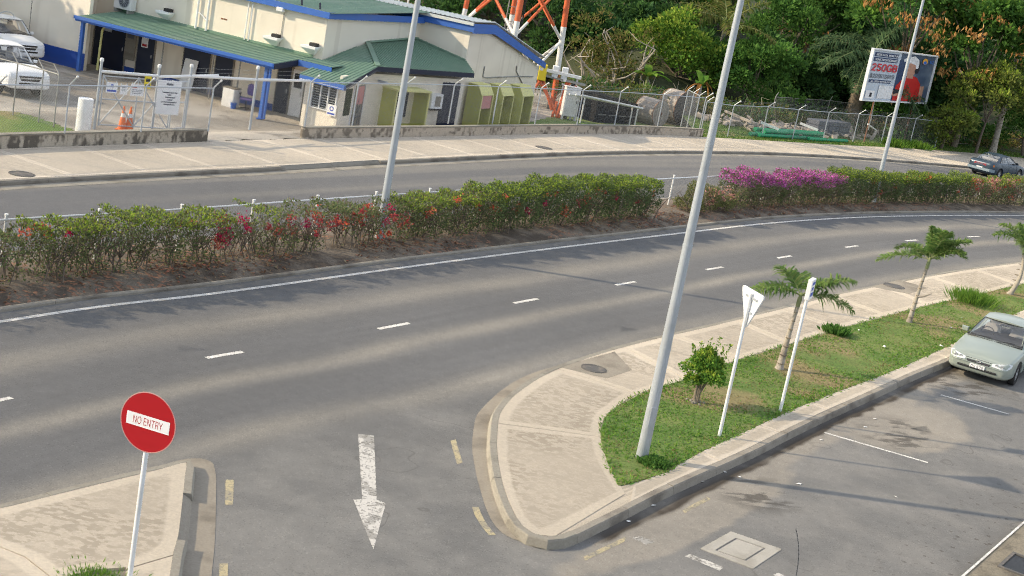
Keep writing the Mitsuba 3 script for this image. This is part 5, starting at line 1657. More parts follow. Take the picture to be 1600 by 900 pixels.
part(BK, 'handle', xf(path_tube([[0.14 * math.cos(t), 0.02, 0.25 + 0.1 * math.sin(t)] for t in np.linspace(0, PI, 9)], 0.006, 5), at_(q)), 'm_galv')
EC = thing('equipment_cabinet', 'white equipment cabinet on short legs beside the orange mast foot', 'cabinet')
q, a_ec = (1.15, 77.74), 0.35
part(EC, 'body', xf(bbox(-0.42, 0.42, -0.38, 0.38, 0.22, 1.75, 0.02), at_(q, 0.13, a_ec)), 'm_white_paint')
part(EC, 'roof', xf(bbox(-0.46, 0.46, -0.42, 0.42, 1.752, 1.82, 0.02), at_(q, 0.13, a_ec)), 'm_white_paint')
part(EC, 'door', xf(bbox(-0.37, 0.37, -0.40, -0.382, 0.32, 1.68, 0.005), at_(q, 0.13, a_ec)), 'm_pipe_white')
for z0, z1 in ((1.35, 1.6), (1.02, 1.28), (0.55, 0.8)):
    part(EC, 'vent_panel', xf(bbox(0.422, 0.435, -0.3, 0.3, z0, z1, 0.003), at_(q, 0.13, a_ec)), 'm_galv')
for sx in (-1, 1):
    for sy in (-1, 1):
        part(EC, 'leg', xf(box(sx * 0.36 - 0.05, sx * 0.36 + 0.05, sy * 0.3 - 0.05, sy * 0.3 + 0.05, 0, 0.219), at_(q, 0.13, a_ec)), 'm_white_paint')
part(EC, 'handle', xf(bbox(0.26, 0.29, -0.43, -0.402, 0.95, 1.1, 0.006), at_(q, 0.13, a_ec)), 'm_black')
BT = thing('covered_stack', 'long black tarpaulin-covered stack behind the fence beside the white cabinet', 'covered stack')
t0, t1 = np.array((2.31, 78.98)), np.array((4.62, 81.38))
td = (t1 - t0) / np.linalg.norm(t1 - t0)
Lb = float(np.linalg.norm(t1 - t0))
rngb = np.random.default_rng(12)
for k in range(4):
    x0, x1 = Lb * k / 4, Lb * (k + 1) / 4
    bm = trimesh.creation.box(bounds=[[x0 + 0.01, -0.5, 0.0], [x1 - 0.01, 0.9, 1.55 - 0.1 * k]]).subdivide().subdivide().subdivide().subdivide()
    bm.vertices += (meshkit.noise(bm.vertices * 3.0 + k * 7, 4)[:, None] - 0.5) * np.array([0.12, 0.22, 0.2])
    part(BT, 'cover', xf(bm, at_(t0, 0.1, math.atan2(td[1], td[0]))), 'm_black_tank', smooth=40)
    part(BT, 'rope', xf(bar([x0 + 0.1, -0.64, 0.5], [x1 - 0.1, -0.64, 0.52], 0.03, 0.03), at_(t0, 0.1, math.atan2(td[1], td[0]))), 'm_galv_dark')
PR = thing('pipe_rack', 'white pipes lying on a low white stand in front of the black stack', 'pipe rack')
p0_, p1_ = np.array((1.72, 77.21)), np.array((5.07, 76.20))
p0_, p1_ = np.array([1.75, 77.0]), np.array([5.2, 79.6])
pd_ = (p1_ - p0_) / np.linalg.norm(p1_ - p0_)
pn_ = np.array([-pd_[1], pd_[0]])
for k, o in enumerate((0, 0.16, 0.32)):
    a, c = p0_ + pn_ * o - pd_ * 0.3 * k, p1_ + pn_ * o
    part(PR, 'pipe', tube([*a, 1.62 - 0.02 * k], [*c, 1.28 - 0.02 * k], 0.055, 10), 'm_pipe_white', smooth=40)
for t in (0.05, 0.92):
    for o in (0.0, 0.45):
        s_q = p0_ + (p1_ - p0_) * t + pn_ * o
        part(PR, 'leg', tube([*s_q, 0.1], [*s_q, 1.55 - 0.35 * t], 0.04, 8), 'm_pipe_white', smooth=40)
WB = thing('white_board', 'white board lying on the lawn in front of the black stack', 'board')
part(WB, 'sheet', xf(bbox(-0.7, 0.7, -0.18, 0.18, 0.0, 0.05, 0.01), at_((4.03, 81.06), 0.17, 0.15)), 'm_white_paint')
part(WB, 'batten', xf(bbox(-0.6, 0.5, -0.03, 0.03, 0.051, 0.08, 0.005), at_((4.03, 81.06), 0.17, 0.15)), 'm_pipe_white')


mat('m_board_a', (0.34, 0.30, 0.265), 0.9)
mat('m_board_b', (0.30, 0.262, 0.23), 0.9)
mat('m_board_c', (0.37, 0.33, 0.295), 0.9)


def reel(label, q, r, w, ang, dark):
    key = thing('cable_reel', label, 'cable reel')
    M = at_(q, 0.13 + r, ang)
    Rx = np.array([[1, 0, 0, 0], [0, 0, 1, 0], [0, -1, 0, 0], [0, 0, 0, 1.0]])   # the reel's axis lies along local y
    for s in (-1, 1):
        y = s * w / 2
        n_pl = 9
        for k in range(n_pl):
            x0, x1 = -r + 2 * r * k / n_pl, -r + 2 * r * (k + 1) / n_pl - 0.012
            pl = Point(0, 0).buffer(r, quad_segs=10).intersection(shapely.box(x0, -r, x1, r))
            if pl.area > 0.001:
                m_ = trimesh.creation.extrude_polygon(pl, 0.06, engine='earcut')
                m_.apply_translation([0, 0, -0.03])
                part(key, 'flange_plank', xf(xf(m_, np.array([[1, 0, 0, 0], [0, 0, -1, y], [0, 1, 0, 0], [0, 0, 0, 1.0]])), M), (('m_board_a', 'm_board_b', 'm_board_c')[k % 3] if dark == 'm_reel' else dark) if s < 0 else 'm_reel')
        part(key, 'hub', xf(tube([0, y - 0.04 * 1.3, 0], [0, y + 0.04 * 1.3, 0], 0.09, 14), M), 'm_rust')
        part(key, 'rim_band', xf(xf(lathe([(r + 0.004, -0.025), (r + 0.012, -0.02), (r + 0.012, 0.02), (r + 0.004, 0.025)], 32), np.array([[1, 0, 0, 0], [0, 0, -1, y], [0, 1, 0, 0], [0, 0, 0, 1.0]])), M), 'm_rust')
    n_st = 26
    for k in range(n_st):
        t = k * 2 * PI / n_st
        c, s_ = math.cos(t), math.sin(t)
        st = trimesh.creation.box(bounds=[[-0.02, -w / 2 + 0.035, -r * PI / n_st + 0.005], [0.02, w / 2 - 0.035, r * PI / n_st - 0.005]])
        Mt = np.array([[c, 0, -s_, c * (r - 0.03)], [0, 1, 0, 0], [s_, 0, c, s_ * (r - 0.03)], [0, 0, 0, 1.0]])
        part(key, 'lagging_board', xf(xf(st, Mt), M), ('m_board_a', 'm_board_b', 'm_board_c')[(k * 7) % 3])
    return key


reel('smaller lagged wooden cable reel in front with its pale planked end showing', (5.93, 82.79), 0.76, 1.3, math.radians(50), 'm_reel')
reel('larger wooden cable reel behind with a dark planked end and a white spot', (7.52, 85.52), 1.0, 1.2, math.radians(48), 'm_reel_dark')
LG = thing('timber_stack', 'pale timber and pipes stacked behind the cable reels', 'timber stack')
for k in range(9):
    a = np.array((5.11, 89.98)) + [k * 0.12, k * 0.25]
    c = np.array((8.36, 92.14)) + [k * 0.1, k * 0.25]
    part(LG, 'beam', bar([*a, 1.0 + 0.12 * (k % 3)], [*c, 0.75 + 0.12 * (k % 3)], 0.14, 0.1), 'm_reel' if k % 3 else 'm_pipe_white')
for t in (0.1, 0.5, 0.9):
    a = np.array((5.11, 89.98)) * (1 - t) + np.array((8.36, 92.14)) * t
    part(LG, 'bearer', bar([*a, 0.5], [*(a + [1.0, 2.2]), 0.5], 0.2, 0.6), 'm_reel')
SHIFT[0] = None

DR = thing('drum', 'tall white plastic drum standing behind the stained low wall', 'drum')
q = (-15.27, 48.32)
part(DR, 'body', xf(lathe([(0.001, 0), (0.24, 0), (0.255, 0.03), (0.255, 0.38), (0.265, 0.40), (0.255, 0.42), (0.255, 0.78), (0.265, 0.80), (0.255, 0.82), (0.255, 1.14), (0.24, 1.17), (0.22, 1.17), (0.21, 1.15), (0.001, 1.15)], 28), at_(q)), 'm_white_paint', smooth=40)
part(DR, 'bung', xf(tube([0.12, 0, 1.15], [0.12, 0, 1.18], 0.04, 12), at_(q)), 'm_pipe_white')


def cone(label, q):
    key = thing('traffic_cone', label, 'traffic cone')
    part(key, 'base', xf(bbox(-0.19, 0.19, -0.19, 0.19, 0, 0.04, 0.01), at_(q)), 'm_orange')
    part(key, 'shell', xf(lathe([(0.15, 0.04), (0.085, 0.46)], 20), at_(q)), 'm_orange', smooth=40)
    part(key, 'white_band', xf(lathe([(0.086, 0.46), (0.064, 0.6)], 20), at_(q)), 'm_white_sign', smooth=40)
    part(key, 'shell', xf(lathe([(0.063, 0.6), (0.03, 0.84), (0.02, 0.85), (0.001, 0.85)], 20), at_(q)), 'm_orange', smooth=40)


cone('orange traffic cone behind the gate, the left one of two', (-14.49, 50.16))
cone('orange traffic cone behind the gate, the right one of two', (-14.28, 50.29))

# green pipes and dark crate on the verge
gp0, gp1 = np.array((12.46, 86.50)), np.array((19.12, 93.77))
GPk = thing('pipe_stack', 'stack of bright green plastic pipes lying on the verge behind the fence', 'pipe stack')
gd_ = (gp1 - gp0) / np.linalg.norm(gp1 - gp0)
gn_ = np.array([-gd_[1], gd_[0]])
Lg = float(np.linalg.norm(gp1 - gp0))
for row, (o, z, s0, s1) in enumerate(((0, 0.1, 0.05, 0.55), (0.28, 0.1, 0.0, 0.75), (0.56, 0.1, 0.1, 0.85), (0.84, 0.1, 0.15, 0.8), (0.14, 0.33, 0.12, 0.78), (0.42, 0.33, 0.15, 0.82), (0.70, 0.33, 0.1, 0.8), (-0.3, 0.08, 0.55, 1.0))):
    a, c = gp0 + gn_ * o + gd_ * Lg * s0, gp0 + gn_ * o + gd_ * Lg * s1
    part(GPk, 'pipe', tube([*a, 0.17 + z], [*c, 0.17 + z], 0.11, 14), 'm_green_pipe', smooth=40)
    part(GPk, 'socket', tube([*(a - gd_ * 0.05), 0.17 + z], [*(a + gd_ * 0.35), 0.17 + z], 0.132, 14), 'm_green_pipe', smooth=40)
DC = thing('crate_stack', 'dark slatted crates stacked beside the green pipes', 'crates')
dq = np.array((18.48, 94.43)) + gn_ * 1.2
for j in range(3):
    for i in range(3):
        part(DC, 'crate', xf(bbox(-0.62 + i * 1.3, 0.6 + i * 1.3, -0.5, 0.5, j * 0.32, j * 0.32 + 0.30, 0.02), frame(dq[0], dq[1], 0.16, math.atan2(gd_[1], gd_[0]))), 'm_grey_text')
for k, (a, c) in enumerate((([(13.02, 88.86), (14.15, 88.66)]), ([(16.09, 93.11), (17.26, 92.89)]), ([(11.09, 91.77), (12.83, 89.21)]))):
    kk = thing('timber', ['pale beam lying across the left end of the green pipes', 'pale beam lying across the right end of the green pipes', 'grey beam lying among the rubble behind the verge'][k], 'timber')
    put(kk, bar([*a, 0.85], [*c, 0.65], 0.16, 0.14), 'm_pipe_white' if k < 2 else 'm_reel')
# rubble of broken concrete and boards along the foot of the trees
rr_ = np.random.default_rng(5)
rub = []
base_l = smooth_line([(10.20, 90.60), (11.08, 91.30), (11.89, 91.21), (13.09, 91.08), (16.03, 94.45), (20.21, 98.88)], 0.3)
for k in range(320):
    p = base_l[rr_.integers(0, len(base_l))] + rr_.normal(0, 0.9, 2)
    s = rr_.uniform(0.08, 0.32)
    m_ = trimesh.creation.box([s * rr_.uniform(1, 3), s, s * 0.5])
    m_.apply_transform(trimesh.transformations.random_rotation_matrix(rr_.random(3)) if k % 2 else frame(0, 0, 0, rr_.uniform(0, PI)))
    m_.apply_translation([*p, 0.2 + rr_.uniform(0, 0.25)])
    rub.append(m_)
k = thing('rubble', 'loose rubble and broken boards lying along the foot of the trees', 'rubble', kind='stuff')
put(k, cat(*rub), 'm_reel')

# ------------------------------------------------------------------ litter
lt = np.random.default_rng(8)
spots = [(982, 815, 'gutter below the lamp post'), (1021, 790, ''), (1095, 753, ''), (1132, 738, ''), (1156, 746, 'road beside the gutter'), (1283, 687, ''), (1305, 657, ''), (972, 818, ''), (1367, 667, ''), (1060, 771, '')]
for k, (x, y, _) in enumerate(spots):
    pass
lits = [(2.70, 23.26), (3.18, 24.22), (4.18, 25.90), (4.71, 26.69), (5.00, 26.56), (7.15, 29.90), (6.22, 26.81), (8.43, 31.48), (8.83, 32.31), (8.19, 27.12)]
lits2 = [(10.41, 38.86), (9.99, 40.38), (13.31, 43.12), (14.12, 44.89), (12.33, 40.37)]
def scrap(q, z, s, rng):
    pts = rng.normal(0, 1, (9, 3)) * [s, s * 0.7, s * 0.3]
    pts[:, 2] = np.abs(pts[:, 2])
    m_ = hullmesh(pts)
    m_.apply_translation([*q, z])
    return m_
for k, q in enumerate(lits):
    key = thing('litter', 'scrap of white litter lying in the gutter and on the service road', 'litter', 'white litter scraps on the service road')
    put(key, scrap(q, 0.012, 0.028, lt), 'm_litter')
for k, q in enumerate(lits2):
    key = thing('litter', 'white carton lying on the dry patch of grass' if k == 0 else 'scrap of white litter lying in the grass near the parked silver car', 'litter', None if k == 0 else 'white litter scraps in the grass')
    put(key, scrap(q, 0.18, 0.10 if k == 0 else 0.04, lt), 'm_litter')

# ------------------------------------------------------------------ vehicles (x forward, y to the left, z up; origin on the ground amidships)
def half_prof(hw, zl, zt, crown):
    h = zt - zl
    return np.array([(0, zl), (hw * 0.72, zl), (hw * 0.92, zl + 0.02), (hw * 0.985, zl + 0.16 * h), (hw, zl + 0.40 * h), (hw * 0.998, zl + 0.62 * h), (hw * 0.975, zt - 0.12 * h),
                     (hw * 0.945, zt - 0.045 * h), (hw * 0.88, zt), (hw * 0.5, zt + crown * 0.75), (0, zt + crown)])


def car_body(st):
    """st: rows (x, half width, z low, z top, crown) from rear to front."""
    from scipy.interpolate import PchipInterpolator
    st = np.asarray(st, float)
    f = PchipInterpolator(st[:, 0], st[:, 1:], axis=0)
    xs = np.unique(np.r_[st[:, 0], np.linspace(st[0, 0], st[-1, 0], 44)])
    rings = []
    for x in xs:
        p = half_prof(*f(x))
        ring = np.vstack([p, p[1:-1][::-1] * [-1, 1]])
        rings.append(np.column_stack([np.full(len(ring), x), ring]))
    n = len(rings[0])
    V = np.vstack(rings + [[[xs[0], 0, rings[0][:, 2].mean()]], [[xs[-1], 0, rings[-1][:, 2].mean()]]])
    i = np.arange(n)
    j = (i + 1) % n
    F = []
    for k in range(len(xs) - 1):
        o = k * n
        F += [np.stack([o + i, o + j, o + j + n], 1), np.stack([o + i, o + j + n, o + i + n], 1)]
    o = (len(xs) - 1) * n
    F += [np.stack([j, i, i * 0 + len(V) - 2], 1), np.stack([o + i, o + j, i * 0 + len(V) - 1], 1)]
    m = trimesh.Trimesh(V, np.vstack(F), process=True)
    m.fix_normals()
    return m, f


def patch(fn, ns=9, nt=6):
    s, t = np.meshgrid(np.linspace(-1, 1, ns), np.linspace(0, 1, nt), indexing='ij')
    V = np.stack(fn(s, t), -1).reshape(-1, 3)
    ii, jj = np.meshgrid(np.arange(ns - 1), np.arange(nt - 1), indexing='ij')
    a = (ii * nt + jj).ravel()
    return trimesh.Trimesh(V, np.vstack([np.stack([a, a + nt, a + nt + 1], 1), np.stack([a, a + nt + 1, a + 1], 1)]), process=False)


def wheel(key, x, y, r, w, M, steel=False):
    s = 1 if y > 0 else -1
    Mw = np.array([[1, 0, 0, x], [0, 0, -1, y], [0, 1, 0, r], [0, 0, 0, 1.0]])
    k = part(key, 'wheel', xf(xf(lathe([(r * 0.62, -w / 2), (r * 0.9, -w / 2), (r * 0.985, -w * 0.36), (r, -w * 0.2), (r, w * 0.2), (r * 0.985, w * 0.36), (r * 0.9, w / 2), (r * 0.62, w / 2), (r * 0.60, w * 0.3), (r * 0.6, -w * 0.3), (r * 0.62, -w / 2)], 30), Mw), M), 'm_tyre', smooth=40)
    zc = -s * w * 0.36                                        # local z is -y
    part(k, 'rim', xf(xf(lathe([(r * 0.62, zc * 1.2), (r * 0.60, zc), (r * 0.55, zc * 0.5), (0.001, zc * 0.5)], 30), Mw), M), 'm_galv_dark')
    for a in range(6):
        t = a * PI / 3
        c, s_ = math.cos(t), math.sin(t)
        sp = hullmesh([[0.03 * r, -0.11 * r, zc * 0.9], [0.03 * r, 0.11 * r, zc * 0.9], [0.60 * r, -0.08 * r, zc * 1.15], [0.60 * r, 0.08 * r, zc * 1.15], [0.03 * r, -0.1 * r, zc * 0.55], [0.03 * r, 0.1 * r, zc * 0.55], [0.60 * r, -0.07 * r, zc * 0.7], [0.60 * r, 0.07 * r, zc * 0.7]])
        part(k, 'spoke', xf(xf(xf(sp, np.array([[c, -s_, 0, 0], [s_, c, 0, 0], [0, 0, 1, 0], [0, 0, 0, 1.0]])), Mw), M), 'm_rim')
    part(k, 'hub_cap', xf(xf(lathe([(0.17 * r, zc * 0.8), (0.15 * r, zc * 1.25), (0.001, zc * 1.3)], 16), Mw), M), 'm_rim')


def glass_set(key, M, g, body_mat, rhd=True, front_only=False):
    """g: windshield base / top, rear base / top, half widths and heights."""
    xb, zb, yb, xt, zt, yt = g['xb'], g['zb'], g['yb'], g['xt'], g['zt'], g['yt']
    rb, rzb, ryb, rt, rzt, ryt = g['rb'], g['rzb'], g['ryb'], g['rt'], g['rzt'], g['ryt']
    P = lambda n, m, mt, **kw: part(key, n, xf(m, M), mt, **kw)
    def ws(s, t, k=1.0):
        return (xb + (xt - xb) * t + g.get('bulge', 0.13) * (1 - s * s) * (1 - 0.55 * t), k * s * (yb + (yt - yb) * t), zb + (zt - zb) * t + 0.035 * np.sin(PI * t))
    def rs(s, t):
        return (rb + (rt - rb) * t - 0.10 * (1 - s * s) * (1 - 0.55 * t), s * (ryb + (ryt - ryb) * t), rzb + (rzt - rzb) * t + 0.03 * np.sin(PI * t))
    w = P('windscreen', patch(ws, 13, 7), 'm_glass', smooth=True)
    e = [np.array(ws(s, 0.0)) for s in np.linspace(-1, 1, 11)]
    part(w, 'seal', xf(path_tube([q + [0.01, 0, 0.0] for q in e], 0.022, 6), M), 'm_black', smooth=40)
    et = [np.array(ws(s, 1.0)) for s in np.linspace(-1, 1, 11)]
    part(w, 'seal', xf(path_tube(et, 0.014, 6), M), 'm_black', smooth=40)
    for s in (-1, 1):
        part(w, 'seal', xf(path_tube([np.array(ws(s, t)) * [1, 0.99, 1] for t in np.linspace(0, 1, 6)], 0.014, 6), M), 'm_black', smooth=40)
    for s in (-0.75, 0.1):
        part(w, 'wiper', xf(path_tube([np.array(ws(s, 0.02)) + [0.03, 0, 0.02], np.array(ws(s + 0.35, 0.09)) + [0.02, 0, 0.02], np.array(ws(s + 0.62, 0.10)) + [0.02, 0, 0.02]], 0.010, 5), M), 'm_black')
    r = P('rear_window', patch(rs, 11, 6), 'm_glass', smooth=True)
    part(r, 'seal', xf(path_tube([np.array(rs(s, 0.0)) for s in np.linspace(-1, 1, 9)], 0.016, 6), M), 'm_black', smooth=40)
    # roof
    def roof(s, t, dz=0.0):
        x = xt + (rt - xt) * t
        hw = yt + (ryt - yt) * t
        z = zt + (rzt - zt) * t + 0.055 * np.sin(PI * np.clip(t * 0.9 + 0.05, 0, 1)) + 0.045 * (1 - s * s) + dz
        return (x + g.get('bulge', 0.13) * 0.45 * (1 - s * s) * (1 - t) - 0.045 * (1 - s * s) * t, s * hw, z)
    top = np.stack(roof(*np.meshgrid(np.linspace(-1, 1, 11), np.linspace(0, 1, 11))), -1).reshape(-1, 3)
    lo = np.stack(roof(*np.meshgrid(np.linspace(-1, 1, 11), np.linspace(0, 1, 11)), -0.05), -1).reshape(-1, 3)
    P('roof', hullmesh(np.vstack([top, lo])), body_mat, smooth=50)
    for s in (-1, 1):
        a0, a1 = np.array([xb - 0.02, s * yb, zb]), np.array([xt - 0.01, s * yt, zt])
        P('pillar', hullmesh(np.vstack([a0 + d for d in ([0.03, 0, -0.05], [-0.06, s * 0.03, -0.05], [-0.05, -s * 0.05, -0.05])] + [a1 + d for d in ([0.02, 0, 0.02], [-0.06, s * 0.02, 0.02], [-0.05, -s * 0.05, 0.02], [0.02, 0, -0.03])])), body_mat, smooth=50)
        c0, c1 = np.array([rb, s * ryb, rzb]), np.array([rt, s * ryt, rzt])
        P('pillar', hullmesh(np.vstack([c0 + d for d in ([0.0, 0, -0.05], [g.get('cw', 0.38), s * 0.06, -0.06], [0.2, -s * 0.05, -0.05])] + [c1 + d for d in ([0, 0, 0.02], [0.12, s * 0.02, 0.02], [0.1, -s * 0.06, 0.02])])), body_mat, smooth=50)
        # side glass, with the B pillar
        yb_ = lambda x: s * (yb + 0.045)
        b0, b1 = xb - 0.16, rb + g.get('cw', 0.38) + 0.02
        t0, t1 = xt - 0.10, rt + 0.16
        xm, xmt = (b0 + b1) / 2 + 0.02, (t0 + t1) / 2 + 0.0
        ybs, yts = yb + 0.035, yt + 0.012
        for (p, q, u, v) in ((b0, xm + 0.04, t0, xmt + 0.03), (xm - 0.04, b1, xmt - 0.03, t1)):
            if g.get('single') and p != b0:
                continue
            k = P('side_window', quadmesh([[p, s * ybs, zb + 0.01], [q, s * ybs, zb + 0.01], [v, s * yts, zt - 0.02], [u, s * yts, zt - 0.02]]), 'm_glass')
            part(k, 'trim', xf(bar([p + 0.05, s * (ybs + 0.012), zb + 0.0], [q - 0.05, s * (ybs + 0.012), zb + 0.0], 0.02, 0.025), M), 'm_black')
        P('pillar', hullmesh(np.vstack([[xm + d, s * (ybs + e_), zb - 0.04] for d in (-0.045, 0.045) for e_ in (0.004, -0.05)] + [[xmt + d, s * (yts + e_), zt + 0.0] for d in (-0.035, 0.035) for e_ in (0.004, -0.05)])), body_mat)
        P('roof_rail', path_tube([a1 + [-0.02, s * 0.004, -0.01], [(xt + rt) / 2, s * (yt + 0.01), zt + 0.03], c1 + [0.05, s * 0.004, -0.01]], 0.028, 6), body_mat, smooth=50)
        mr = P('mirror', xf(hullmesh(np.array([[0.04, 0, -0.08], [0.04, 0, 0.06], [0.04, s * 0.20, -0.07], [0.04, s * 0.20, 0.06], [0.12, s * 0.02, -0.06], [0.12, s * 0.02, 0.04], [0.11, s * 0.17, -0.05], [0.11, s * 0.17, 0.04]])), frame(xb - 0.38, s * (yb + 0.08), zb + 0.07)), body_mat, smooth=50)
        part(mr, 'mirror_glass', xf(xf(box(0.036, 0.039, s * 0.02, s * 0.185, -0.06, 0.05), frame(xb - 0.38, s * (yb + 0.08), zb + 0.07)), M), 'm_dark_glass')
    # cabin: dark lining, seats, dash, wheel
    P('cabin_lining', box(rb + 0.1, xb - 0.02, -yb + 0.06, yb - 0.06, g['floor'] - 0.02, g['floor'] + 0.02), 'm_interior')
    P('dashboard', hullmesh([[xb + 0.02, s * (yb - 0.08), zb - 0.01] for s in (-1, 1)] + [[xb - 0.42, s * (yb - 0.1), zb + 0.05] for s in (-1, 1)] + [[xb - 0.45, s * (yb - 0.1), zb - 0.1] for s in (-1, 1)] + [[xb, s * (yb - 0.1), zb - 0.1] for s in (-1, 1)]), 'm_interior')
    drv = 1 if not rhd else -1
    for s in (-1, 1):
        sx = xb - 1.15
        st = P('seat', hullmesh([[sx + a, s * 0.36 + b_ * 0.24, z] for a, b_, z in ((0, -1, g['floor']), (0, 1, g['floor']), (0.14, -1, g['floor']), (0.14, 1, g['floor']), (-0.14, -0.8, zb + 0.22), (-0.14, 0.8, zb + 0.22), (-0.04, -0.85, zb + 0.20), (-0.04, 0.85, zb + 0.20))]), 'm_seat', smooth=40)
        part(st, 'headrest', xf(bbox(sx - 0.2, sx - 0.1, s * 0.36 - 0.13, s * 0.36 + 0.13, zb + 0.235, zb + 0.40, 0.03), M), 'm_seat')
    if not g.get('single'):
        P('rear_seat', bbox(rb + 0.45, rb + 0.6, -0.6, 0.6, g['floor'], zb + 0.2, 0.04), 'm_seat')
        P('parcel_shelf', box(rb + 0.12, rb + 0.46, -0.6, 0.6, zb - 0.02, zb + 0.02), 'm_interior')
    tq = [[0, 0.18 * math.cos(t), 0.18 * math.sin(t)] for t in np.linspace(0, 2 * PI, 25)]
    sw = xf(path_tube(tq, 0.014, 6), np.array([[0.9, 0, -0.43, xb - 0.52], [0, 1, 0, drv * 0.36], [0.43, 0, 0.9, zb + 0.06], [0, 0, 0, 1.0]]))
    P('steering_wheel', sw, 'm_interior', smooth=True)
    P('mirror', xf(bbox(-0.02, 0.02, -0.11, 0.11, -0.03, 0.03, 0.01), frame(xt + 0.12, 0, zt - 0.06)), 'm_black')


def arches(m, xs, yw, r):
    for x in xs:
        for s in (-1, 1):
            c = tube([x, s * (yw - 0.28), 0.0], [x, s * (yw + 0.2), 0.0], r, 36)
            c.apply_translation([0, 0, ARZ[0]])
            m = trimesh.boolean.difference([m, c], engine='manifold')
    return m


ARZ = [0.32]


def plate_sign(key, M, c, w, h, text, face=1, tilt=0.0, m='m_white_sign'):
    """A number plate whose face looks along +x (face=1) or -x."""
    Mp = np.eye(4)
    Mp[:3, 0], Mp[:3, 1], Mp[:3, 2], Mp[:3, 3] = [0, face, 0], [0, 0, 1], [face, 0, 0], c
    k = part(key, 'number_plate', xf(xf(bbox(-w / 2, w / 2, -h / 2, h / 2, 0, 0.012, 0.003), Mp), M), m)
    if text:
        q = meshkit.text_mesh(text, h * 0.62, 0.002, bold=True)
        b_ = q.bounds
        q.apply_translation([-(b_[0][0] + b_[1][0]) / 2, -(b_[0][1] + b_[1][1]) / 2, 0.0122])
        q.apply_scale([w * 0.82 / (b_[1][0] - b_[0][0]), 1, 1])
        part(k, 'lettering', xf(xf(q, Mp), M), 'm_grey_text')


SEDAN = [(-2.36, 0.62, 0.42, 0.80, 0.02), (-2.32, 0.72, 0.34, 0.90, 0.02), (-2.2, 0.80, 0.26, 0.965, 0.02), (-1.9, 0.86, 0.22, 0.985, 0.02), (-1.4, 0.885, 0.20, 0.975, 0.02), (-0.6, 0.89, 0.19, 0.945, 0.0), (0.3, 0.89, 0.19, 0.92, 0.0),
         (0.85, 0.885, 0.19, 0.915, 0.03), (1.2, 0.88, 0.19, 0.875, 0.06), (1.7, 0.87, 0.20, 0.80, 0.075), (2.05, 0.84, 0.21, 0.735, 0.07), (2.22, 0.79, 0.22, 0.695, 0.05), (2.33, 0.72, 0.24, 0.645, 0.03), (2.385, 0.62, 0.30, 0.585, 0.01)]
SED_G = dict(xb=0.95, zb=0.925, yb=0.745, xt=0.12, zt=1.345, yt=0.585, rb=-1.72, rzb=0.985, ryb=0.66, rt=-1.02, rzt=1.335, ryt=0.56, floor=0.955, cw=0.42)


def nose_x(f, y, z, lo, hi):
    """x where the body's surface is |y| wide at height z, searching from the tip."""
    for x in np.linspace(hi, lo, 160):
        hw, zl, zt, cr = f(x)
        p = half_prof(hw, zl, zt, cr)
        yy = np.interp(z, p[3:9, 1], p[3:9, 0]) if p[3, 1] <= z <= p[8, 1] else -1
        if yy >= abs(y):
            return x
    return lo


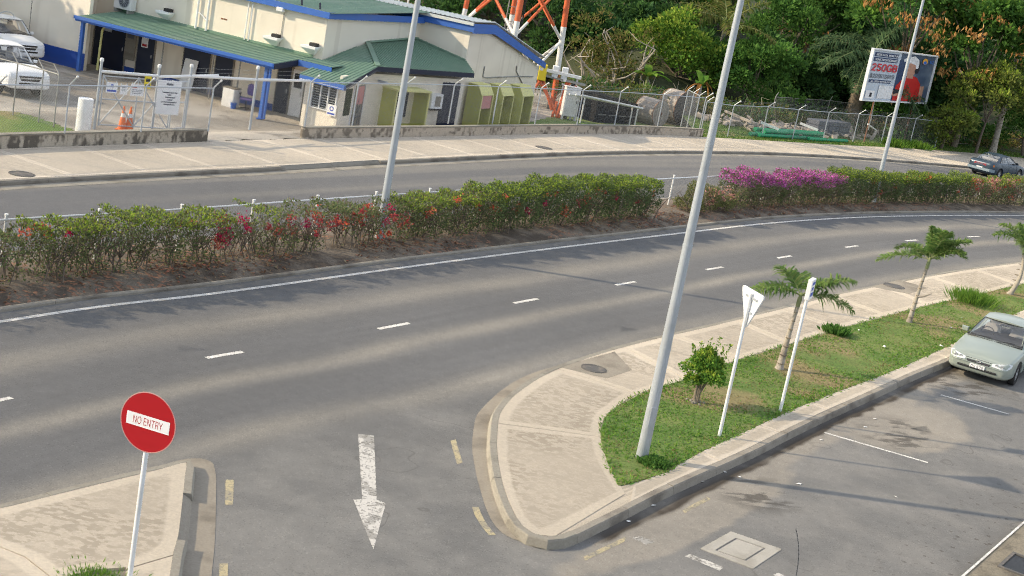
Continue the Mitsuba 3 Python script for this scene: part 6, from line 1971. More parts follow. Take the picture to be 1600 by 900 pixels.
def sedan(label, q, ang, bm, plate, front=True):
    key = thing('parked_car' if front else 'car', label, 'car')
    M = frame(q[0], q[1], 0.0, ang)
    ARZ[0] = 0.31
    m, f = car_body(SEDAN)
    m = arches(m, (1.40, -1.27), 0.89, 0.375)
    part(key, 'body', xf(m, M), bm, smooth=38)
    part(key, 'underbody', xf(box(-2.0, 2.1, -0.62, 0.62, 0.17, 0.36), M), 'm_black')
    for x in (1.40, -1.27):
        for s in (-1, 1):
            wheel(key, x, s * 0.775, 0.31, 0.195, M)
    glass_set(key, M, SED_G, bm)
    P = lambda n, mm, mt, **kw: part(key, n, xf(mm, M), mt, **kw)
    # shut lines and mouldings
    for s in (-1, 1):
        for x in (0.82, -0.28, -1.1):
            P('door_gap', path_tube([[x, s * 0.893, 0.30], [x + 0.02, s * 0.899, 0.6], [x - 0.02, s * 0.868, 0.90]], 0.006, 4), 'm_black')
        P('side_moulding', bar([-1.0, s * 0.895, 0.52], [1.0, s * 0.897, 0.52], 0.02, 0.06), bm)
        for x in (0.0, -0.95):
            P('door_handle', bbox(x - 0.1, x + 0.08, s * 0.875 - 0.02, s * 0.875 + 0.02, 0.76, 0.80, 0.008), bm)
    for s in (-1, 1):
        # headlamp: follows the rounded nose
        pts = []
        for y, z0, z1 in ((0.36, 0.545, 0.615), (0.5, 0.535, 0.64), (0.64, 0.53, 0.665), (0.76, 0.54, 0.69)):
            for z in (z0, z1):
                x = nose_x(f, y, z, 1.6, 2.39)
                pts += [[x + 0.022, s * y, z], [x - 0.1, s * y * 0.95, z]]
        x = nose_x(f, 0.80, 0.63, 1.6, 2.39)
        pts += [[x + 0.01, s * 0.815, 0.585], [x - 0.04, s * 0.83, 0.665]]
        hl = P('headlight', hullmesh(pts), 'm_lens', smooth=30)
        for y in (0.48, 0.62):
            x = nose_x(f, y, 0.6, 1.6, 2.39)
            part(hl, 'lamp', xf(lathe_x([x + 0.02, s * y, 0.595], 0.045), M), 'm_rim')
        # tail lamp and fog slot
        tp = []
        for y, z0, z1 in ((0.36, 0.70, 0.86), (0.55, 0.70, 0.87), (0.7, 0.70, 0.88)):
            tp += [[-2.375 + max(0, y - 0.45) * 0.42, s * y, z0], [-2.345 + max(0, y - 0.45) * 0.42, s * y, z1], [-2.2, s * y, z0], [-2.2, s * y, z1]]
        tp += [[-2.1, s * 0.83, 0.72], [-2.1, s * 0.825, 0.86]]
        tl_ = P('tail_light', hullmesh(tp), 'm_red_lens', smooth=30)
        part(tl_, 'indicator', xf(hullmesh([[-2.22, s * 0.80, 0.72], [-2.22, s * 0.795, 0.84], [-2.08, s * 0.838, 0.72], [-2.08, s * 0.83, 0.84], [-2.15, s * 0.7, 0.75]]), M), 'm_amber_lens')
    # grille with emblem
    gp = []
    for y in (-0.36, -0.2, 0, 0.2, 0.36):
        for z in (0.515, 0.622):
            x = nose_x(f, y, z, 2.0, 2.39)
            gp += [[x + 0.016, y * (1 if z > 0.6 else 0.82), z], [x - 0.05, y * 0.8, z]]
    gr = P('grille', hullmesh(gp), 'm_dark_plastic')
    part(gr, 'emblem', xf(path_tube([[2.405, 0.065 * math.cos(t), 0.578 + 0.038 * math.sin(t)] for t in np.linspace(0, 2 * PI, 20)], 0.007, 5), M), 'm_rim', smooth=True)
    part(gr, 'emblem', xf(path_tube([[2.407, 0.028 * math.cos(t), 0.578 + 0.036 * math.sin(t)] for t in np.linspace(0, 2 * PI, 16)], 0.006, 5), M), 'm_rim', smooth=True)
    # bumper: crease and intake slots
    def along(z, ys, dx, r, n, mt):
        pts = []
        for y in ys:
            pts.append([nose_x(f, y, z, 1.5, 2.395) + dx, y, z])
        P(n, path_tube(pts, r, 6), mt, smooth=40)
    along(0.50, np.linspace(-0.76, 0.76, 19), 0.004, 0.012, 'bumper_crease', bm)
    along(0.375, np.linspace(-0.52, 0.52, 13), 0.004, 0.030, 'air_intake', 'm_black')
    along(0.305, np.linspace(-0.62, 0.62, 15), 0.006, 0.030, 'air_intake', 'm_black')
    plate_sign(key, M, [2.41, 0.0, 0.425], 0.40, 0.12, plate if front else '', 1)
    plate_sign(key, M, [-2.385, 0.0, 0.55], 0.42, 0.12, '' if front else plate, -1)
    if not front:
        P('reflector_band', hullmesh([[-2.36, y, z] for y in (-0.4, 0.4) for z in (0.73, 0.84)] + [[-2.33, y, z] for y in (-0.4, 0.4) for z in (0.73, 0.84)]), 'm_red_lens')
        P('bumper', hullmesh([[-2.41, y * 0.7, z] for y in (-1, 1) for z in (0.40, 0.55)] + [[-2.3, y * 0.83, z] for y in (-1, 1) for z in (0.38, 0.56)] + [[-2.05, y * 0.895, z] for y in (-1, 1) for z in (0.38, 0.55)]), 'm_bumper_blue', smooth=40)
    return key


def lathe_x(c, r):
    m = lathe([(r, -0.01), (r, 0.006), (r * 0.8, 0.008), (r * 0.75, 0.0), (0.001, -0.004)], 18)
    return xf(m, np.array([[0, 0, 1, c[0]], [1, 0, 0, c[1]], [0, 1, 0, c[2]], [0, 0, 0, 1.0]]))


# silver car: front axle measured on the ground, nose towards the viewer along the kerb
fa_ = np.array([13.05, 38.48])
hd = math.radians(-119.5)
cq_ = fa_ - 1.40 * np.array([math.cos(hd), math.sin(hd)])
sedan('parked pale silver-green saloon car facing the viewer beside the kerb at right', cq_, hd, 'm_car_silver', 'DS 870')
# blue car on the far carriageway, seen from behind
hb = math.radians(47)
rq_ = np.array([26.95, 90.0])
sedan('dark blue saloon car seen from behind on the far carriageway at the right edge', rq_ + 2.36 * np.array([math.cos(hb), math.sin(hb)]), hb, 'm_car_blue', '', front=False)

PICK = [(-2.6, 0.86, 0.52, 1.10, 0.0), (-2.5, 0.90, 0.46, 1.14, 0.0), (-1.5, 0.92, 0.42, 1.15, 0.0), (-0.6, 0.92, 0.40, 1.15, 0.0), (0.6, 0.92, 0.40, 1.15, 0.0), (1.15, 0.92, 0.40, 1.15, 0.02), (1.5, 0.915, 0.42, 1.12, 0.06), (2.1, 0.90, 0.42, 1.06, 0.07), (2.4, 0.87, 0.40, 1.0, 0.06), (2.52, 0.82, 0.40, 0.93, 0.03), (2.58, 0.72, 0.44, 0.86, 0.01)]
PICK_G = dict(xb=1.2, zb=1.16, yb=0.78, xt=0.5, zt=1.70, yt=0.64, rb=-1.0, rzb=1.15, ryb=0.74, rt=-0.88, rzt=1.70, ryt=0.63, floor=1.18, cw=0.12, bulge=0.10)


def pickup(label, q, ang, rack=False):
    key = thing('pickup_truck', label, 'pickup')
    M = YARD @ frame(q[0], q[1], 0.13, ang) @ np.diag([0.96, 0.96, 0.96, 1.0])
    ARZ[0] = 0.38
    m, f = car_body(PICK)
    m = arches(m, (1.55, -1.55), 0.92, 0.46)
    part(key, 'body', xf(m, M), 'm_car_white', smooth=38)
    part(key, 'underbody', xf(box(-2.3, 2.3, -0.6, 0.6, 0.32, 0.6), M), 'm_black')
    for x in (1.55, -1.55):
        for s in (-1, 1):
            wheel(key, x, s * 0.79, 0.38, 0.24, M)
    glass_set(key, M, PICK_G, 'm_car_white')
    P = lambda n, mm, mt, **kw: part(key, n, xf(mm, M), mt, **kw)
    for s in (-1, 1):
        pts = []
        for y, z0, z1 in ((0.5, 0.80, 0.90), (0.65, 0.80, 0.945), (0.78, 0.84, 0.985)):
            for z in (z0, z1):
                x = nose_x(f, y, min(z, 0.96), 1.9, 2.58)
                pts += [[x + 0.025, s * y, z], [x - 0.15, s * y * 0.95, z]]
        pts += [[2.12, s * 0.905, 0.93], [2.1, s * 0.89, 1.0]]
        P('headlight', hullmesh(pts), 'm_lens', smooth=30)
        P('fog_lamp', hullmesh([[2.56, s * 0.58, z] for z in (0.52, 0.62)] + [[2.5, s * 0.76, z] for z in (0.52, 0.62)] + [[2.4, s * 0.6, 0.57]]), 'm_galv')
    gr = P('grille', hullmesh([[2.60, s * 0.46, 0.905] for s in (-1, 1)] + [[2.595, s * 0.36, 0.71] for s in (-1, 1)] + [[2.48, s * 0.46, 0.905] for s in (-1, 1)] + [[2.5, s * 0.36, 0.71] for s in (-1, 1)]), 'm_dark_plastic')
    part(gr, 'chrome_bar', xf(hullmesh([[2.61, s * 0.40, z] for s in (-1, 1) for z in (0.80, 0.84)] + [[2.57, s * 0.40, z] for s in (-1, 1) for z in (0.80, 0.84)]), M), 'm_rim')
    part(gr, 'badge', xf(box(2.612, 2.62, -0.12, 0.12, 0.805, 0.835), M), 'm_white_sign')
    P('bumper', hullmesh([[2.63, s * 0.5, z] for s in (-1, 1) for z in (0.48, 0.68)] + [[2.5, s * 0.84, z] for s in (-1, 1) for z in (0.46, 0.68)] + [[2.2, s * 0.925, z] for s in (-1, 1) for z in (0.46, 0.66)]), 'm_car_white', smooth=40)
    P('air_intake', hullmesh([[2.64, s * 0.46, z] for s in (-1, 1) for z in (0.585, 0.655)] + [[2.55, s * 0.46, z] for s in (-1, 1) for z in (0.585, 0.655)]), 'm_black')
    plate_sign(key, M, [2.645, 0, 0.515], 0.42, 0.12, '', 1)
    for s in (-1, 1):
        for x in (1.02, -0.05, -0.95):
            P('door_gap', path_tube([[x, s * 0.921, 0.5], [x, s * 0.925, 0.8], [x, s * 0.90, 1.12]], 0.006, 4), 'm_black')
    P('tray_liner', box(-2.45, -1.1, -0.75, 0.75, 1.13, 1.165), 'm_black')
    if rack:
        P('roof_hoop', path_tube([[0.25, 0.35 * math.cos(t), 1.78 + 0.22 * math.sin(t)] for t in np.linspace(0.0, 2 * PI, 22)], 0.022, 6), 'm_galv', smooth=True)
    return key


ph_ = math.radians(-44)
pd2 = np.array([math.cos(ph_), math.sin(ph_)])
q1 = np.array((-18.76, 52.64)) - pd2 * 2.45
q2 = np.array((-21.88, 60.69)) - pd2 * 2.45
pickup('white pickup truck nearest the fence at the left edge', q1, ph_)
pickup('white pickup truck farther back against the cream wall at the left edge', q2, ph_, True)

# ------------------------------------------------------------------ plants
G_DARK = 1.9 * np.array([(0.032, 0.072, 0.022), (0.043, 0.090, 0.025), (0.058, 0.113, 0.034), (0.038, 0.080, 0.034)])
G_MID = 1.2 * np.array([(0.065, 0.145, 0.031), (0.087, 0.181, 0.039), (0.109, 0.210, 0.048), (0.072, 0.160, 0.042)])
G_BRIGHT = np.array([(0.123, 0.246, 0.039), (0.160, 0.290, 0.049), (0.203, 0.319, 0.056), (0.102, 0.217, 0.039)])
G_OLIVE = np.array([(0.131, 0.181, 0.045), (0.174, 0.217, 0.056), (0.102, 0.145, 0.042), (0.217, 0.246, 0.070)])
G_DRY = np.array([(0.232, 0.189, 0.070), (0.174, 0.174, 0.056), (0.290, 0.217, 0.098), (0.131, 0.160, 0.049)])
BROWN = np.array([(0.435, 0.217, 0.077), (0.522, 0.275, 0.098), (0.348, 0.174, 0.063), (0.580, 0.362, 0.154)])
LIME = np.array([(0.290, 0.392, 0.056), (0.232, 0.348, 0.049), (0.377, 0.435, 0.084)])


def leaves(P, D, L, W, rng, cols, fold=0.25, jit=0.3):
    """Folded leaf blades: base points P, directions D. Returns (vertices, faces), colours."""
    n = len(P)
    D = D / (np.linalg.norm(D, axis=1, keepdims=True) + 1e-9)
    A = np.cross(D, rng.normal(size=(n, 3)))
    A /= np.linalg.norm(A, axis=1, keepdims=True) + 1e-9
    B = np.cross(D, A)
    s = rng.uniform(1 - jit, 1 + jit, n)[:, None]
    l, w = L * s, W * s
    V = np.stack([P, P + D * l * 0.45 + A * w * 0.5 + B * w * fold, P + D * l, P + D * l * 0.45 - A * w * 0.5 + B * w * fold], 1).reshape(-1, 3)
    i = np.arange(n) * 4
    F = np.vstack([np.stack([i, i + 1, i + 2], 1), np.stack([i, i + 2, i + 3], 1)])
    return (V, F), np.repeat(cols, 4, 0)


def merge(parts):
    V, F, C, o = [], [], [], 0
    for (v, f), c in parts:
        V.append(v)
        F.append(f + o)
        C.append(c)
        o += len(v)
    return (np.vstack(V), np.vstack(F)), np.vstack(C)


def pick(pal, n, rng, lo=0.75, hi=1.25):
    return pal[rng.integers(0, len(pal), n)] * rng.uniform(lo, hi, (n, 1))


def crown(c, R, n, L, W, pal, rng, clumps=26, shell=0.55, droop=0.0, tips=None, flat=0.0):
    """Leaves gathered in clumps over an ellipsoid."""
    c, R = np.asarray(c, float), np.asarray(R, float)
    k = clumps
    u = rng.normal(size=(k, 3))
    u /= np.linalg.norm(u, axis=1, keepdims=True)
    u[:, 2] = np.where(u[:, 2] < -0.55, -u[:, 2], u[:, 2])
    rad = rng.uniform(shell, 1.0, (k, 1))
    cc = c + u * R * rad
    cr = R.mean() * rng.uniform(0.22, 0.42, k)
    tone = rng.uniform(0.7, 1.3, (k, 1)) * np.array([1, 1, 1])
    per = rng.multinomial(n, cr ** 2 / (cr ** 2).sum())
    out = []
    for q, r, t, m in zip(cc, cr, tone, per):
        if m == 0:
            continue
        d = rng.normal(size=(m, 3))
        d /= np.linalg.norm(d, axis=1, keepdims=True)
        d[:, 2] = np.where((d[:, 2] < -0.3) & (rng.random(m) < 0.75), -d[:, 2], d[:, 2])
        P = q + d * r * (rng.uniform(0.45, 1.05, (m, 1))) * [1, 1, 0.72]
        D = d + rng.normal(0, 0.55, (m, 3)) + [0, 0, 0.15 - droop]
        col = pick(pal, m, rng) * t
        if tips is not None:
            tp = (d[:, 2] > 0.45) & (rng.random(m) < 0.5)
            col[tp] = pick(tips, int(tp.sum()), rng)
        out.append(leaves(P, D, L, W, rng, col))
    return merge(out), cc


def limbs(base, cc, r0, rng, fork=0.5, n=10):
    base = np.asarray(base, float)
    top = cc.mean(0)
    mid = base + (top - base) * fork + rng.normal(0, 0.12, 3) * [1, 1, 0]
    ms = [path_tube([base - [0, 0, 0.2], base + (mid - base) * 0.5 + rng.normal(0, 0.06, 3) * [1, 1, 0], mid], [r0 * 1.25, r0 * 0.95, r0 * 0.75], 9)]
    sel = cc[rng.permutation(len(cc))[:n]]
    for q in sel:
        m1 = mid + (q - mid) * 0.5 + rng.normal(0, 0.15, 3) * np.linalg.norm(q - mid) * 0.3
        ms.append(path_tube([mid, m1, q], [r0 * 0.5, r0 * 0.3, r0 * 0.1], 6))
    return cat(*ms)


mat('m_bark', weathered((0.20, 0.165, 0.125), (0.10, 0.085, 0.07), 2.0, 0.8, 0.4), 0.95)
mat('m_bark_pale', weathered((0.38, 0.34, 0.29), (0.22, 0.18, 0.145), 2.0, 0.7, 0.3), 0.9)
mat('m_twig', (0.15, 0.12, 0.095), 0.9)


def tree(name, label, cat_, base, c, R, n, L, W, pal, seed, clumps=26, r0=0.2, group=None, bark='m_bark', nl=12, **kw):
    rng = np.random.default_rng(seed)
    key = thing(name, label, cat_, group)
    (me, co), cc = crown(c, R, n, L, W, pal, rng, clumps, **kw)
    part(key, 'trunk', limbs(base, cc, r0, rng, n=nl), bark, smooth=40)
    part(key, 'crown', me, 'm_leaf', color=co)
    return key


def under(c): return [c[0], c[1] + 0.2, 0.1]


# --- trees behind the compound and the verge, left to right
VEG = [
    ('tree', 'dark dense tree behind the slender white mast, leftmost of the far trees', (-11.39, 112.00, 3.74), (6.5, 4, 4.5), 5200, 0.42, 0.2, G_DARK, 30),
    ('tree', 'dark dense tree directly behind the red and white mast', (-5.39, 110.00, 4.06), (5.5, 4, 4.5), 5200, 0.40, 0.2, G_DARK, 30),
    ('tree', 'dark tree between the mast and the dry vine-covered shrub', (-0.43, 106.00, 3.29), (4.2, 3, 4.4), 4600, 0.36, 0.18, G_DARK, 28),
    ('tree', 'tall shaded tree behind the dry vine-covered shrub', (3.47, 112.00, 4.90), (4.8, 3.5, 5.0), 5200, 0.40, 0.2, G_DARK, 28),
    ('tree', 'green tree behind the bright rounded bush', (7.95, 113.00, 6.17), (5.0, 3.5, 4.5), 5200, 0.38, 0.2, G_MID, 28),
    ('tree', 'green tree behind the island lamp post, near its top', (13.26, 114.00, 7.36), (4.6, 3.5, 4.2), 4800, 0.38, 0.2, G_MID, 26),
    ('tree', 'green tree between the island lamp post and the great drooping palm', (16.01, 108.00, 5.21), (3.2, 2.6, 3.4), 4200, 0.32, 0.17, G_MID, 24),
    ('bush', 'bright green rounded bush left of the island lamp post', (8.23, 99.00, 3.05), (4.1, 2.4, 2.9), 6800, 0.27, 0.15, G_BRIGHT, 34),
    ('bush', 'mid green bush right of the island lamp post above the verge fence', (13.27, 98.50, 2.39), (3.3, 2.2, 2.9), 5200, 0.28, 0.15, G_MID, 28),
    ('bush', 'olive green bush filling the corner right of the billboard', (30.39, 103.00, 3.59), (3.9, 2.6, 3.0), 6200, 0.26, 0.14, G_OLIVE, 32),
    ('bush', 'low olive bush at the right end of the verge fence', (27.46, 101.50, 1.63), (2.4, 1.8, 1.7), 3600, 0.24, 0.12, G_OLIVE, 20),
    ('bush', 'dark leafy bush above the blue car at the right edge', (35.31, 108.00, 2.05), (3.6, 2.4, 2.2), 4200, 0.26, 0.14, G_MID, 24),
    ('bush', 'dark green bush behind the billboard posts', (24.35, 103.00, 1.31), (3.0, 1.8, 1.8), 3800, 0.26, 0.14, G_MID, 22),
    ('bush', 'small dark bush below the great drooping palm', (19.09, 106.00, 0.42), (2.6, 1.8, 1.7), 3200, 0.28, 0.15, G_MID, 18),
]
for k, (nm, lb, c, R, n, L, W, pal, cl) in enumerate(VEG):
    tree(nm, lb, nm, under(c), c, R, n, L, W, pal, 100 + k, cl, r0=0.22 if nm == 'tree' else 0.1, bark='m_bark' if nm == 'tree' else 'm_twig', shell=0.45, tips=LIME if 'bright' in lb or 'olive' in lb else None)
# breadfruit trees with hanging brown leaves
for k, (lb, c, R) in enumerate((('breadfruit tree with hanging brown leaves above the billboard', (24.59, 106.00, 8.96), (4.4, 2.8, 3.2)), ('breadfruit tree with brown leaves to the right of the billboard', (29.18, 104.50, 8.08), (3.6, 2.6, 2.8)), ('breadfruit tree with brown leaves left above the great palm', (18.45, 113.00, 7.98), (3.2, 2.4, 2.4)))):
    rng = np.random.default_rng(300 + k)
    key = tree('breadfruit_tree', lb, 'tree', under(c), c, R, 4200, 0.42, 0.26, G_MID, 310 + k, 26, r0=0.2, shell=0.5, tips=G_BRIGHT)
    nc = 8 if k != 2 else 5
    u = rng.normal(size=(nc, 3))
    u /= np.linalg.norm(u, axis=1, keepdims=True)
    u[:, 1] = -np.abs(u[:, 1])
    q = np.repeat(np.array(c) + u * R * 0.98 - [0, 0.1, 0.35], 46, 0)
    P = q + rng.normal(0, 1, q.shape) * [0.62, 0.4, 0.26]
    me, co = leaves(P, rng.normal(0, 0.45, P.shape) + [0, 0, -1.0], 0.34, 0.17, rng, pick(BROWN * 1.15, len(P), rng))
    part(key, 'withered_leaves', me, 'm_leaf', color=co, label='hanging clusters of orange-brown withered leaves')
# the belt of woodland behind them that reads as one dark mass
rng = np.random.default_rng(77)
bl = []
belt = [(-15.21, 124.00, 2.34), (-10.13, 126.00, 3.65), (-4.14, 122.00, 2.24), (1.09, 124.00, 3.11), (5.54, 122.00, 2.45), (10.90, 124.00, 3.32), (16.26, 123.00, 3.31), (20.87, 125.00, 3.48), (25.38, 122.00, 2.96), (29.37, 122.00, 4.24), (32.95, 121.00, 3.94), (36.94, 120.00, 5.84), (42.01, 122.00, 7.14), (27.70, 126.00, 7.96), (32.96, 126.00, 8.94), (38.20, 126.00, 9.91), (43.28, 126.00, 11.39), (23.23, 120.00, 5.88), (1.63, 106.00, 0.42), (6.01, 108.00, 0.12), (12.11, 107.00, 0.41), (22.04, 108.00, 1.46), (27.19, 108.00, 1.96), (2.16, 105.00, 2.46), (6.03, 106.00, 1.95), (11.10, 105.50, 2.24), (15.21, 106.00, 2.97), (17.15, 105.00, 2.04), (20.01, 109.00, 2.65), (28.10, 106.50, 4.41), (6.18, 107.00, 3.77)]
for c in belt:
    (me, co), _ = crown(c, (5.6, 3.0, 4.2) if c[1] > 115 else (4.0, 1.6, 2.2), 2300, 0.5, 0.26, G_DARK, rng, 18, shell=0.3)
    bl.append((me, co))
me, co = merge(bl)
WD = thing('woodland', 'dark belt of woodland behind the nearer trees', 'trees', kind='stuff')
put(WD, me, 'm_leaf', color=co)
# rising ground under the trees
xs = np.linspace(-70, 160, 70)
front = np.interp(xs, [-70, -30, 0, 6, 12, 22, 30, 45, 160], [140, 120, 100, 92, 95, 103.5, 107, 114, 170])
V = []
for dy, z in ((0, 0.14), (2, 0.5), (6, 1.8), (14, 4.0), (40, 9.0), (120, 12.0)):
    V.append(np.column_stack([xs, front + dy, np.full(len(xs), z)]))
V = np.vstack(V)
V[70:, 2] += (meshkit.fbm(V[70:] * [0.3, 0.3, 0], 3, 5) - 0.5) * 1.2
idx = np.arange(69)
F = np.vstack([np.vstack([np.stack([k * 70 + idx, k * 70 + idx + 1, k * 70 + idx + 71], 1), np.stack([k * 70 + idx, k * 70 + idx + 71, k * 70 + idx + 70], 1)]) for k in range(5)])
put(struct('bank'), trimesh.Trimesh(V, F, process=False), 'm_earth', smooth=True)


# --- palms
def frond(base, d0, length, sag, nleaf, lw, ll, rng, pal, curl=1.0, up=0.55, lift=0.5):
    """One pinnate leaf: arching rachis from base in the direction d0 (3-D), leaflets on both sides. Returns leaf mesh part, rachis points."""
    d0 = np.asarray(d0, float)
    d0 /= np.linalg.norm(d0)
    t = np.linspace(0, 1, 14)
    hor = np.array([d0[0], d0[1], 0])
    pts = base + d0 * length * t[:, None] - np.array([0, 0, 1.0]) * (sag * length * t ** 2)[:, None]
    seg = np.linspace(0.14, 0.99, nleaf)
    P = np.stack([np.interp(seg, t, pts[:, i]) for i in range(3)], 1)
    T_ = np.stack([np.interp(seg, t, np.gradient(pts[:, i])) for i in range(3)], 1)
    T_ /= np.linalg.norm(T_, axis=1, keepdims=True)
    S = np.cross(T_, [0, 0, 1.0])
    S /= np.linalg.norm(S, axis=1, keepdims=True) + 1e-9
    U = np.cross(S, T_)
    prof = np.sin(PI * (0.12 + 0.86 * seg)) ** 0.6
    out = []
    for s in (-1, 1):
        D = S * s + T_ * up + U * (lift + rng.normal(0, 0.3, nleaf))[:, None] + rng.normal(0, 0.10, (nleaf, 3))
        D /= np.linalg.norm(D, axis=1, keepdims=True)
        Lh = ll * prof * rng.uniform(0.85, 1.1, nleaf)
        mid = P + D * (Lh * 0.55)[:, None]
        tip = mid + (D * 0.8 + [0, 0, -0.55 * curl]) * (Lh * 0.48)[:, None]
        wv = np.cross(D, U)
        wv /= np.linalg.norm(wv, axis=1, keepdims=True) + 1e-9
        w = wv * lw * 0.5
        V = np.stack([P - w * 0.5, P + w * 0.5, mid + w, mid - w, tip], 1).reshape(-1, 3)
        i = np.arange(nleaf) * 5
        F = np.vstack([np.stack([i, i + 1, i + 2], 1), np.stack([i, i + 2, i + 3], 1), np.stack([i + 3, i + 2, i + 4], 1)])
        out.append(((V, F), np.repeat(pick(pal, nleaf, rng), 5, 0)))
    return merge(out), pts


def palm(key, base, top, r0, r1, nf, length, seed, pal, elev=(0.1, 1.1), sag=0.45, nleaf=34, lw=0.05, ll=0.55, bark='m_bark_pale', azs=None, curl=1.0, lift=0.5, crownshaft=True):
    rng = np.random.default_rng(seed)
    base, top = np.asarray(base, float), np.asarray(top, float)
    ts = np.linspace(0, 1, 12)
    pts = base + (top - base) * ts[:, None] + np.sin(ts * PI)[:, None] * rng.normal(0, 0.05, 3) * [1, 1, 0]
    rr = r0 + (r1 - r0) * np.minimum(1, ts * 1.4)
    rr[0] *= 1.3
    part(key, 'trunk', path_tube(pts, rr, 12), bark, smooth=40)
    for t in np.linspace(0.12, 0.9, 7):
        p = base + (top - base) * t
        part(key, 'ring_scar', tube(p - [0, 0, 0.008], p + [0, 0, 0.008], np.interp(t, ts, rr) * 1.04, 12), 'm_bark')
    if crownshaft:
        ax = (top - base) / np.linalg.norm(top - base)
        part(key, 'crownshaft', path_tube([top - ax * 0.02, top + ax * 0.16, top + ax * 0.34], [r1 * 1.02, r1 * 1.15, r1 * 0.5], 10), 'm_shaft', smooth=40)
        top = top + ax * 0.26
    for k in range(nf):
        az = azs[k] if azs is not None else k * 2.4 + rng.normal(0, 0.2)
        el = elev[0] + (elev[1] - elev[0]) * ((k * 0.618) % 1)
        d = [math.cos(az) * math.cos(el), math.sin(az) * math.cos(el), math.sin(el)]
        (me, co), rp = frond(top, d, length * rng.uniform(0.85, 1.1), sag * rng.uniform(0.8, 1.2) * (1 - 0.3 * el), nleaf, lw, ll, rng, pal, curl, lift=lift)
        fk = part(key, 'frond', me, 'm_leaf', color=co)
        part(fk, 'midrib', path_tube(rp, np.linspace(0.016, 0.004, len(rp)) * max(1, length / 1.6), 5), 'm_shaft')


mat('m_shaft', weathered((0.17, 0.21, 0.085), (0.25, 0.24, 0.13), 2, 0.6), 0.6)
PAL_Y = np.array([(0.13, 0.22, 0.06), (0.18, 0.28, 0.08), (0.10, 0.185, 0.055), (0.23, 0.30, 0.10)])
k = thing('foxtail_palm', 'short young palm with spreading fronds beside the street name sign', 'palm')
palm(k, [*(6.84, 34.59), 0.1], [6.95, 34.7, 1.78], 0.10, 0.05, 7, 1.55, 11, PAL_Y, elev=(0.3, 1.0), sag=0.52, nleaf=66, lw=0.034, ll=0.46, azs=[2.9, 0.1, 3.5, -0.6, 1.5, -0.1, 2.2], lift=0.25)
k = thing('foxtail_palm', 'tallest young palm with bushy plume fronds in the middle of the grass strip', 'palm')
palm(k, [*(11.97, 42.87), 0.1], [12.12, 43.0, 1.85], 0.085, 0.048, 11, 1.75, 12, PAL_Y * 1.1, elev=(0.25, 1.5), sag=0.55, nleaf=96, lw=0.036, ll=0.44, azs=[3.0, -0.1, 2.2, 0.9, -0.6, 1.6, -1.3, 0.3, 2.7, -0.3, 1.2], lift=0.35, curl=0.7)
k_d = part(k, 'dead_stub', path_tube([[12.02, 42.9, 0.95], [12.2, 42.85, 1.02], [12.42, 42.85, 1.15]], [0.035, 0.03, 0.012], 7), 'm_reel', smooth=40, label='dry broken frond stub on the trunk')
k = thing('foxtail_palm', 'young palm cut by the right edge of the view', 'palm')
palm(k, [*(17.38, 50.75), 0.1], [17.55, 50.9, 1.6], 0.10, 0.055, 9, 1.6, 13, PAL_Y, elev=(0.2, 1.2), sag=0.5, nleaf=80, lw=0.036, ll=0.46, lift=0.3)
# great drooping palm behind the verge
BP = thing('oil_palm', 'great dark palm with drooping fronds left of the billboard', 'palm')
bp = np.array([21.2, 103.2])
palm(BP, [*bp, 0.2], [bp[0] + 0.35, bp[1], 5.4], 0.60, 0.52, 38, 4.7, 14, np.array([(0.055, 0.10, 0.05), (0.08, 0.135, 0.065), (0.10, 0.16, 0.075), (0.06, 0.11, 0.055)]), elev=(-0.25, 1.2), sag=0.55, nleaf=40, lw=0.11, ll=1.15, bark='m_bark', crownshaft=False, curl=1.6, lift=0.1)
# coconut fronds above the bright bush and at the right edge
CP = thing('coconut_palm', 'coconut palm with yellowing arched fronds behind the island lamp post', 'palm')
cc_ = np.array((11.03, 101.00, 5.80))
palm(CP, [cc_[0], cc_[1], 0.2], cc_, 0.22, 0.16, 14, 3.9, 15, np.array([(0.10, 0.14, 0.035), (0.15, 0.17, 0.05), (0.21, 0.20, 0.07), (0.08, 0.12, 0.03)]), elev=(0.15, 0.9), sag=0.42, nleaf=40, lw=0.09, ll=0.9, crownshaft=False, curl=1.5, lift=0.0)
CP2 = thing('coconut_palm', 'coconut palm with long fronds at the upper right edge', 'palm')
cc_ = np.array((32.24, 105.50, 8.86))
palm(CP2, [cc_[0], cc_[1], 0.2], cc_, 0.22, 0.16, 14, 4.6, 16, np.array([(0.07, 0.12, 0.03), (0.10, 0.15, 0.04), (0.05, 0.095, 0.028), (0.14, 0.17, 0.05)]), elev=(-0.1, 1.2), sag=0.5, nleaf=44, lw=0.08, ll=0.95, crownshaft=False, curl=1.4, lift=0.0)


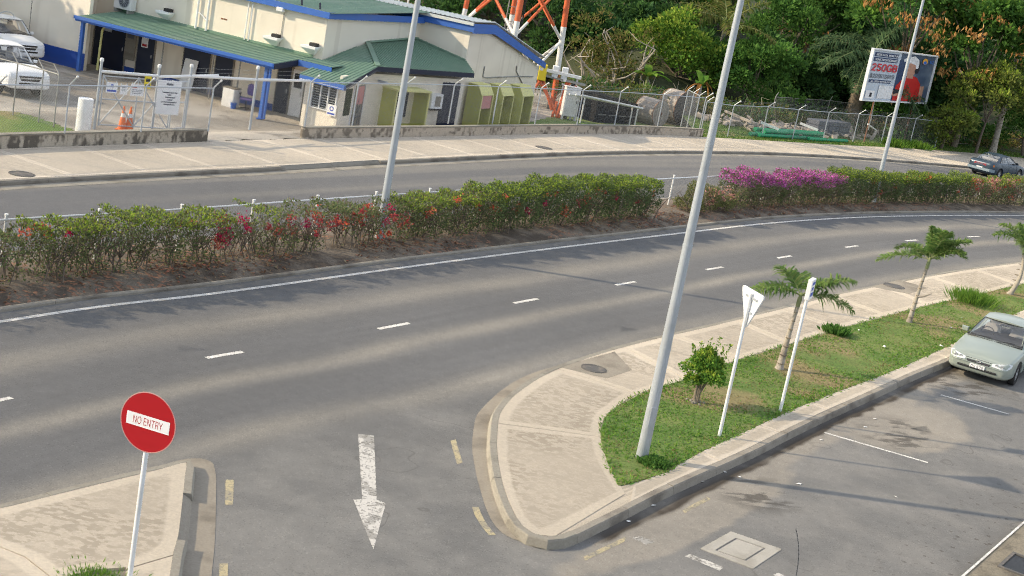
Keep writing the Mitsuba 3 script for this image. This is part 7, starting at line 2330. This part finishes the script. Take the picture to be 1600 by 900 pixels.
# --- banana plants
def banana(label, q, h, seed, dry=False):
    rng = np.random.default_rng(seed)
    key = thing('banana_plant', label, 'plant')
    part(key, 'stem', path_tube([[*q, 0.1], [q[0] + 0.03, q[1], h * 0.35], [q[0] + 0.05, q[1], h * 0.62]], [0.14, 0.12, 0.07], 8), 'm_reel' if dry else 'm_shaft', smooth=40)
    for k in range(9):
        az = k * 2.4 + rng.normal(0, 0.2)
        dead = dry and k % 2 == 0
        el = rng.uniform(0.5, 1.25)
        L = h * rng.uniform(0.45, 0.7)
        d = np.array([math.cos(az) * math.cos(el), math.sin(az) * math.cos(el), math.sin(el)])
        t = np.linspace(0, 1, 9)
        sag = (1.3 if dead else 0.55) * L
        pts = np.array([q[0] + 0.05, q[1], h * 0.6]) + d * L * t[:, None] - np.array([0, 0, 1]) * (sag * t ** 2)[:, None]
        side = np.cross(d, [0, 0, 1.0])
        side /= np.linalg.norm(side)
        w = 0.26 * np.sin(PI * np.clip(t * 0.92 + 0.06, 0, 1)) ** 0.7 * (0.5 if dead else 1)
        V = np.vstack([pts + side * w[:, None] + [0, 0, 0.05], pts, pts - side * w[:, None] + [0, 0, 0.05]])
        i = np.arange(8)
        F = np.vstack([np.stack([i, i + 1, i + 10], 1), np.stack([i, i + 10, i + 9], 1), np.stack([i + 9, i + 10, i + 19], 1), np.stack([i + 9, i + 19, i + 18], 1)])
        col = (BROWN[k % 4] * 0.9 if dead else G_BRIGHT[k % 4] * 1.1)
        part(key, 'leaf', (V, F), 'm_leaf', color=np.tile(col, (len(V), 1)) * rng.uniform(0.85, 1.15))


banana('banana plant with upright bright leaves above the black stack', [*(6.05, 94.64)], 3.0, 31)
banana('banana plant with hanging dry leaves behind the cable reels', [*(9.43, 93.60)], 3.2, 32, True)
banana('banana plant in front of the small dark shed', [*(19.41, 109.73)], 2.6, 33)

# --- dry vine-covered shrub with bare pale branches
rng = np.random.default_rng(51)
DS = thing('dry_shrub', 'straggling vine-covered shrub with bare pale branches behind the white cabinet', 'bush')
c = np.array((3.66, 97.00, 2.22))
(me, co), cc = crown(c, (3.4, 1.8, 3.2), 3000, 0.24, 0.12, np.vstack([G_OLIVE, G_DRY]), rng, 30, shell=0.35)
part(DS, 'foliage', me, 'm_leaf', color=co)
br = []
for k in range(26):
    a = np.array([c[0] + rng.uniform(-2.5, 2.5), c[1] - 1.2 + rng.uniform(-0.4, 0.8), 0.3 + rng.uniform(0, 1.5)])
    b1 = a + rng.normal(0, 0.7, 3) + [0, 0, 1.0]
    b2 = b1 + rng.normal(0, 0.6, 3) + [0, 0, 0.7]
    b3 = b2 + rng.normal(0, 0.5, 3)
    br.append(path_tube([a, b1, b2, b3], [0.06, 0.045, 0.03, 0.012], 6))
part(DS, 'bare_branch', cat(*br), 'm_bark_pale', smooth=40, kind='stuff')
# --- undergrowth along the foot of the trees
rng = np.random.default_rng(61)
line = smooth_line([(-0.25, 87.30), (1.70, 87.82), (4.09, 89.05), (7.03, 91.83), (9.67, 93.99), (11.33, 93.81), (14.33, 94.32), (18.43, 98.73), (21.28, 99.81), (24.50, 102.35), (27.44, 105.09), (30.53, 107.97), (34.27, 110.95), (38.80, 112.76)], 0.4)
pts = line[rng.integers(0, len(line), 230)] + rng.normal(0, 0.8, (230, 2)) + [0.0, 1.2]
ug = []
for q in pts:
    h = rng.uniform(0.5, 1.5)
    m = rng.integers(60, 130)
    P = np.column_stack([q + rng.normal(0, 0.5, (m, 2)), rng.uniform(0.05, h, m) + 0.1])
    pal = [G_MID, G_OLIVE, G_DRY, G_DRY, G_DARK][rng.integers(0, 5)]
    ug.append(leaves(P, rng.normal(0, 0.6, (m, 3)) + [0, 0, 0.5], 0.26, 0.10, rng, pick(pal, m, rng)))
me, co = merge(ug)
UG = thing('undergrowth', 'dry tangled undergrowth along the foot of the trees behind the fences', 'undergrowth', kind='stuff')
put(UG, me, 'm_leaf', color=co)
tw = []
for k in range(240):
    q = line[rng.integers(0, len(line))] + rng.normal(0, 0.8, 2) + [0, 0.9]
    a = np.array([*q, 0.1])
    b1 = a + rng.normal(0, 0.35, 3) + [0, 0, rng.uniform(0.3, 0.9)]
    b2 = b1 + rng.normal(0, 0.4, 3) + [0, 0, rng.uniform(0.0, 0.6)]
    tw.append(path_tube([a, b1, b2], [0.025, 0.018, 0.008], 4))
DT = thing('dry_stems', 'tangle of dry grey stems in the undergrowth behind the verge', 'dry stems', kind='stuff')
put(DT, cat(*tw), 'm_bark_pale')
# --- small dark shed among the trees
SH = thing('shed', 'small shed with a dark sloping roof half hidden among the trees', 'shed')
sq_ = np.array((19.13, 112.70)) + [0, 1.5]
Msh = frame(sq_[0], sq_[1], 0.1, -0.35)
part(SH, 'wall', xf(box(-1.7, 1.9, 0, 2.5, 0, 1.9), Msh), 'm_reel_dark')
part(SH, 'roof', xf(hullmesh([[-2.1, -0.5, 2.35], [2.3, -0.5, 2.05], [-2.1, 2.9, 2.7], [2.3, 2.9, 2.4], [-2.1, -0.5, 2.42], [2.3, -0.5, 2.12], [-2.1, 2.9, 2.78], [2.3, 2.9, 2.48]]), Msh), 'm_navy')
part(SH, 'fascia', xf(hullmesh([[-2.1, -0.53, 2.28], [2.3, -0.53, 1.98], [-2.1, -0.505, 2.28], [2.3, -0.505, 1.98], [-2.1, -0.53, 2.44], [2.3, -0.53, 2.14], [-2.1, -0.505, 2.44], [2.3, -0.505, 2.14]]), Msh), 'm_galv')

# --- trees outside the frame at left, whose shade dapples the cream wall
for k, (x, y, h, r) in enumerate(((-37, 61.5, 8.0, 4.4), (-33.5, 67.5, 7.5, 3.4))):
    tree('shade_tree', ['leafy tree just outside the left edge shading the cream wall', 'second leafy tree outside the left edge behind the first'][k], 'tree', [x, y, -0.5], [x, y, h * 0.62], (r, r, h * 0.36), 4200, 0.4, 0.22, G_MID, 700 + k, 24, r0=0.3)

# ------------------------------------------------------------------ bougainvillea hedge along the median
HL = offset_line(MN, 1.22)
hA = arclen(HL)
MAGENTA = np.array([(0.66, 0.14, 0.50), (0.60, 0.16, 0.54), (0.70, 0.26, 0.60), (0.52, 0.09, 0.38)])
CRIMSON = np.array([(0.50, 0.02, 0.09), (0.42, 0.02, 0.12), (0.55, 0.06, 0.12)])
CORAL = np.array([(0.62, 0.13, 0.07), (0.60, 0.20, 0.12), (0.55, 0.10, 0.08)])
PINKR = np.array([(0.42, 0.07, 0.10), (0.36, 0.06, 0.09), (0.50, 0.10, 0.08), (0.48, 0.16, 0.10)])
PALEP = np.array([(0.60, 0.30, 0.30), (0.55, 0.35, 0.22), (0.55, 0.22, 0.22)])
HG = np.array([(0.15, 0.19, 0.085), (0.185, 0.22, 0.10), (0.115, 0.155, 0.075), (0.22, 0.25, 0.115), (0.20, 0.16, 0.11)])
HGD = np.array([(0.105, 0.15, 0.07), (0.13, 0.18, 0.08), (0.16, 0.205, 0.09)])


def hs(x, y):
    return 0
hb_s = [hA[np.argmin(np.hypot(*(HL - np.array(q)).T))] for q in [(-12.40, 24.16), (-10.94, 28.08), (-9.97, 29.83), (-7.71, 33.88), (-6.20, 36.10), (-3.05, 39.92), (-0.75, 43.24), (5.08, 52.06), (6.66, 54.40), (8.42, 56.86), (13.65, 64.23), (21.42, 73.13), (28.41, 80.55)]]
SECT = [
    ('sparse left end of the hedge with coral and pink blossoms in front of the railing', 0, 2, 0.55, 1.12, HG, [(CORAL, 16), (CRIMSON, 3)], None, 0),
    ('hedge bush with a lime green top at left, few blossoms', 2, 3, 0.85, 1.22, HG, [(CRIMSON, 2), (CORAL, 2)], LIME, 0),
    ('hedge bush with a cluster of crimson blossoms at its left end', 3, 4, 0.70, 1.22, HG, [(CRIMSON, 10), (PINKR, 5)], LIME, 0),
    ('thin reddish hedge bush at the foot of the lamp post, bare stems showing', 4, 5, 0.52, 1.12, HG, [(PINKR, 22), (CRIMSON, 4), (CORAL, 7)], None, 0),
    ('dense hedge bush right of the lamp post with a light green top', 5, 6, 0.95, 1.26, HG, [(CORAL, 5)], LIME, 0),
    ('long dense dark green clipped hedge bush before the gap', 6, 7, 1.1, 1.32, HGD, [(CORAL, 7), (CRIMSON, 3)], LIME, 0),
    ('low pale yellow-green bush at the right side of the hedge gap', 8, 9, 0.8, 0.85, np.array([(0.22, 0.25, 0.10), (0.18, 0.21, 0.09), (0.28, 0.27, 0.13)]), [(PALEP, 12)], None, 1),
    ('hedge bush topped with bright magenta blossoms', 9, 10, 1.0, 1.32, HG, [], 'magenta', 0),
    ('green and yellow clipped hedge bush at the foot of the right lamp post', 10, 11, 1.1, 1.34, HGD, [(CORAL, 5)], LIME, 0),
    ('yellowish hedge bush with pale pink blossoms at the right edge', 11, 12, 0.9, 1.34, HG * 1.3, [(PALEP, 30), (CORAL, 10)], LIME, 0),
]
for k, (lb, i0, i1, dens, H, pal, fl, tops, low) in enumerate(SECT):
    rng = np.random.default_rng(900 + k)
    s0, s1 = hb_s[i0], hb_s[i1]
    L = s1 - s0
    key = thing('bougainvillea_hedge', lb, 'hedge', None)
    n = int(L * 3000 * dens)
    s = rng.uniform(s0, s1, n)
    th = rng.uniform(0, 1, n)
    # cross-section: rounded box, leaves near the surface; top and both faces
    o = rng.uniform(-1, 1, n)
    z = rng.uniform(0.0, 1.0, n) ** 0.85
    face = rng.random(n)
    o = np.where(face < 0.42, np.sign(o) * rng.uniform(0.7, 1.05, n), o)
    z = np.where((face > 0.42) & (face < 0.72), rng.uniform(0.86, 1.04, n), z)
    pc = at_len(HL, s)
    bumps = meshkit.fbm(np.column_stack([pc * 0.9, np.full(n, k)]), 3, 2)
    shrub = 0.5 + 0.5 * np.cos(2 * PI * (s - s0) / 1.25 + 1.6 * np.sin(s * 0.7))
    hh = H * (0.74 + 0.40 * bumps + 0.12 * shrub)
    wd = 0.58 * (0.75 + 0.55 * meshkit.fbm(np.column_stack([pc * 1.1, z * 1.5]), 2, 9)) * (0.55 + 0.45 * np.minimum(1, z * 2.2)) * (0.78 + 0.30 * shrub) * np.where(z > 0.85, 0.92, 1)
    if low:
        hh *= 0.8 + 0.3 * np.sin(s * 3)
    ends = np.minimum(1, np.minimum(s - s0, s1 - s) / 0.3)
    keep = (0.6 * meshkit.noise(np.column_stack([pc * 2.1, z * 2.4 * hh]), 11) + 0.4 * meshkit.noise(np.column_stack([pc * 5.5, z * 6 * hh]), 12)) > (0.62 - 0.29 * dens)
    keep &= rng.random(n) < np.clip(0.35 + 1.6 * z, 0, 1)
    nr = normals2(HL)[np.searchsorted(hA, s).clip(0, len(HL) - 1)]
    P = np.column_stack([pc + nr * (o * wd)[:, None], 0.22 + z * hh])
    D = np.column_stack([nr * o[:, None] * 0.8 + rng.normal(0, 0.5, (n, 2)), 0.35 + 0.5 * z + rng.normal(0, 0.5, n)])
    col = pick(pal, n, rng) * (0.75 + 0.5 * meshkit.noise(np.column_stack([pc * 1.7, z * 2]), 13))[:, None]
    mag = None
    if isinstance(tops, str):
        mg = (z > 0.55 + 0.3 * meshkit.noise(np.column_stack([pc * 1.3, z]), 4)) & (rng.random(n) < 0.55)
    elif tops is not None:
        tp = (z > 0.80) & (rng.random(n) < 0.42)
        col[tp] = pick(tops, int(tp.sum()), rng)
        mg = np.zeros(n, bool)
    else:
        mg = np.zeros(n, bool)
    me, co = leaves(P[keep & ~mg], D[keep & ~mg], 0.068, 0.044, rng, col[keep & ~mg])
    part(key, 'foliage', me, 'm_leaf', color=co)
    fp = []
    if mg.any():
        fp.append(leaves(P[keep & mg], D[keep & mg] + rng.normal(0, 0.6, (int((keep & mg).sum()), 3)), 0.062, 0.056, rng, pick(MAGENTA, int((keep & mg).sum()), rng)))
    for pl, cnt in fl:
        m = int(cnt * max(1.0, L / 5.0))
        sc = rng.uniform(s0 + 0.1, s1 - 0.1, m)
        if 'left end' in lb and pl is CRIMSON and k == 2:
            sc = s0 + 0.2 + rng.uniform(0, 1.3, m)
        q = at_len(HL, sc)
        nq = normals2(HL)[np.searchsorted(hA, sc).clip(0, len(HL) - 1)]
        oz = rng.uniform(0.15, 1.0, m) ** 0.6
        ctr3 = np.column_stack([q - nq * rng.uniform(0.15, 0.62, m)[:, None], 0.25 + oz * H * 0.97])
        per = 26
        PP = np.repeat(ctr3, per, 0) + rng.normal(0, 1, (m * per, 3)) * np.repeat(rng.uniform(0.03, 0.10, (m, 1)), per, 0)
        fp.append(leaves(PP, rng.normal(0, 1, PP.shape) + [0, -0.3, 0.4], 0.065, 0.06, rng, pick(pl, m * per, rng)))
    if fp:
        me, co = merge(fp)
        part(key, 'blossoms', me, 'm_flower', color=co)
    st = []
    for j in range(int(L * 10)):
        ss_ = rng.uniform(s0 + 0.05, s1 - 0.05)
        q = at_len(HL, ss_)
        nq = normals2(HL)[np.searchsorted(hA, ss_).clip(0, len(HL) - 1)]
        b0 = np.array([*(q + nq * rng.normal(-0.05, 0.15)), 0.18])
        b1 = b0 + np.array([*rng.normal(0, 0.12, 2), 0.35])
        for _ in range(3):
            b2 = b1 + np.array([*rng.normal(0, 0.22, 2), rng.uniform(0.25, 0.5)])
            b3 = b2 + np.array([*rng.normal(0, 0.2, 2), rng.uniform(0.1, 0.4)]) * (0.6 if low else 1)
            st.append(path_tube([b0, b1, b2, b3], [0.018, 0.015, 0.010, 0.005], 4))
    part(key, 'stems', cat(*st), 'm_twig', kind='stuff')

# ------------------------------------------------------------------ the young shrub, tufts and weeds on the traffic island
SB = thing('young_shrub', 'small bright green bushy shrub with a short dark stem on the traffic island', 'shrub')
rng = np.random.default_rng(41)
sb = np.array((4.41, 30.46))
cS = np.array([sb[0] + 0.08, sb[1] + 0.05, 0.88])
(me, co), cc = crown(cS, (0.50, 0.46, 0.50), 6000, 0.08, 0.05, np.vstack([G_BRIGHT * 1.4, G_BRIGHT * 1.2, G_MID]), rng, 60, shell=0.25, tips=LIME * 1.1)
sv = me[0]
top_ = np.clip((sv[:, 2] - cS[2]) / 0.5, 0, 1.2)[:, None]
sv[:, :2] = np.array(cS[:2]) + (sv[:, :2] - cS[:2]) * (1 - 0.45 * top_)
part(SB, 'crown', me, 'm_leaf', color=co)
sp_ = []
for dx, dy, h in ((-0.02, 0.05, 0.62), (0.16, 0.02, 0.58), (0.42, 0.0, 0.50), (-0.22, 0.05, 0.40), (0.3, 0.1, 0.42), (-0.4, 0.0, 0.3)):
    m = 46
    t = rng.uniform(0, 1, m)
    P = np.column_stack([cS[0] + dx * (0.7 + 0.3 * t) + rng.normal(0, 0.02, m), cS[1] + dy + rng.normal(0, 0.02, m), cS[2] + 0.2 + h * t])
    sp_.append(leaves(P, rng.normal(0, 0.7, (m, 3)) + [0, 0, 0.7], 0.06, 0.035, rng, pick(np.vstack([LIME, G_BRIGHT]), m, rng)))
for me, co in sp_:
    part(SB, 'shoot', me, 'm_leaf', color=co, label='thin upright shoot above the crown', kind='stuff')
part(SB, 'stem', cat(*[path_tube([[sb[0] + a * 0.6, sb[1], 0.12], [sb[0] + a, sb[1] + 0.02, 0.38], [cS[0] + a * 4, cS[1] + b_, 0.85]], [0.055, 0.04, 0.02], 8) for a, b_ in ((-0.035, 0.05), (0.035, -0.05), (0.0, 0.1))]), 'm_bark', smooth=40)
part(SB, 'mulch', cat(*[xf(trimesh.creation.icosphere(1, 0.035), frame(sb[0] + rng.normal(0, 0.12), sb[1] + rng.normal(-0.05, 0.1), 0.17)) for _ in range(14)]), 'm_kerb', kind='stuff')


def tuft(label, q, n, h, spread, pal, seed, w=0.025, cat_='grass tuft'):
    rng = np.random.default_rng(seed)
    key = thing('grass_tuft', label, cat_)
    P = np.column_stack([np.asarray(q) + rng.normal(0, spread * 0.4, (n, 2)), np.full(n, 0.15)])
    D = np.column_stack([(P[:, :2] - q) / spread * 0.7 + rng.normal(0, 0.25, (n, 2)), np.ones(n)])
    me, co = leaves(P, D, h, w, rng, pick(pal, n, rng))
    put(key, me, 'm_leaf', color=co)


tuft('clump of long bright grass at the edge of the footpath beside the silver car', (15.24, 47.79), 900, 0.42, 0.75, G_BRIGHT, 42)
tuft('small dark green bush at the footpath edge between two palms', (9.14, 39.53), 420, 0.22, 0.32, G_MID, 43, 0.07, 'bush')
tuft('dark leafy weed growing at the foot of the island lamp post', np.array((3.17, 26.02)) + [0.05, -0.05], 700, 0.12, 0.26, G_MID, 44, 0.06, 'weed')
tuft('patch of grass at the foot of the no entry post', (-4.65, 17.38), 900, 0.07, 0.5, G_BRIGHT, 45, 0.014)
tuft('pale weeds along the verge below the billboard', (23.13, 97.05), 420, 0.5, 0.9, G_BRIGHT, 46, 0.07, 'weeds')
tuft('pale weeds along the verge right of the billboard posts', (25.14, 98.85), 420, 0.45, 0.9, G_BRIGHT, 47, 0.07, 'weeds')

# grass blades and clover on the island
rng = np.random.default_rng(48)
x0, y0, x1, y1 = grass_poly.bounds
N = 330000
Q = np.column_stack([rng.uniform(x0, min(x1, 24), N), rng.uniform(y0, min(y1, 62), N)])
Q = Q[shapely.contains_xy(grass_poly.buffer(0.05), Q[:, 0], Q[:, 1])]
dry = meshkit.fbm(np.column_stack([Q * 0.55 + [4, 0], np.full(len(Q), 8)]), 3, 21)
thick = meshkit.fbm(np.column_stack([Q * 1.6, np.zeros(len(Q))]), 3, 22)
edge = shapely.distance(grass_poly.exterior, shapely.points(Q))
dryness = np.clip((dry - 0.52) / 0.14, 0, 1) * np.clip(edge / 0.6, 0, 1)
keep = rng.random(len(Q)) < np.clip(0.35 + 0.9 * thick - 0.6 * dryness, 0.05, 1) * np.clip(30 ** 2 / (Q[:, 1] ** 2) * 1.1, 0.25, 1)
Q, dryness, edge, thick = Q[keep], dryness[keep], edge[keep], thick[keep]
n = len(Q)
col = pick(np.vstack([G_BRIGHT * 1.15, G_BRIGHT * 0.95, G_MID * 1.3]), n, rng)
dr_m = rng.random(n) < dryness * 0.8 + 0.06
col[dr_m] = pick(np.array([(0.26, 0.20, 0.10), (0.22, 0.18, 0.08), (0.30, 0.25, 0.14)]), int(dr_m.sum()), rng)
P = np.column_stack([Q, np.full(n, 0.150)])
tall = np.clip(1.25 - edge * 0.7, 0.75, 1.25) * (0.7 + 0.6 * thick)
D = np.column_stack([rng.normal(0, 0.75, (n, 2)), np.full(n, 0.55)])
me, co = leaves(P, D, 0.075 * tall[:, None], 0.022, rng, col, jit=0.4)
part(ISL, 'grass', me, 'm_leaf', color=co, kind='stuff')
# coarse grass on the far verge and lawns
for host, poly, dz, cnt in ((VG, vp, 0.15, 30000),):
    x0, y0, x1, y1 = poly.bounds
    Q = np.column_stack([rng.uniform(7, 40, cnt * 3), rng.uniform(78, 112, cnt * 3)])
    Q = Q[shapely.contains_xy(poly, Q[:, 0], Q[:, 1])][:cnt]
    n = len(Q)
    P = np.column_stack([Q, np.full(n, dz - 0.01)])
    me, co = leaves(P, np.column_stack([rng.normal(0, 0.6, (n, 2)), np.full(n, 0.7)]), 0.12, 0.05, rng, pick(np.vstack([G_BRIGHT, G_OLIVE, G_MID]), n, rng))
    part(host, 'grass', me, 'm_leaf', color=co, kind='stuff')
